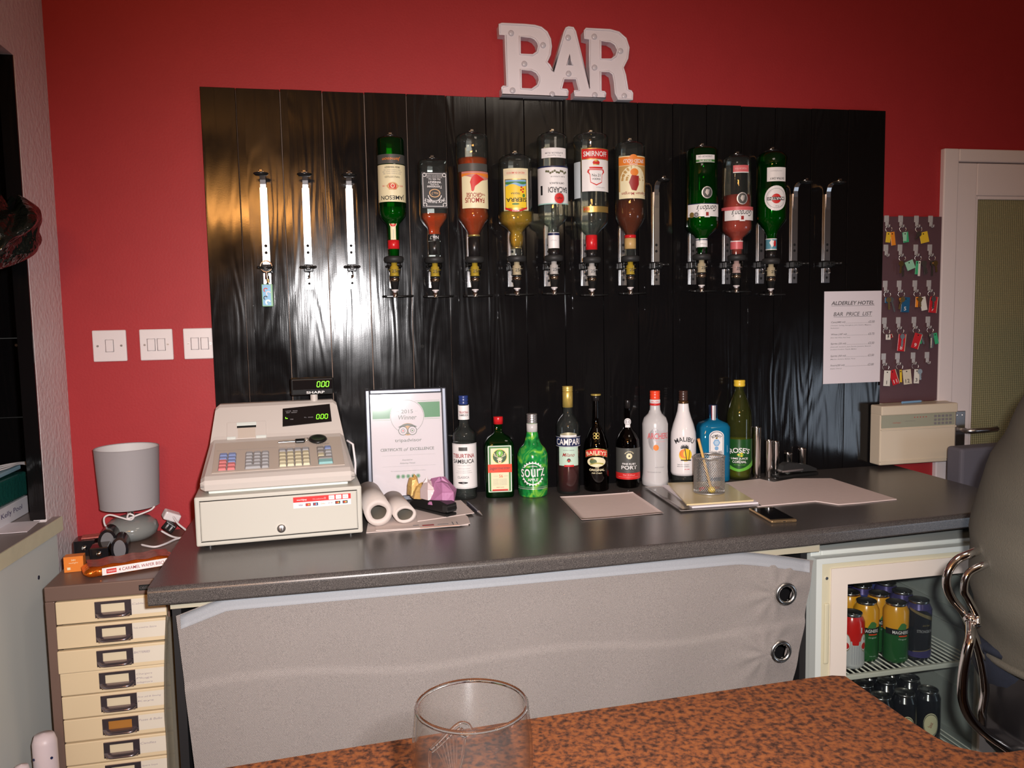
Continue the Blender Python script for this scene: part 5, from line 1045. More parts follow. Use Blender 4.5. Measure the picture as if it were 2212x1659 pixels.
for q, (pts, z, lb) in enumerate(((ccw([(.965, -.135), (1.150, -.155), (1.128, -.418), (.935, -.413)]), .0052, 'lower white-edged notepad between plastic wallet and cream pad'), (ccw([(.985, -.128), (1.154, -.151), (1.121, -.405), (.925, -.400)]), .0096, 'cream card pad carrying the wire pencil pot'))):
    mb = MB(); mb.prism(pts, ZC + z, ZC + z + .0038, PAPER if q == 0 else KP, 'z'); 
    o = mb.build('notepad'); tag(o, lb, 'notepad')
mb = MB(); LP = mat('letter_paper', (.62, .52, .48), .6)
pz = [(ccw([(.066, -.405), (.325, -.400), (.322, -.327), (.30, -.17), (.085, -.19)]), .0004, 'bottom sheet of the papers under the paper rolls'), (ccw([(.090, -.398), (.300, -.410), (.330, -.395), (.335, -.330), (.31, -.16), (.10, -.17)]), .0026, 'upper printed letter under the paper rolls and stapler'), (ccw([(.200, -.345), (.357, -.300), (.345, -.143), (.21, -.15)]), .0048, 'folded white sheet sticking out behind the stapler')]
for pts, z, lb in pz:
    mb = MB(); mb.prism(pts, ZC + z, ZC + z + .0018, LP, 'z')
    if 'upper' in lb:
        for (x0, x1, ya, yb, mm) in ((.185, .200, -.383, -.376, INKG), (.208, .238, -.392, -.380, DRED), (.247, .275, -.390, -.384, INKG), (.285, .288, -.400, -.370, INKG), (.296, .299, -.396, -.372, INKG)): mb.box(x0, x1, ya, yb, ZC + z + .0018, ZC + z + .0021, mm)
        mb.box(.20, .30, -.409, -.4065, ZC + z + .0018, ZC + z + .0021, ORNG)
    o = mb.build('letter'); tag(o, lb, 'paper')
# black pen-case like stapler carrying a crumpled wrapper
t = thing('stapler', 'black stapler lying under the crumpled purple wrapper', 'stapler', (.250, -.255, ZC + .0072), -1.0)
mb = MB(); mb.box(-.080, .080, -.018, .018, 0, .008, BLACKP, .003); mb.build('base', t)
mb = MB(); pr = [(-.080, .008), (.070, .010), (.083, .018), (.080, .034), (.050, .040), (-.040, .030), (-.078, .018)]
mb.prism(pr, -.016, .016, BLACKP, 'y'); mb.build('arm', t)
mb = MB(); mb.box(.060, .0815, -.0165, .0165, .012, .030, BLACKM, .002); mb.build('nose', t)
PUR = mat('purple_wrapper', (.42, .17, .32), .5, .05, bump=(60, .5, .003)); GF = mat('golden_wrapper', (.66, .42, .15), .38, .25, bump=(70, .5, .003)); PF = mat('pale_wrapper', (.62, .50, .50), .45, .1)
def crumple(cx, cy, cz, rx, ry, rz_, mt, seed, mb, nu=22, nv=12, a0=0., a1=2 * pi):
    rnd = random.Random(seed); J = [[rnd.uniform(.80, 1.15) for _ in range(nu + 1)] for _ in range(nv + 1)]
    def f(u, v):
        i = min(nu, int(u * nu + .5)); j = min(nv, int(v * nv + .5)); k_ = J[j][i % nu if a1 - a0 > 6.2 else i]
        a = a0 + (a1 - a0) * u; b = pi * (.02 + .5 * v); return (cx + rx * k_ * cos(a) * sin(b), cy + ry * k_ * sin(a) * sin(b), cz + rz_ * k_ * cos(b))
    mb.grid(f, nu, nv, mt, False, thick=.0008)
t = thing('crumpled_wrapper', 'crumpled purple and gold foil wrapper resting on the black stapler', 'wrapper', (.250, -.235, ZC + .045), -.95)
mb = MB(); crumple(.034, .006, -.010, .052, .034, .066, PUR, 3, mb, 7, 3); mb.build('purple_side', t)
mb = MB(); crumple(-.040, .004, -.006, .046, .028, .034, GF, 5, mb, 8, 3); crumple(-.066, -.004, .0, .020, .016, .050, GF, 6, mb, 5, 3); mb.build('gold_side', t)
mb = MB(); crumple(.002, -.012, .0, .034, .020, .050, PF, 9, mb, 6, 3); mb.build('pale_side', t)
t = thing('pen', 'dark ballpoint pen on the worktop between papers and herbal liqueur bottle', 'pen', (.366, -.245, ZC + .0052), 0)
mb = MB(); mb.cyl((-.006, .070, 0), (.004, -.045, 0), .0045, mat('pen_barrel', (.03, .03, .05), .25), 12); mb.build('barrel', t)
mb = MB(); mb.cyl((.004, -.045, 0), (.009, -.075, -.002), .0045, STEEL, 12, .001); mb.build('tip', t)
# ------------------------------------------------------------------ wire pencil pot
PX, PY, PR = 1.046, -.285, .0435; PZ = ZC + .0142
t = thing('pencil_pot', 'silver wire mesh pencil pot standing on the cream pad', 'pen holder', (PX, PY, PZ), 0)
SM = mat('silver_mesh_wire', (.52, .50, .48), .35, .8)
mb = MB(); H2 = .105; n = 46
for sgn in (-1, 1):
    for i in range(n):
        pts = []
        for j in range(9): z_ = H2 * j / 8; a = 2 * pi * i / n + sgn * z_ * 17; pts.append((PR * cos(a), PR * sin(a), z_ + .001))
        mb.tube(pts, .0006, SM, 3)
mb.build('mesh', t)
mb = MB(); mb.tube([(PR * cos(a * pi / 20), PR * sin(a * pi / 20), H2) for a in range(40)], .0022, SM, 8, True); mb.build('rim', t)
mb = MB(); mb.lathe([(0, 0), (PR, 0), (PR + .0012, .002), (PR, .006), (PR - .001, .0015), (0, .0015)], SM, 40, caps=(False, False)); mb.build('base', t)
t = thing('pencil', 'worn yellow pencil leaning in the wire pencil pot', 'pencil', (PX, PY, PZ), 0)
mb = MB(); mb.cyl((.010, .006, .004), (-.034, -.006, .150), .0042, mat('pencil_yellow', (.68, .42, .14), .4), 6); mb.build('pencil_body', t)
mb = MB(); mb.cyl((-.034, -.006, .150), (-.0365, -.0067, .158), .0044, mat('pencil_end', (.75, .35, .12), .4), 8); mb.build('painted_end', t)
t = thing('eraser', 'small yellow eraser at the bottom of the wire pencil pot', 'eraser', (PX + .002, PY - .012, PZ + .002), .4)
mb = MB(); mb.lathe([(0, 0), (.009, .001), (.0115, .008), (.008, .015), (0, .017)], YELP, 14); mb.build('eraser_body', t)
for q, (dx, dy, rz_, c, nm_) in enumerate(((-.018, .005, .3, RINK, 'small red clip lying in the wire pencil pot'), (.020, .004, -.6, mat('rust_clip', (.40, .14, .06), .4, .6), 'brown rusty clip lying in the wire pencil pot'), (.006, .018, 1.2, BRASS, 'brass paper clip lying in the wire pencil pot'))):
    mb = MB(); mb.tube([(-.012, 0, 0), (.012, 0, .006), (.013, .005, .008), (-.008, .006, .006), (-.009, .003, .004), (.009, .003, .008)], .0011, c, 5); o = mb.build('paper_clip', None, (PX + dx, PY + dy, PZ + .005), rz_); tag(o, nm_, 'paper clip')
# ------------------------------------------------------------------ phone
t = thing('smartphone', 'gold-edged smartphone lying face up beside the cream pad', 'phone', (1.103, -.535, ZC + .0004), -.085)
mb = MB(); PG = mat('phone_gold', (.62, .42, .22), .28, .85)
mb.box(-.0345, .0345, -.070, .070, 0, .0074, PG, .0032, 3); mb.build('case', t)
mb = MB(); mb.box(-.0320, .0320, -.058, .060, .0072, .0079, mat('phone_screen', (.008, .008, .009), .06), .0003, 1); mb.build('screen', t)
mb = MB()
for sx in (-1, 1):
    for q in range(4): mb.cyl((sx * (.009 + q * .0035), -.0702, .0037), (sx * (.009 + q * .0035), -.0697, .0037), .0010, HOLE, 8)
mb.box(-.0035, .0035, -.0704, -.0697, .0028, .0046, HOLE); mb.build('speaker_holes', t)
# ------------------------------------------------------------------ steel thimble measures and stapler at the right
SS = mat('polished_steel', (.75, .73, .72), .16, 1.)
for q, (x, y, r, h_, lb) in enumerate(((1.306, -.083, .0135, .163, 'tallest slim steel spirit cup beside the lime cordial'), (1.346, -.089, .0135, .120, 'medium steel cup in front, second from the cordial bottle'), (1.378, -.074, .0110, .112, 'thin steel cup half hidden behind the medium cup'), (1.440, -.043, .0135, .066, 'short steel cup behind the black stapler'), (1.492, -.040, .0135, .078, 'short wide steel cup at the right behind the black stapler'))):
    mb = MB(); mb.lathe([(0, .001), (r * .9, 0), (r * .95, .002), (r, h_ - .002), (r * 1.02, h_), (r * .93, h_ - .001), (r * .88, .006), (0, .005)], SS, 28, caps=(False, False)); o = mb.build('steel_cup', None, (x, y, ZC + .0002)); tag(o, lb, 'cup', 'steel spirit cups on the worktop')
t = thing('stapler', 'black stapler standing at the right end of the row beside the steel cups', 'stapler', (1.428, -.108, ZC + .0034), .16)
mb = MB(); mb.box(-.078, .078, -.018, .018, 0, .010, BLACKP, .003); mb.build('base', t)
mb = MB(); pr = [(-.062, .020), (-.055, .040), (-.040, .047), (-.010, .044), (.040, .034), (.074, .020), (.074, .012), (-.05, .018)]; mb.prism(pr, -.013, .013, BLACKM, 'y'); mb.build('arm', t)
mb = MB(); mb.box(-.062, .020, -.0135, .0135, .018, .025, STEEL, .001); mb.build('magazine', t)
# ================================================================== left: drawer cabinet and what stands on it
BRN_ = mat('brown_steel_paint', (.155, .098, .078), .38, bump=(300, .06, .0005)); CRM = mat('cream_drawer_paint', (.66, .53, .34), .42, bump=(300, .06, .0005)); DCH = mat('dark_chrome', (.30, .25, .28), .22, .9)
CX0, CX1, CY0, CY1, CZ = -.650, -.388, -.474, -.020, .88
t = thing('drawer_cabinet', 'brown steel multi-drawer cabinet with cream drawers left of the worktop', 'filing cabinet', (0, 0, 0))
mb = MB(); mb.box(CX0, CX1, CY0, CY1, .845, CZ, BRN_, .003); mb.box(CX0, CX0 + .020, CY0, CY1, 0, .845, BRN_, .002); mb.box(CX1 - .006, CX1, CY0, CY1, 0, .845, BRN_, .002)
mb.box(CX0 + .02, CX1 - .006, CY1 - .01, CY1, 0, .845, BRN_); mb.box(CX0 + .02, CX1 - .006, CY0 + .004, CY1, 0, .03, BRN_)
mb.box(-.452, -.415, CY0 - .0022, CY0, .855, .868, HOLE, .0008); A = Art(mb, 1., d=-(CY0 - .0022)); A.text('BISLEY', -.4315, .8615, .006, STEEL, 1, w=.024); A.ring(-.447, .8615, .002, .0032, STEEL, 1, 12)
mb.build('body', t)
dz = .0553; pull = [0, .004, .010, .002, .001, .000, .002, .001]
words = ['Cable, misc', 'Tools, screwdriver, Batteries', 'BATTERIES', 'Chargers / Plugs / adaptors', 'First aid & Sewing / Keys', 'Fuses & Bulbs', 'Candles', 'Spare keys']
for i in range(14):
    z1 = .8435 - i * dz; z0 = z1 - dz + .003; yf = CY0 - .002 - (pull[i] if i < 8 else 0)
    d = MB(); d.box(CX0 + .0215, CX1 - .0075, yf, yf + .012, z0, z1, CRM, .002); d.box(CX0 + .024, CX1 - .010, yf + .012, CY1 - .03, z0 + .006, z1 - .01, CRM)
    A = Art(d, 1., d=-yf)
    A.rect(CX0 + .178, CX1 - .0095, z0 + .010, z1 - .006, mat('sticky_label', (.66, .60, .50), .5), 1)
    if i < 8:
        for q, s_ in enumerate(words[i].split(' / ')): A.text(s_, CX0 + .182, z1 - .018 - q * .010, .0052, mat('faded_ink', (.33, .28, .30), .6), 2, left=True, w=.05 if len(s_) > 10 else .034, shear=.3)
    do = d.build('drawer', t)
    h_ = MB(); cx, cz = CX0 + .142, (z0 + z1) / 2 + .002; w2, h2 = .0385, .0185
    a_ = [(cx - w2, cz - h2), (cx + w2, cz - h2), (cx + w2, cz + h2), (cx - w2, cz + h2)]
    hole = [(cx - w2 + .013, cz - h2 + .010), (cx + w2 - .014, cz - h2 + .010), (cx + w2 - .014, cz + h2 - .006), (cx - w2 + .013, cz + h2 - .006)]
    h_.prism(a_, yf - .0035, yf, DCH, 'y', [hole]); h_.box(cx - w2 + .013, cx + w2 - .014, yf - .001, yf, cz - h2 + .010, cz + h2 - .006, mat('handle_card', (.60, .52, .36), .5) if i != 5 else mat('amber_card', (.35, .15, .03), .4))
    # cup pull swelling out below the window
    def pl(u, v): a = pi * v; return (cx + (u - .5) * 2 * w2 * (1 - .12 * v), yf - .0035 - .014 * sin(a) * (1 - (2 * u - 1) ** 6), cz - h2 + .012 - .014 * v)
    h_.grid(pl, 14, 8, DCH, True); h_.build('card_holder_pull', do)
# thin clear plastic sheet hanging down in front of the drawers
mb = MB()
def f(u, v):
    z = .80 - .62 * v; xl = -.392 - .018 * min(1, v * 2.6) - .002 * sin(v * 9); xr = -.372 + .010 * v
    return (xl + (xr - xl) * u, -.500 - .012 * sin(pi * u) + .006 * sin(v * 5), z)
mb.grid(f, 6, 30, glassy('film_plastic', (.70, .68, .62), (.4, .42, .38), .1, diff=.30, dcol=(.36, .34, .28)), thick=.0006); o = mb.build('plastic_sheet'); tag(o, 'clear plastic sheet hanging over the right edge of the cream drawers', 'plastic sheet')
# ------------------------------------------------------------------ lamp
LX, LY = -.548, -.094
t = thing('table_lamp', 'small table lamp with grey drum shade and glazed grey pebble base', 'lamp', (LX, LY, CZ + .0005))
GLZ = mat('grey_glaze', (.22, .23, .22), .12, coat=.4); SHD = mat('grey_lamp_fabric', (.34, .32, .33), .7, bump=(600, .2, .0006)); SHI = mat('shade_lining', (.62, .62, .62), .6)
mb = MB(); mb.lathe([(0, .0), (.034, 0), (.050, .004), (.064, .016), (.0685, .030), (.064, .044), (.048, .057), (.026, .064), (.016, .066), (0, .066)], GLZ, 40, caps=(False, False)); mb.build('base', t)
mb = MB(); mb.lathe([(.012, .064), (.010, .069), (.0085, .075), (.013, .078), (.013, .125), (0, .125)], CHROME, 20, caps=(False, False)); mb.build('stem', t)
mb = MB(); mb.lathe([(.0735, .092), (.0805, .250)], SHD, 48, caps=(False, False)); mb.lathe([(.0722, .092), (.0790, .250)], SHI, 48, caps=(False, False))
for r, z in ((.0729, .092), (.0798, .250)): mb.tube([(r * cos(a * pi / 24), r * sin(a * pi / 24), z) for a in range(48)], .0013, SHD, 6, True)
for a in range(3): mb.cyl((.0, 0, .118), (.073 * cos(a * 2.09), .073 * sin(a * 2.09), .100), .0012, STEEL, 6)
mb.build('lamp_shade', t)
mb = MB(); mb.lathe([(0, .125), (.013, .127), (.022, .150), (.022, .165), (.012, .182), (0, .187)], mat('bulb_glass', (.75, .75, .74), .15), 20); mb.build('bulb', t)
CBL_ = mat('white_cable', (.72, .68, .68), .35)
def smooth(pts, n=6):
    P_ = [Vector(p) for p in pts]; out = []
    for i in range(len(P_) - 1):
        p0, p1, p2, p3 = P_[max(0, i - 1)], P_[i], P_[i + 1], P_[min(len(P_) - 1, i + 2)]
        for k in range(n):
            s_ = k / n; out.append(.5 * ((2 * p1) + (p2 - p0) * s_ + (2 * p0 - 5 * p1 + 4 * p2 - p3) * s_ ** 2 + (3 * p1 - p0 - 3 * p2 + p3) * s_ ** 3))
    return out + [P_[-1]]
mb = MB(); mb.tube(smooth([(-.02, -.050, .04), (-.046, -.060, .050), (-.050, -.066, .075), (-.036, -.066, .084), (-.01, -.068, .076), (.015, -.070, .068), (.024, -.070, .078), (.012, -.070, .084), (.008, -.069, .072), (.030, -.066, .078), (.060, -.050, .086), (.070, -.042, .094)]), .0024, CBL_, 8); mb.build('wound_cable', t)
t = thing('power_cable', 'white power cable with adaptor snaking from behind the lamp towards the till', 'cable', (0, 0, CZ))
mb = MB(); mb.tube(smooth([(-.505, -.188, .0065), (-.470, -.210, .004), (-.448, -.190, .004), (-.430, -.150, .004), (-.405, -.120, .006), (-.392, -.090, .030), (-.375, -.060, .058)]), .0028, CBL_, 8); mb.build('cable', t)
mb = MB(); mb.tube(smooth([(-.470, -.110, .020), (-.440, -.125, .006), (-.412, -.140, .005), (-.404, -.110, .012), (-.430, -.090, .032), (-.446, -.070, .05)]), .0028, CBL_, 8); mb.build('cable', t)
mb = MB(); mb.T = Matrix.Translation((-.452, -.058, .048)) @ Matrix.Rotation(.5, 4, 'Y') @ Matrix.Rotation(.4, 4, 'Z'); mb.box(-.022, .022, -.015, .015, -.012, .012, WHITEP, .004); mb.build('adaptor', t)
mb = MB(); mb.T = Matrix.Translation((-.455, -.075, .022)) @ Matrix.Rotation(.7, 4, 'Y'); mb.box(-.016, .016, -.012, .012, -.012, .012, BLACKP, .003)
for dx in (-.008, .004): mb.box(dx, dx + .004, -.026, -.012, -.002, .003, STEEL)
mb.build('black_plug', t)
# black glossy boxed items, orange box, biscuits
BG = mat('black_gloss_box', (.010, .010, .012), .12); GW = mat('grey_window', (.16, .16, .17), .25)
def blackbox(x, y, z, rz, s, label, rx=0.):
    t = thing('gift_box', label, 'box', (x, y, z), rz, 'small glossy black boxes beside the lamp')
    mb = MB(); mb.box(-.048 * s, -.006 * s, -.030, .030, 0, .034 * s, BG, .002); mb.build('box', t)
    mb = MB(); mb.lathe([(0, .004), (.004, .0035), (.0065, .0015), (.007, 0)], CHROME, 16); mb.T = Matrix.Identity(4)
    V = [(p.x - .027 * s, -.030 - p.z, p.y + .018 * s) for p in mb.v]; mb.v = [Vector(v) for v in V]; mb.build('stud', t)
    mb = MB(); pts = [(-.004 + (.024 + .020 * cos(a)) * s, (.026 + .030 * sin(a)) * s) for a in [i * pi / 10 for i in range(20)]]
    mb.prism(pts, -.034, -.026, BG, 'y'); mb.prism([((p[0] - .02 * s) * .7 + .02 * s, (p[1] - .026 * s) * .78 + .026 * s) for p in pts], -.0346, -.0338, GW, 'y'); mb.prism(pts, -.026, .024, BG, 'y'); mb.build('clip_side', t)
    return t
blackbox(-.600, -.205, CZ + .0005, .10, 1.15, 'upper glossy black box with chrome stud, left of the lamp base')
bb_ = blackbox(-.556, -.262, CZ + .0005, .12, 1.0, 'front glossy black box with chrome stud, above the biscuit packet')
mb = MB(); mb.box(-.034, .010, -.016, .020, 0, .004, mat('red_floral_card', (.42, .10, .08), .4, noise=.7, nscale=160), .001); o = mb.build('greeting_card', None, (-.606, -.205, CZ + .0402), .15); tag(o, 'small red patterned card lying on the upper glossy black box', 'card')
mb = MB(); mb.box(-.021, .021, -.014, .014, 0, .037, ORNG, .0008); A = Art(mb, 1., d=.0141); A.text('24H', 0, .029, .004, LCREAM, 1); A.text('tealight', 0, .022, .004, LCREAM, 1, w=.02); A.rect(-.014, -.007, .006, .012, LCREAM, 1)
o = mb.build('small_box', None, (-.617, -.357, CZ + .0003), .08); tag(o, 'small orange cardboard box at the left edge of the brown cabinet', 'box')
t = thing('biscuit_packet', 'orange foil packet of caramel wafer biscuits on the front of the brown cabinet', 'biscuits', (-.492, -.380, CZ + .0006), .34)
OF = mat('orange_foil', (.72, .16, .015), .2, .7, bump=(90, .7, .003)); RF = mat('red_gold_foil', (.40, .12, .09), .3, .3, noise=.6, nscale=90, bump=(70, .5, .002))
mb = MB()
def f(u, v):
    a = 2 * pi * v; e = (1 - abs(2 * u - 1) ** 8); x = (u - .5) * .200
    return (x, .040 * cos(a) * (.9 + .1 * e) * (1 if e > .2 else .85) + .002 * sin(30 * u + 3), .013 + (.0125 * e + .001) * max(-1, min(1, 1.5 * sin(a))) + .0015 * sin(26 * u) * sin(a))
mb.grid(f, 48, 20, OF, True); mb.build('foil', t)
mb = MB(); mb.grid(lambda u, v: ((u - .5) * .176, -.032 + .066 * v, .0272 + .0015 * sin(26 * (u * .87 + .06))), 30, 6, RF, True); mb.build('printed_top', t)
mb = MB(); A = Art(mb, 1., d=.0425); A.rect(-.062, .092, .006, .023, LW, 1); A.rect(-.053, -.032, .0095, .0195, REDP, 2); A.text("TUNNOCK'S", -.0425, .0145, .004, LW, 3, w=.018); A.text('4 CARAMEL WAFER BISCUITS', .030, .0145, .0075, DRED, 2, w=.114); mb.build('name_band', t)
# ------------------------------------------------------------------ far left: low white unit in the opening, files on it
SLAB = mat('cream_worn_edge', (.66, .62, .44), .4, noise=.12, nscale=30); UNW = mat('white_unit_panel', (.66, .68, .64), .32); SLT = mat('grey_brown_top', (.26, .22, .21), .4)
t = thing('low_cabinet', 'white low cabinet with worn cream-edged top in the opening at left', 'cabinet', (0, 0, 0))
LP_ = lambda e, y1: [(-.688 - e, y1), (-.7095, y1), (-.7095, -.246), (-1.30, -.246), (-1.30, -1.49), (-.79 - e, -1.49)]
mb = MB(); mb.prism(LP_(0, -.188), .940, .9755, SLAB, 'z'); mb.prism(LP_(.003, -.191), .9755, .9765, SLT, 'z'); mb.build('top', t)
mb = MB(); mb.prism([(-.697, -.212), (-.7095, -.212), (-.7095, -.249), (-1.28, -.249), (-1.28, -1.47), (-.798, -1.47)], .01, .9395, UNW, 'z'); mb.build('body', t)
mb = MB(); mb.cyl((-.710, -.330, .862), (-.705, -.330, .862), .005, mat('dark_stud', (.03, .03, .05), .3), 12); mb.build('stud', t)
# binder slab widened into the recess behind the pier so that files can stand there
mb = MB(); mb.box(-1.30, -.746, -.244, .20, .940, .9765, SLT, .002); mb.build('inner_top', t)
DG = mat('dark_green_cloth_cover', (.012, .09, .075), .22, bump=(80, .4, .003)); LBL = mat('pale_blue_cover', (.30, .46, .56), .3)
t = thing('binder', 'white binder with handwritten spine lying on the low cabinet at the far left', 'binder', (-.786, -.124, .9775), .0, rot=(0, 0, radians(90 - 3)))
mb = MB(); mb.box(-.40, 0, 0, .28, 0, .045, mat('binder_white', (.72, .70, .74), .4), .002)
A = Art(mb, 1., d=.0003); A.text('Kelly Pool', -.100, .024, .016, mat('violet_ink', (.10, .07, .16), .5), 1, w=.120); mb.build('cover', t)
t = thing('box_file', 'dark green plastic-covered file stacked on the white binder', 'file', (-.786, -.118, 1.0235), 0, rot=(0, .02, radians(88)))
mb = MB(); mb.box(-.40, 0, 0, .27, 0, .062, DG, .006); mb.build('cover', t)
t = thing('booklet', 'pale blue booklet topmost of the file stack at the far left', 'booklet', (-.788, -.112, 1.0925), 0, rot=(0, 0, radians(88)))
mb = MB(); mb.box(-.36, -.01, .01, .24, 0, .010, LBL, .002); mb.build('cover', t)
t = thing('white_cable', 'thin white cable looped over the topmost booklet at the far left', 'cable', (-.79, -.128, 1.103))
for q in range(3):
    mb = MB(); mb.tube(smooth([(-.10, -.25, .003), (-.02 - .01 * q, -.10 + .01 * q, .006 + .002 * q), (-.005, -.02 + .012 * q, .006), (.004, .018 + .010 * q, -.004), (.007, .026 + .010 * q, -.022), (.006, .028 + .008 * q, -.050 + .004 * q)]), .0022, CBL_, 6); mb.build('strand', t)
mb = MB(); mb.box(-.066, .030, -.055, .055, 0, .0012, PAPER); o = mb.build('note_card', None, (-.752, -.29, .9777), .05); tag(o, 'white card lying on the worn cream-edged top beside the pier', 'card')
t = thing('plastic_bag', 'shiny black plastic bag hanging at the edge of the dark opening', 'bag', (-.722, -.285, 1.70))
mb = MB(); rnd = random.Random(4)
def f(u, v):
    a = 2 * pi * u; r = (.02 + .060 * sin(pi * min(1, v * 1.15)) ** .8) * (1 + .28 * sin(5 * a + 7 * v) * .5 + .22 * sin(9 * a - 5 * v) * .5)
    return (r * 1.0 * cos(a) - .03 * v, r * 1.5 * sin(a) - .14 * v, .05 - .17 * v + .02 * sin(3 * a + 2))
mb.grid(f, 40, 22, mat('black_polythene', (.008, .010, .008), .14, bump=(22, .8, .02)), True); mb.build('bag_body', t)
# rolled white tubes standing on the floor by the low cabinet
RP = mat('rolled_vinyl', (.62, .52, .54), .4)
for q, (x, y, r, h_, lb) in enumerate(((-.655, -.520, .025, .565, 'tall white rolled tube standing between the low cabinet and the brown drawers'), (-.672, -.610, .016, .545, 'short slim white tube at the lower left corner'))):
    mb = MB(); mb.lathe([(r * .8, 0), (r, .004), (r, h_ - .02), (r * .8, h_ - .004), (0, h_)], RP, 24); 
    for s_ in (-1, 1): mb.cyl((s_ * r * .7, -r * .72, h_ - .05), (s_ * r * .74, -r * .78, h_ - .05), .003, NAVY, 8)
    o = mb.build('rolled_tube', None, (x, y, 0)); tag(o, lb, 'roll', 'white tubes at the lower left')
# ================================================================== right: price list, key board, alarm panel, chair
t = thing('price_list', 'white bar price list sheet at the right end of the black planks', 'notice', (1.6815, -.0235, 1.3665))
mb = MB(); PB = mat('notice_white', (.78, .72, .77), .5); mb.box(-.1060, .1060, -.0008, 0, -.1515, .1515, PB); A = Art(mb, 1., d=.0008); I = INKG; D = mat('print_dark', (.09, .085, .09), .5)
A.text('ALDERLEY HOTEL', 0, .113, .0125, D, 1, w=.158, shear=.25); A.rect(-.080, .080, .1035, .1044, D, 1)
A.text('BAR  PRICE  LIST', 0, .077, .0125, D, 1, w=.140, shear=.25); A.rect(-.071, .071, .0675, .0684, D, 1)
rows = [(.050, 'Cans(440 ml)', '£2.50', ['(Tennent, Carling, Strongbow, John Smith\'s, Magners,', 'Budweiser)'], .052, (.150, .030)), (.010, 'Wines (187 ml)', '£3.75', ['(Echo Falls White, Red, Rose)'], .058, (.072,)), (-.0205, 'Spirits (25 ml)', '£2.50', ['(Smirnoff, Gordon\'s, Jack Daniels, Jameson, Bacardi,', 'Southern Comfort, Tequila, Malibu)'], .056, (.150, .096)), (-.0610, 'Spirits (50 ml)', '£2.50', ['(Martini, Archers, Baileys, Port)'], .056, (.092,)), (-.0920, 'Sours(50 ml)', '£2.00', ['(Apple, Cherry)'], .052, (.042,))]
for v, a, p_, subs, wd, sw in rows:
    A.text(a, -.080, v, .0072, D, 1, w=wd, shear=.25, left=True); A.text(p_, .070, v, .0072, D, 1, w=.022, shear=.25)
    n = int((.056 - (-.080 + wd)) / .0022)
    for q in range(n): A.rect(-.080 + wd + .002 + q * .0022, -.080 + wd + .003 + q * .0022, v - .0036, v - .0026, D, 1)
    for q, s_ in enumerate(subs): A.text(s_, -.081, v - .0105 - q * .0085, .0046, I, 1, w=sw[q], shear=.25, left=True)
mb.build('sheet', t)
# ------------------------------------------------------------------ key board
KBX0, KBX1 = 1.797, 2.018
t = thing('key_board', 'dark plum key board with rows of pale hooks beside the door', 'key board', (0, 0, 0))
mb = MB(); mb.box(KBX0 - .0045, KBX1, -.014, -.001, 1.142, 1.762, mat('plum_board', (.105, .052, .062), .5, bump=(200, .1, .001)), .001); mb.build('board', t)
HX = [1.806, 1.859, 1.919, 1.973]; HZ = [1.747, 1.652, 1.533, 1.411, 1.291]; HK = mat('hook_grey', (.52, .50, .50), .35, .2)
for r_, z in enumerate(HZ):
    for c, x in enumerate(HX):
        mb = MB(); mb.box(x - .0085, x + .0085, -.0170, -.014, z - .004, z + .018, HK, .001); mb.box(x - .006, x + .006, -.0195, -.0165, z - .018, z - .002, HK, .0014); mb.tube([(x, -.018, z - .014), (x, -.024, z - .022), (x, -.031, z - .020), (x, -.032, z - .013)], .0020, HK, 6); mb.build('hook', t)
TG = {'red': mat('tag_red', (.52, .02, .03), .28), 'green': mat('tag_green', (.04, .42, .18), .3), 'yellow': mat('tag_yellow', (.72, .48, .03), .3), 'white': mat('tag_white', (.68, .66, .60), .35), 'cream': mat('tag_cream', (.62, .56, .44), .35), 'blue': mat('tag_blue', (.012, .09, .20), .3), 'orange': mat('tag_orange', (.75, .25, .02), .3), 'pale': mat('tag_pale_green', (.30, .60, .42), .3)}
TE = mat('tag_edge', (.66, .55, .40), .4); KD_ = mat('old_key', (.20, .17, .14), .32, .9); KS = mat('silver_key', (.60, .58, .55), .25, 1.)
def keyset(r_, c, label, tags=(), keys=()):
    x, z = HX[c], HZ[r_] - .018
    t = thing('key_set', label, 'keys', (x, -.029, z), 0, 'keys hanging on the key board')
    mb = MB(); mb.tube([(.012 * cos(a * pi / 8), .002 * sin(a), -.010 + .012 * sin(a * pi / 8)) for a in range(16)], .0010, KS, 6, True); mb.build('ring', t)
    for k_, (mt, ang, L, dx, dy) in enumerate(keys):
        mb = MB(); mb.T = Matrix.Translation((dx, dy, -.020)) @ Matrix.Rotation(radians(ang), 4, 'Y')
        mb.prism([(.009 * cos(a * pi / 6), -.008 + .009 * sin(a * pi / 6)) for a in range(12)], -.001, .001, mt, 'y'); mb.box(-.0028, .0028, -.0009, .0009, -L, -.014, mt)
        for q in range(3): mb.box(.002, .0048, -.0009, .0009, -L + .003 + q * .006, -L + .006 + q * .006, mt)
        mb.build('key', t)
    for (mt, w_, h_, ang, dx, dy, txt, tc) in tags:
        mb = MB(); mb.T = Matrix.Translation((dx, dy, -.020)) @ Matrix.Rotation(radians(ang), 4, 'Y') @ Matrix.Rotation(radians(-14), 4, 'Z')
        mb.box(-w_ / 2, w_ / 2, -.0012, .0012, -h_, 0, TG[mt], .0008); mb.box(w_ / 2 - .0004, w_ / 2 + .0012, -.0011, .0011, -h_, 0, TE if mt == 'red' else TG[mt])
        A = Art(mb, 1., d=.0013)
        A.ell(0, -.006, .0022, .0022, HOLE, 1, 10, 1)
        if txt: A.text(txt, 0, -h_ + .012, .0125, INK if tc == 'k' else LW, 1)
        mb.build('tag', t)
k1 = (BRASS, 8, .040, -.004, -.004); k2 = (KS, -10, .042, .005, -.006); k3 = (KD_, 3, .044, 0, -.003)
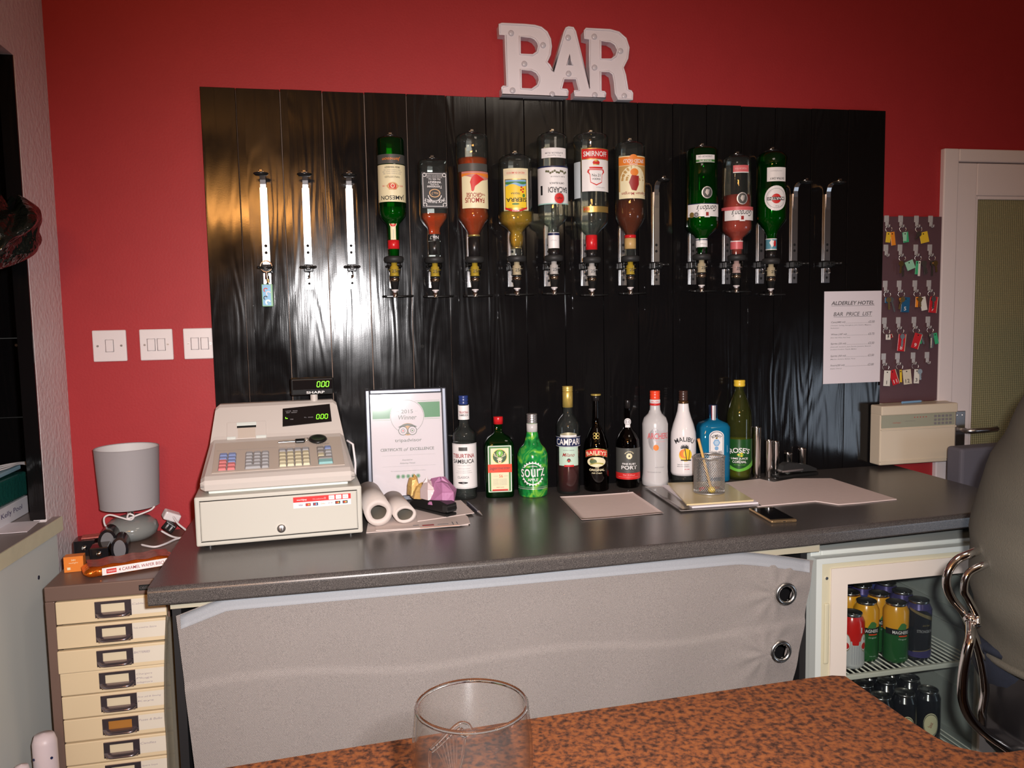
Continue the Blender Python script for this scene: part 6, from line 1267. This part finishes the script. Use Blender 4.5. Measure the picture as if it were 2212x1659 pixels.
keyset(0, 0, 'bright orange and yellow key tag in the top row, beside the plank edge', [('yellow', .014, .034, 6, -.004, -.004, '', ''), ('orange', .013, .044, -8, .006, -.007, '', '')])
keyset(0, 1, 'green rounded key tag in the top row of the key board', [('green', .017, .034, -8, .004, -.004, '', ''), ('pale', .010, .030, 2, .002, -.007, '', '')])
keyset(0, 2, 'yellow key tag with a silver key in the top row', [('yellow', .026, .036, -14, .012, -.004, '', '')], [(KS, 40, .030, .000, -.008)])
keyset(1, 1, 'bunch of keys with a square pale green tag in the second row', [('pale', .026, .030, -24, .018, -.006, '', '')], [(BRASS, 6, .040, -.006, -.004), (KD_, -2, .050, .0, -.002)])
keyset(1, 2, 'silver keys with a slim green tag in the second row', [('green', .010, .044, 4, -.006, -.004, '', ''), ('white', .006, .050, 2, .0, -.006, '', '')], [(KS, -10, .046, .014, -.006), (KS, -16, .044, .020, -.003)])
keyset(1, 3, 'dark key and brass key at the right end of the second row', [], [(KD_, 2, .050, -.001, -.003), (BRASS, -8, .038, .007, -.006)])
keyset(2, 0, 'dark ring with silver keys in the third row, beside the plank edge', [('blue', .014, .018, 0, -.004, -.003, '', '')], [(KS, -18, .050, .008, -.006), (BRASS, -4, .040, -.002, -.008)])
keyset(2, 1, 'brass keys with a dark blue tag reading 5', [('blue', .026, .050, 4, .014, -.003, '5', 'w')], [(BRASS, 12, .040, -.006, -.008), (BRASS, 30, .032, .000, -.011)])
keyset(2, 2, 'orange and brass keys with a blank white tag in the third row', [('white', .018, .046, -12, .014, -.006, '', ''), ('orange', .008, .034, 2, -.004, -.003, '', '')], [(BRASS, -4, .034, .002, -.010)])
keyset(2, 3, 'red key tag reading 7 with a silver key', [('red', .026, .054, 6, .008, -.003, '7', 'w')], [(KS, 4, .040, .002, -.010)])
keyset(3, 0, 'small white and red tag in the fourth row, beside the plank edge', [('white', .014, .018, 0, .002, -.004, '3', 'k'), ('red', .006, .012, -20, .013, -.003, '', '')])
keyset(3, 1, 'red key tag reading 8 with a key in front', [('red', .024, .058, 5, .004, -.003, '8', 'w')], [(KS, 4, .042, .0, -.010)])
keyset(3, 2, 'red key tag reading 9 tilted beside green and silver keys', [('red', .024, .052, 18, .004, -.006, '9', 'w')], [(KS, -26, .040, .010, -.003), (TG['green'], -16, .036, .008, -.001)])
keyset(3, 3, 'dark key and slim green tag at the right end of the fourth row', [('green', .011, .038, -14, .012, -.006, '', '')], [(KD_, 2, .052, .0, -.003), (KS, 0, .050, .004, -.005)])
keyset(4, 0, 'white tag reading 1 in front of a dark red tag reading 11', [('white', .020, .052, 3, -.002, -.010, '1', 'k'), ('red', .022, .052, -20, .020, -.003, '11', 'w')])
keyset(4, 1, 'cream tag reading 12 with a yellow key', [('cream', .026, .050, -8, .020, -.006, '12', 'k'), ('yellow', .006, .042, -3, .0, -.003, '', '')])
keyset(4, 2, 'white tag reading 3 with a silver key in the bottom row', [('white', .016, .048, 2, .002, -.004, '3', 'k')], [(KS, -4, .036, .010, -.009)])
# ------------------------------------------------------------------ alarm panel
AX0, AX1 = 1.752, 2.040; AC = mat('cream_alarm_case', (.70, .60, .46), .42); AG = mat('grey_green_keypad', (.34, .34, .25), .4)
t = thing('alarm_panel', 'cream wall box with grey-green keypad strip under the key board', 'control panel', (0, 0, 0))
mb = MB(); mb.box(AX0 - .0, AX1, -.080, -.0262, .942, 1.112, AC, .004); mb.box(AX0, AX1 + .002, -.086, -.0262, 1.108, 1.140, AC, .004); mb.box(1.8, AX1 + .012, -.03, -.001, .955, 1.140, AC, .002); mb.box(AX0 + .002, AX1, -.0835, -.070, 1.058, 1.063, AC, .001); mb.box(AX0, AX1, -.082, -.08, .952, .956, AC); mb.build('case', t)
mb = MB(); mb.box(AX0 + .003, AX1 - .006, -.0815, -.080, 1.066, 1.108, AG); A = Art(mb, 1., d=.0815); A.scrib(AX0 + .060, 1.082, .03, .005, RINK, 1, 3, .0006); A.scrib(AX0 + .11, 1.086, .04, .003, INKG, 1, 5, .0005)
for q in range(5): A.rect(AX0 + .125 + q * .011, AX0 + .129 + q * .011, 1.0965, 1.099, RINK, 1)
mb.build('keypad_strip', t)
for r_ in range(3):
    for c in range(5):
        mb = MB(); x = AX0 + .206 + c * .0145; z = 1.0985 - r_ * .0122; mb.box(x - .0045, x + .0045, -.0835, -.0812, z - .0036, z + .0036, INKG, .0008); mb.build('button', t)
t = thing('pen', 'blue pen lying on top of the cream alarm box', 'pen', (1.90, -.050, 1.1445)); mb = MB(); mb.cyl((-.045, .0, 0), (.035, .012, .0), .0040, SKYB, 10); mb.cyl((.035, .012, 0), (.047, .0138, -.001), .0040, STEEL, 10, .001); mb.build('barrel', t)
# ------------------------------------------------------------------ grey chair beyond the worktop end
UP = mat('grey_upholstery', (.13, .12, .145), .75, bump=(350, .35, .001)); LEGM = mat('dark_wood_leg', (.03, .02, .015), .4)
t = thing('upholstered_chair', 'grey fabric dining chair whose back shows beyond the right end of the worktop', 'chair', (2.14, -.20, 0), .05)
mb = MB(); mb.box(-.215, .215, -.030, .035, .42, 1.015, UP, .010, 3); mb.build('backrest', t)
mb = MB(); mb.box(-.215, .215, -.44, -.035, .40, .48, UP, .015, 3); o = mb.build('seat', t)
for sx in (-1, 1):
    for y in (0, -.40): mb = MB(); mb.cyl((sx * .19, y, .41), (sx * .20, y - (.02 if y else -.02), 0), .020, LEGM, 10, .014); mb.build('leg', t)
mb = MB(); mb.cyl((.105, -.032, .935), (.105, -.037, .935), .006, GOLD, 12); mb.build('stud', t)
# ================================================================== foreground bar top and glass
def bar_mat():
    m = bpy.data.materials.new('brown_speckled_laminate'); m.use_nodes = True; nt = m.node_tree; b = nt.nodes['Principled BSDF']; N = nt.nodes.new; K = nt.links.new
    tc = N('ShaderNodeTexCoord'); n = N('ShaderNodeTexNoise'); n.inputs['Scale'].default_value = 160; n.inputs['Detail'].default_value = 3; n.inputs['Roughness'].default_value = .6; K(tc.outputs['Object'], n.inputs['Vector'])
    cr = N('ShaderNodeValToRGB'); e = cr.color_ramp.elements; e[0].position = .33; e[0].color = (.020, .009, .006, 1); e[1].position = .66; e[1].color = (.122, .040, .013, 1)
    k = e.new(.44); k.color = (.050, .019, .010, 1); k = e.new(.53); k.color = (.092, .029, .011, 1)
    K(n.outputs['Fac'], cr.inputs[0]); K(cr.outputs[0], b.inputs['Base Color']); b.inputs['Roughness'].default_value = .38; b.inputs['Specular IOR Level'].default_value = .35; return m
BM = bar_mat(); ZB = 1.03
t = thing('bar_counter', 'brown speckled laminate bar top in the foreground with a curved inner corner', 'bar', (0, 0, 0))
P_ = [(-.70, -1.656), (-.122, -1.628), (.180, -1.608), (.546, -1.594), (.578, -1.5945), (.592, -1.600), (.593, -1.704), (.596, -1.752), (.604, -1.772), (.620, -1.786), (.645, -1.792), (2.2, -1.800), (2.2, -2.22), (-.70, -2.22)]
mb = MB(); mb.prism(P_[::-1], ZB - .038, ZB, BM, 'z'); mb.build('top', t)
mb = MB(); mb.box(-.70, .50, -1.80, -1.76, 0, ZB - .038, mat('bar_front_wood', (.07, .03, .015), .5)); mb.box(.50, 2.15, -1.98, -1.94, 0, ZB - .038, mat('bar_front_wood', ())); mb.build('front_panel', t)
def pint():
    t = thing('pint_glass', 'empty clear pint glass with an embossed harp standing on the brown bar', 'glass', (.0925, -1.868, ZB + .0003))
    g = bpy.data.materials.new('pint_glass_clear'); g.use_nodes = True; b = g.node_tree.nodes['Principled BSDF']; b.inputs['Transmission Weight'].default_value = 1; b.inputs['Roughness'].default_value = .0; b.inputs['IOR'].default_value = 1.47; b.inputs['Base Color'].default_value = (.97, .975, .97, 1)
    H_ = .1555; out = [(.028, 0), (.0315, .002), (.0325, .010), (.0335, .030), (.0385, .060), (.0435, .090), (.0455, .110), (.0452, .130), (.0432, .150)]
    prof = [(0, .001)] + out + [(.0428, H_ - .0012), (.0419, H_), (.0408, H_ - .0012)] + [(r - .0024, z) for r, z in out[::-1][:-3]] + [(.028, .020), (.020, .014), (0, .013)]
    gt = glassy('thin_pint_glass', (.985, .985, .98), (.90, .91, .90), .02, ior=1.5, diff=.003, dcol=(.9, .9, .9))
    mb = MB(); mb.lathe([(0, .001)] + out[:4], g, 64, caps=(False, False)); mb.lathe([(.030, .030), (.028, .020), (.020, .014), (0, .013)], g, 64, caps=(False, False)); mb.lathe(out[3:] + [(.0422, H_ - .002)], gt, 72, caps=(False, False)); mb.lathe([(r - .0022, z) for r, z in out[3:]] + [(.0404, H_ - .002)], gt, 72, caps=(False, False)); mb.build('glass_body', t)
    mb = MB(); mb.tube([(.0414 * cos(a * pi / 36), .0414 * sin(a * pi / 36), H_ - .0015) for a in range(72)], .00165, g, 12, True); mb.build('rim', t)
    # harp embossed on the far wall of the glass
    mb = MB(); a0 = -.10
    def S(u, v): v -= .020; u -= .012; r = .0445; return Vector((r * sin(u / r), r * cos(u / r), v))
    def L(pts, w_): mb.tube([S(*p) for p in smooth2(pts)], w_, g, 6)
    def smooth2(pts): return [(p.x, p.y) for p in smooth([(a, b, 0) for a, b in pts])]
    L([(-.019, .124), (-.010, .127), (.000, .133), (.009, .138), (.016, .136), (.018, .130), (.013, .126), (.009, .129), (.011, .133)], .0013)
    L([(-.018, .121), (-.008, .124), (.002, .130), (.009, .134)], .0008)
    L([(-.019, .124), (-.020, .112), (-.017, .098), (-.010, .085), (.000, .074)], .0014); L([(.013, .126), (.010, .108), (.004, .090), (.000, .074)], .0012)
    for q in range(7): u = -.014 + q * .0034; L([(u, .125 + q * .0012), (u * .5 + .002, .105 - q * .001), (u * .2 + .003 - .004 * (6 - q) / 6, .095 - q * .0015 + .004)], .00045)
    mb.build('embossed_harp', t)
    # scattered light on the rim bead
pint()
# ================================================================== bar stool and the seated person
SX, SY = 1.36, -1.25
t = thing('bar_stool', 'black padded bar stool with bright chrome tube frame under the seated person', 'bar stool', (SX, SY, 0))
mb = MB(); mb.lathe([(0, .0), (.21, 0), (.215, .006), (.19, .014), (.05, .03), (.03, .06), (.028, .60), (0, .60)], CHROME, 36, caps=(False, False)); mb.build('pedestal', t)
VN = mat('black_vinyl', (.012, .011, .012), .3, bump=(60, .15, .002))
mb = MB(); mb.lathe([(0, .60), (.15, .61), (.18, .64), (.188, .675), (.175, .70), (.13, .712), (0, .714)], VN, 36, p=2.3, caps=(False, False)); mb.build('seat', t)
mb = MB()
def f(u, v): a = radians(120 + 120 * u); r = .172 + .008 * sin(pi * v); return (r * cos(a) + .01, r * 1.05 * sin(a), .69 + .13 * v - .04 * (2 * u - 1) ** 2 * v)
mb.grid(f, 22, 10, VN, True, thick=-.02); mb.build('backrest', t)
def tb(pts, r=.011): mb = MB(); mb.tube(smooth(pts, 8), r, CHROME, 12); mb.build('chrome_tube', t)
X = lambda x: x - SX
Ty = -1.2 - SY
tb([(X(1.42), Ty + .10, .985), (X(1.25), Ty + .06, 1.03), (X(1.132), Ty, 1.026), (X(1.093), Ty, 1.014), (X(1.073), Ty, .992), (X(1.071), Ty, .967), (X(1.084), Ty, .94), (X(1.109), Ty, .911), (X(1.133), Ty, .865), (X(1.150), Ty, .815), (X(1.160), Ty, .76), (X(1.156), Ty, .707), (X(1.20), Ty + .02, .655), (X(1.40), Ty + .02, .60)], .0075)
tb([(X(1.42), Ty + .08, .970), (X(1.26), Ty + .04, 1.012), (X(1.150), Ty - .02, 1.012), (X(1.100), Ty - .02, .995), (X(1.090), Ty - .02, .965), (X(1.100), Ty - .02, .945), (X(1.118), Ty - .02, .915), (X(1.112), Ty - .03, .90)], .0065)
tb([(X(1.114), .040, .902), (X(1.098), .020, .893), (X(1.083), .004, .882), (X(1.073), 0, .86), (X(1.067), 0, .82), (X(1.068), 0, .777), (X(1.084), 0, .741), (X(1.114), 0, .71), (X(1.154), 0, .68), (X(1.202), 0, .647), (X(1.30), 0, .61)], .0085)
mb = MB(); mb.lathe([(0, -.010), (.009, -.008), (.012, 0), (.009, .008), (0, .010)], CHROME, 16, (X(1.112), Ty - .012, .905)); mb.build('bolt', t)
# ---- person: facing to the right, leaning slightly forward, seen from behind and the left
def skin_body(name, parent, nodes, mt, sub=2):
    """nodes: {name: (pos, radius(x,y), parent)}; one continuous skinned surface"""
    names = list(nodes); me = bpy.data.meshes.new(name)
    me.from_pydata([nodes[n][0] for n in names], [(names.index(nodes[n][2]), i) for i, n in enumerate(names) if nodes[n][2]], [])
    o = bpy.data.objects.new(name, me); COL.objects.link(o)
    sk = o.modifiers.new('skin', 'SKIN'); sk.use_smooth_shade = True; sk.branch_smoothing = .6
    if not me.skin_vertices: me.skin_vertices.new() if hasattr(me.skin_vertices, 'new') else None
    for i, n in enumerate(names):
        r = nodes[n][1]; r = (r, r) if not isinstance(r, tuple) else r
        me.skin_vertices[0].data[i].radius = r; me.skin_vertices[0].data[i].use_root = (i == 0)
    ss = o.modifiers.new('sub', 'SUBSURF'); ss.levels = sub; ss.render_levels = sub
    dg = bpy.context.evaluated_depsgraph_get(); dg.update(); m2 = bpy.data.meshes.new_from_object(o.evaluated_get(dg)); bpy.data.objects.remove(o)
    m2.materials.clear(); m2.materials.append(mt); m2.polygons.foreach_set('use_smooth', [True] * len(m2.polygons)); m2.name = name
    r_ = bpy.data.objects.new(name, m2); COL.objects.link(r_); r_.parent = parent; return r_
YW = radians(-40); FW = Vector((cos(YW), sin(YW), 0)); LT = Vector((-sin(YW), cos(YW), 0))      # facing, and the person's left
PB = Vector((1.345, -1.2, 0))
def BP(f, l, z): return PB + FW * f + LT * l + Vector((0, 0, z))
t = thing('person', 'person in olive-grey jumper and dark jeans seated on the chrome stool', 'person', (0, 0, 0))
SKN = mat('skin', (.55, .32, .24), .5, noise=.06, nscale=20); JMP = mat('olive_grey_knit', (.095, .086, .066), .85, noise=.10, nscale=12, bump=(420, .5, .002)); JNS = mat('dark_denim', (.010, .014, .026), .8, noise=.3, nscale=160, bump=(500, .3, .001)); HAIR = mat('brown_hair', (.05, .03, .02), .55, bump=(150, .6, .004)); SHOE = mat('black_shoe', (.015, .014, .014), .4)
# jumper: the ring centres follow the curve of the back seen in the photograph
def R2(x0, z, a, b):
    c = Vector((x0 + sqrt((a * .20) ** 2 + (b * .978) ** 2) / .88 + .024, -1.2, 0)) - PB; return (c.dot(FW), c.dot(LT), z, a, b)
key = [(1.150, .812, .178, .125), (1.140, .835, .184, .132), (1.130, .88, .186, .134), (1.117, .94, .184, .132), (1.113, .995, .186, .130), (1.115, 1.05, .192, .130), (1.130, 1.12, .200, .130), (1.155, 1.18, .205, .128), (1.185, 1.235, .204, .122), (1.222, 1.294, .190, .108), (1.262, 1.340, .150, .088), (1.300, 1.375, .098, .074), (1.318, 1.395, .070, .066)]
rings = []
for a, b in zip(key, key[1:]):
    for k_ in range(3): s_ = k_ / 3; rings.append(R2(*[p + (q - p) * s_ for p, q in zip(a, b)]))
rings.append(R2(*key[-1]))
def cen(z):
    for p, q in zip(rings, rings[1:]):
        if p[2] <= z <= q[2]: k_ = (z - p[2]) / (q[2] - p[2]); return (p[0] + (q[0] - p[0]) * k_, p[1] + (q[1] - p[1]) * k_)
    return (rings[0][:2] if z < rings[0][2] else rings[-1][:2])
CN = lambda z: tuple(BP(*cen(z), z))
UF, UL = cen(1.28); HF, HL, HZ = rings[-1][0] + .040, rings[-1][1] + .004, 1.545
N_ = {'pelvis': (tuple(BP(-.02, 0, .80)), .10, None), 'waist': (CN(.96), .085, 'pelvis'), 'chest': (CN(1.14), .085, 'waist'), 'upper': (CN(1.27), .070, 'chest'), 'neck': (CN(1.385), .052, 'upper'), 'throat': (tuple(BP(HF - .030, HL, 1.44)), .050, 'neck'), 'skull': (tuple(BP(HF - .015, HL, 1.52)), .050, 'throat')}
for s, nm_ in ((1, 'l'), (-1, 'r')):
    N_['sh' + nm_] = (tuple(BP(UF, UL + .155 * s, 1.285)), .042, 'upper'); N_['el' + nm_] = (tuple(BP(UF + .09, UL + .225 * s, 1.045)), .034, 'sh' + nm_); N_['fa' + nm_] = (tuple(BP(.22, UL * .6 + .205 * s, .985)), .032, 'el' + nm_)
    N_['wr' + nm_] = (tuple(BP(.325, .165 * s, .925)), .027, 'fa' + nm_); N_['pa' + nm_] = (tuple(BP(.375, .150 * s, .905)), (.034, .018), 'wr' + nm_); N_['kn' + nm_] = (tuple(BP(.410, .140 * s, .898)), (.036, .014), 'pa' + nm_)
    for q in range(4):
        o_ = (-.026 + .0175 * q); L_ = (.036, .043, .041, .032)[q]
        N_['f%d0' % q + nm_] = (tuple(BP(.430, .140 * s + o_, .894)), .0085, 'kn' + nm_); N_['f%d1' % q + nm_] = (tuple(BP(.430 + L_, .138 * s + o_ * 1.1, .886)), .0078, 'f%d0' % q + nm_); N_['f%d2' % q + nm_] = (tuple(BP(.430 + L_ * 1.7, .136 * s + o_ * 1.1, .868)), .0068, 'f%d1' % q + nm_)
    N_['t0' + nm_] = (tuple(BP(.385, (.150 - .036) * s, .900)), .0105, 'pa' + nm_); N_['t1' + nm_] = (tuple(BP(.420, (.150 - .052) * s, .892)), .0095, 't0' + nm_); N_['t2' + nm_] = (tuple(BP(.445, (.150 - .050) * s, .884)), .0075, 't1' + nm_)
    N_['hp' + nm_] = (tuple(BP(.02, .09 * s, .79)), .080, 'pelvis'); N_['th' + nm_] = (tuple(BP(.24, .12 * s, .79)), .066, 'hp' + nm_); N_['k_' + nm_] = (tuple(BP(.45, .14 * s, .755)), .050, 'th' + nm_); N_['ca' + nm_] = (tuple(BP(.465, .14 * s, .58)), .046, 'k_' + nm_)
    N_['an' + nm_] = (tuple(BP(.43, .13 * s, .34)), .036, 'ca' + nm_); N_['he' + nm_] = (tuple(BP(.44, .13 * s, .29)), .038, 'an' + nm_); N_['to' + nm_] = (tuple(BP(.60, .14 * s, .27)), .030, 'he' + nm_)
def head_pt(a, b, k_=1., hair=False):
    """a point of the head: a = turn round the upright axis (0 = face), b = angle down from the crown"""
    f, l, z = cos(a) * sin(b), sin(a) * sin(b), cos(b); G = lambda x, c, w: math.exp(-((x - c) / w) ** 2)
    pf, pl_, pz = .094 * f, .075 * l, .116 * z
    if z < 0: pl_ *= 1 - .30 * abs(z) ** 1.3; pf += (.020 * abs(z) if f > 0 else .034 * abs(z) * abs(f))
    if f > 0 and not hair:
        nz = G(l, 0, .13) * (G(z, -.20, .10) * .026 + G(z, -.02, .16) * .013); pf += nz
        pf -= .008 * (G(l, .36, .16) + G(l, -.36, .16)) * G(z, .02, .12); pf += .004 * G(z, .16, .10) * G(l, 0, .55)
        pf += .005 * G(l, 0, .24) * (G(z, -.46, .05) + G(z, -.56, .05)) + .008 * G(l, 0, .25) * G(z, -.82, .12); pl_ += 0
    if not hair: e_ = G(f, -.08, .16) * G(z, -.05, .24) * min(1, abs(l) * 1.1) ** 6; pl_ += (1 if l > 0 else -1) * .016 * e_; pf -= .006 * e_
    return BP(HF + pf * k_, HL + pl_ * k_, HZ + pz * k_)
body = skin_body('body', t, N_, SKN)
# the shaped head is merged into the same continuous surface
mb = MB(); mb.v = [v.co.copy() for v in body.data.vertices]; mb.f = [list(p.vertices) for p in body.data.polygons]; mb.mi = [0] * len(mb.f); mb.sm = [True] * len(mb.f); mb.mats = [SKN]
NU, NV = 72, 56; V = [head_pt(0, 0)] + [head_pt(2 * pi * i / NU, pi * j / NV) for j in range(1, NV) for i in range(NU)] + [head_pt(0, pi)]
F = [(0, 1 + i, 1 + (i + 1) % NU) for i in range(NU)] + [(1 + j * NU + i, 1 + (j + 1) * NU + i, 1 + (j + 1) * NU + (i + 1) % NU, 1 + j * NU + (i + 1) % NU) for j in range(NV - 2) for i in range(NU)] + [(len(V) - 1, 1 + (NV - 2) * NU + (i + 1) % NU, 1 + (NV - 2) * NU + i) for i in range(NU)]
mb.add(V, F, SKN, True); bpy.data.objects.remove(body); raw = mb.build('body')
rm = raw.modifiers.new('merge', 'REMESH'); rm.mode = 'VOXEL'; rm.voxel_size = .0042; rm.use_smooth_shade = True
sm_ = raw.modifiers.new('soften', 'SMOOTH'); sm_.factor = .5; sm_.iterations = 2
dg = bpy.context.evaluated_depsgraph_get(); dg.update(); me_ = bpy.data.meshes.new_from_object(raw.evaluated_get(dg)); bpy.data.objects.remove(raw)
me_.materials.clear(); me_.materials.append(SKN); me_.polygons.foreach_set('use_smooth', [True] * len(me_.polygons)); body = bpy.data.objects.new('body', me_); COL.objects.link(body); body.parent = t
def loft(mb, rings, mt, n=40, fold=0.):
    """rings: (f, l, z, half width, half depth)"""
    V = []
    for k_, (f, l, z, a, b) in enumerate(rings):
        for i in range(n):
            th = 2 * pi * i / n; ww = 1 + fold * sin(3 * th + z * 22) * .5 + fold * sin(z * 60 + 2.2 * th) * .6
            V.append(BP(f + b * ww * cos(th) * (1.0 if cos(th) > 0 else 1.0), l + a * ww * sin(th), z + fold * .10 * sin(4 * th + k_)))
    F = [(j * n + i, j * n + (i + 1) % n, (j + 1) * n + (i + 1) % n, (j + 1) * n + i) for j in range(len(rings) - 1) for i in range(n)]
    mb.add(V, F, mt, True)
mb = MB(); loft(mb, [(rings[0][0], rings[0][1], rings[0][2] + .012, rings[0][3] - .012, rings[0][4] - .012)] + rings, JMP, 60, .026)
for s in (1, -1):
    pts = [BP(UF, UL + .12 * s, 1.290), BP(UF + .004, UL + .165 * s, 1.272), BP(UF + .025, UL + .198 * s, 1.21), BP(UF + .06, UL + .218 * s, 1.12), BP(UF + .088, UL + .225 * s, 1.05), BP(UF + .125, UL + .220 * s, 1.015), BP(.22, UL * .6 + .205 * s, .985), BP(.28, .185 * s, .950), BP(.318, .168 * s, .930)]
    mb.tube(smooth(pts, 3), [.07 - .028 * min(1, i / 22) + .003 * sin(i * 2.1) for i in range(25)], JMP, 20)
mb.tube([BP(rings[-1][0] + .064 * cos(a * pi / 10), rings[-1][1] + .068 * sin(a * pi / 10), 1.396) for a in range(20)], .009, JMP, 8, True)
mb.tube([BP(rings[1][0] + (rings[1][4] + .002) * cos(a * pi / 18), rings[1][1] + (rings[1][3] + .002) * sin(a * pi / 18), .822) for a in range(36)], .008, JMP, 8, True)
mb.build('jumper', t)
mb = MB()
loft(mb, [(-.055, 0, .850, .150, .105), (-.05, 0, .82, .165, .122), (-.035, 0, .78, .172, .130), (-.01, 0, .735, .165, .135), (.0, 0, .718, .12, .10)], JNS, 40, .008)
for s in (1, -1):
    pts = [BP(-.02, .085 * s, .79), BP(.10, .10 * s, .797), BP(.24, .12 * s, .795), BP(.38, .135 * s, .785), BP(.455, .14 * s, .76), BP(.475, .14 * s, .70), BP(.465, .14 * s, .58), BP(.445, .135 * s, .45), BP(.432, .13 * s, .345)]
    mb.tube(smooth(pts, 3), [.100 - .046 * min(1, i / 22) + .0025 * sin(i * 1.7) for i in range(25)], JNS, 22)
mb.tube([BP(-.052 + .118 * cos(a * pi / 16), .160 * sin(a * pi / 16), .838) for a in range(32)], .010, JNS, 8, True)
mb.build('jeans', t)
for s in (1, -1):
    mb = MB(); mb.tube(smooth([BP(.39, .13 * s, .290), BP(.43, .13 * s, .296), (BP(.52, .135 * s, .280)), BP(.60, .14 * s, .262), BP(.655, .143 * s, .255)], 4), [.038 + .008 * sin(i / 17 * pi) for i in range(17)], SHOE, 16); mb.build('shoe', t)
mb = MB()
def hf(u, v):
    a = 2 * pi * u; lim = .70 - .34 * max(0, cos(a)) ** .7 - .10 * math.exp(-((abs(math.atan2(sin(a), cos(a))) - 1.45) / .35) ** 2)
    b = pi * max(.004, v * lim); edge = 1 - .06 * max(0, (v - .9) / .1)
    return head_pt(a, b, (1.10 + .012 * sin(11 * a + 5 * b) + .010 * sin(23 * a)) * edge, True)
mb.grid(hf, 72, 24, HAIR, True, thick=.006); mb.build('hair', t)
EW = mat('eye_white', (.8, .78, .75), .2); EI = mat('eye_iris', (.03, .05, .06), .15)
for s in (1, -1):
    mb = MB(); c = BP(HF + .0715, HL + .0285 * s, HZ + .003); mb.lathe([(0, -.0105), (.007, -.0078), (.0105, 0), (.007, .0078), (0, .0105)], EW, 18, tuple(c)); mb.cyl(c + FW * .0085, c + FW * .0112, .0048, EI, 14); mb.build('eye', t)
mb = MB(); mb.tube([BP(HF + .083, HL - .020, HZ - .0595), BP(HF + .0945, HL - .010, HZ - .0590), BP(HF + .0985, HL, HZ - .0600), BP(HF + .0945, HL + .010, HZ - .0590), BP(HF + .083, HL + .020, HZ - .0595)], [.0015, .0036, .0042, .0036, .0015], mat('lips', (.42, .14, .12), .4), 8); mb.build('mouth', t)
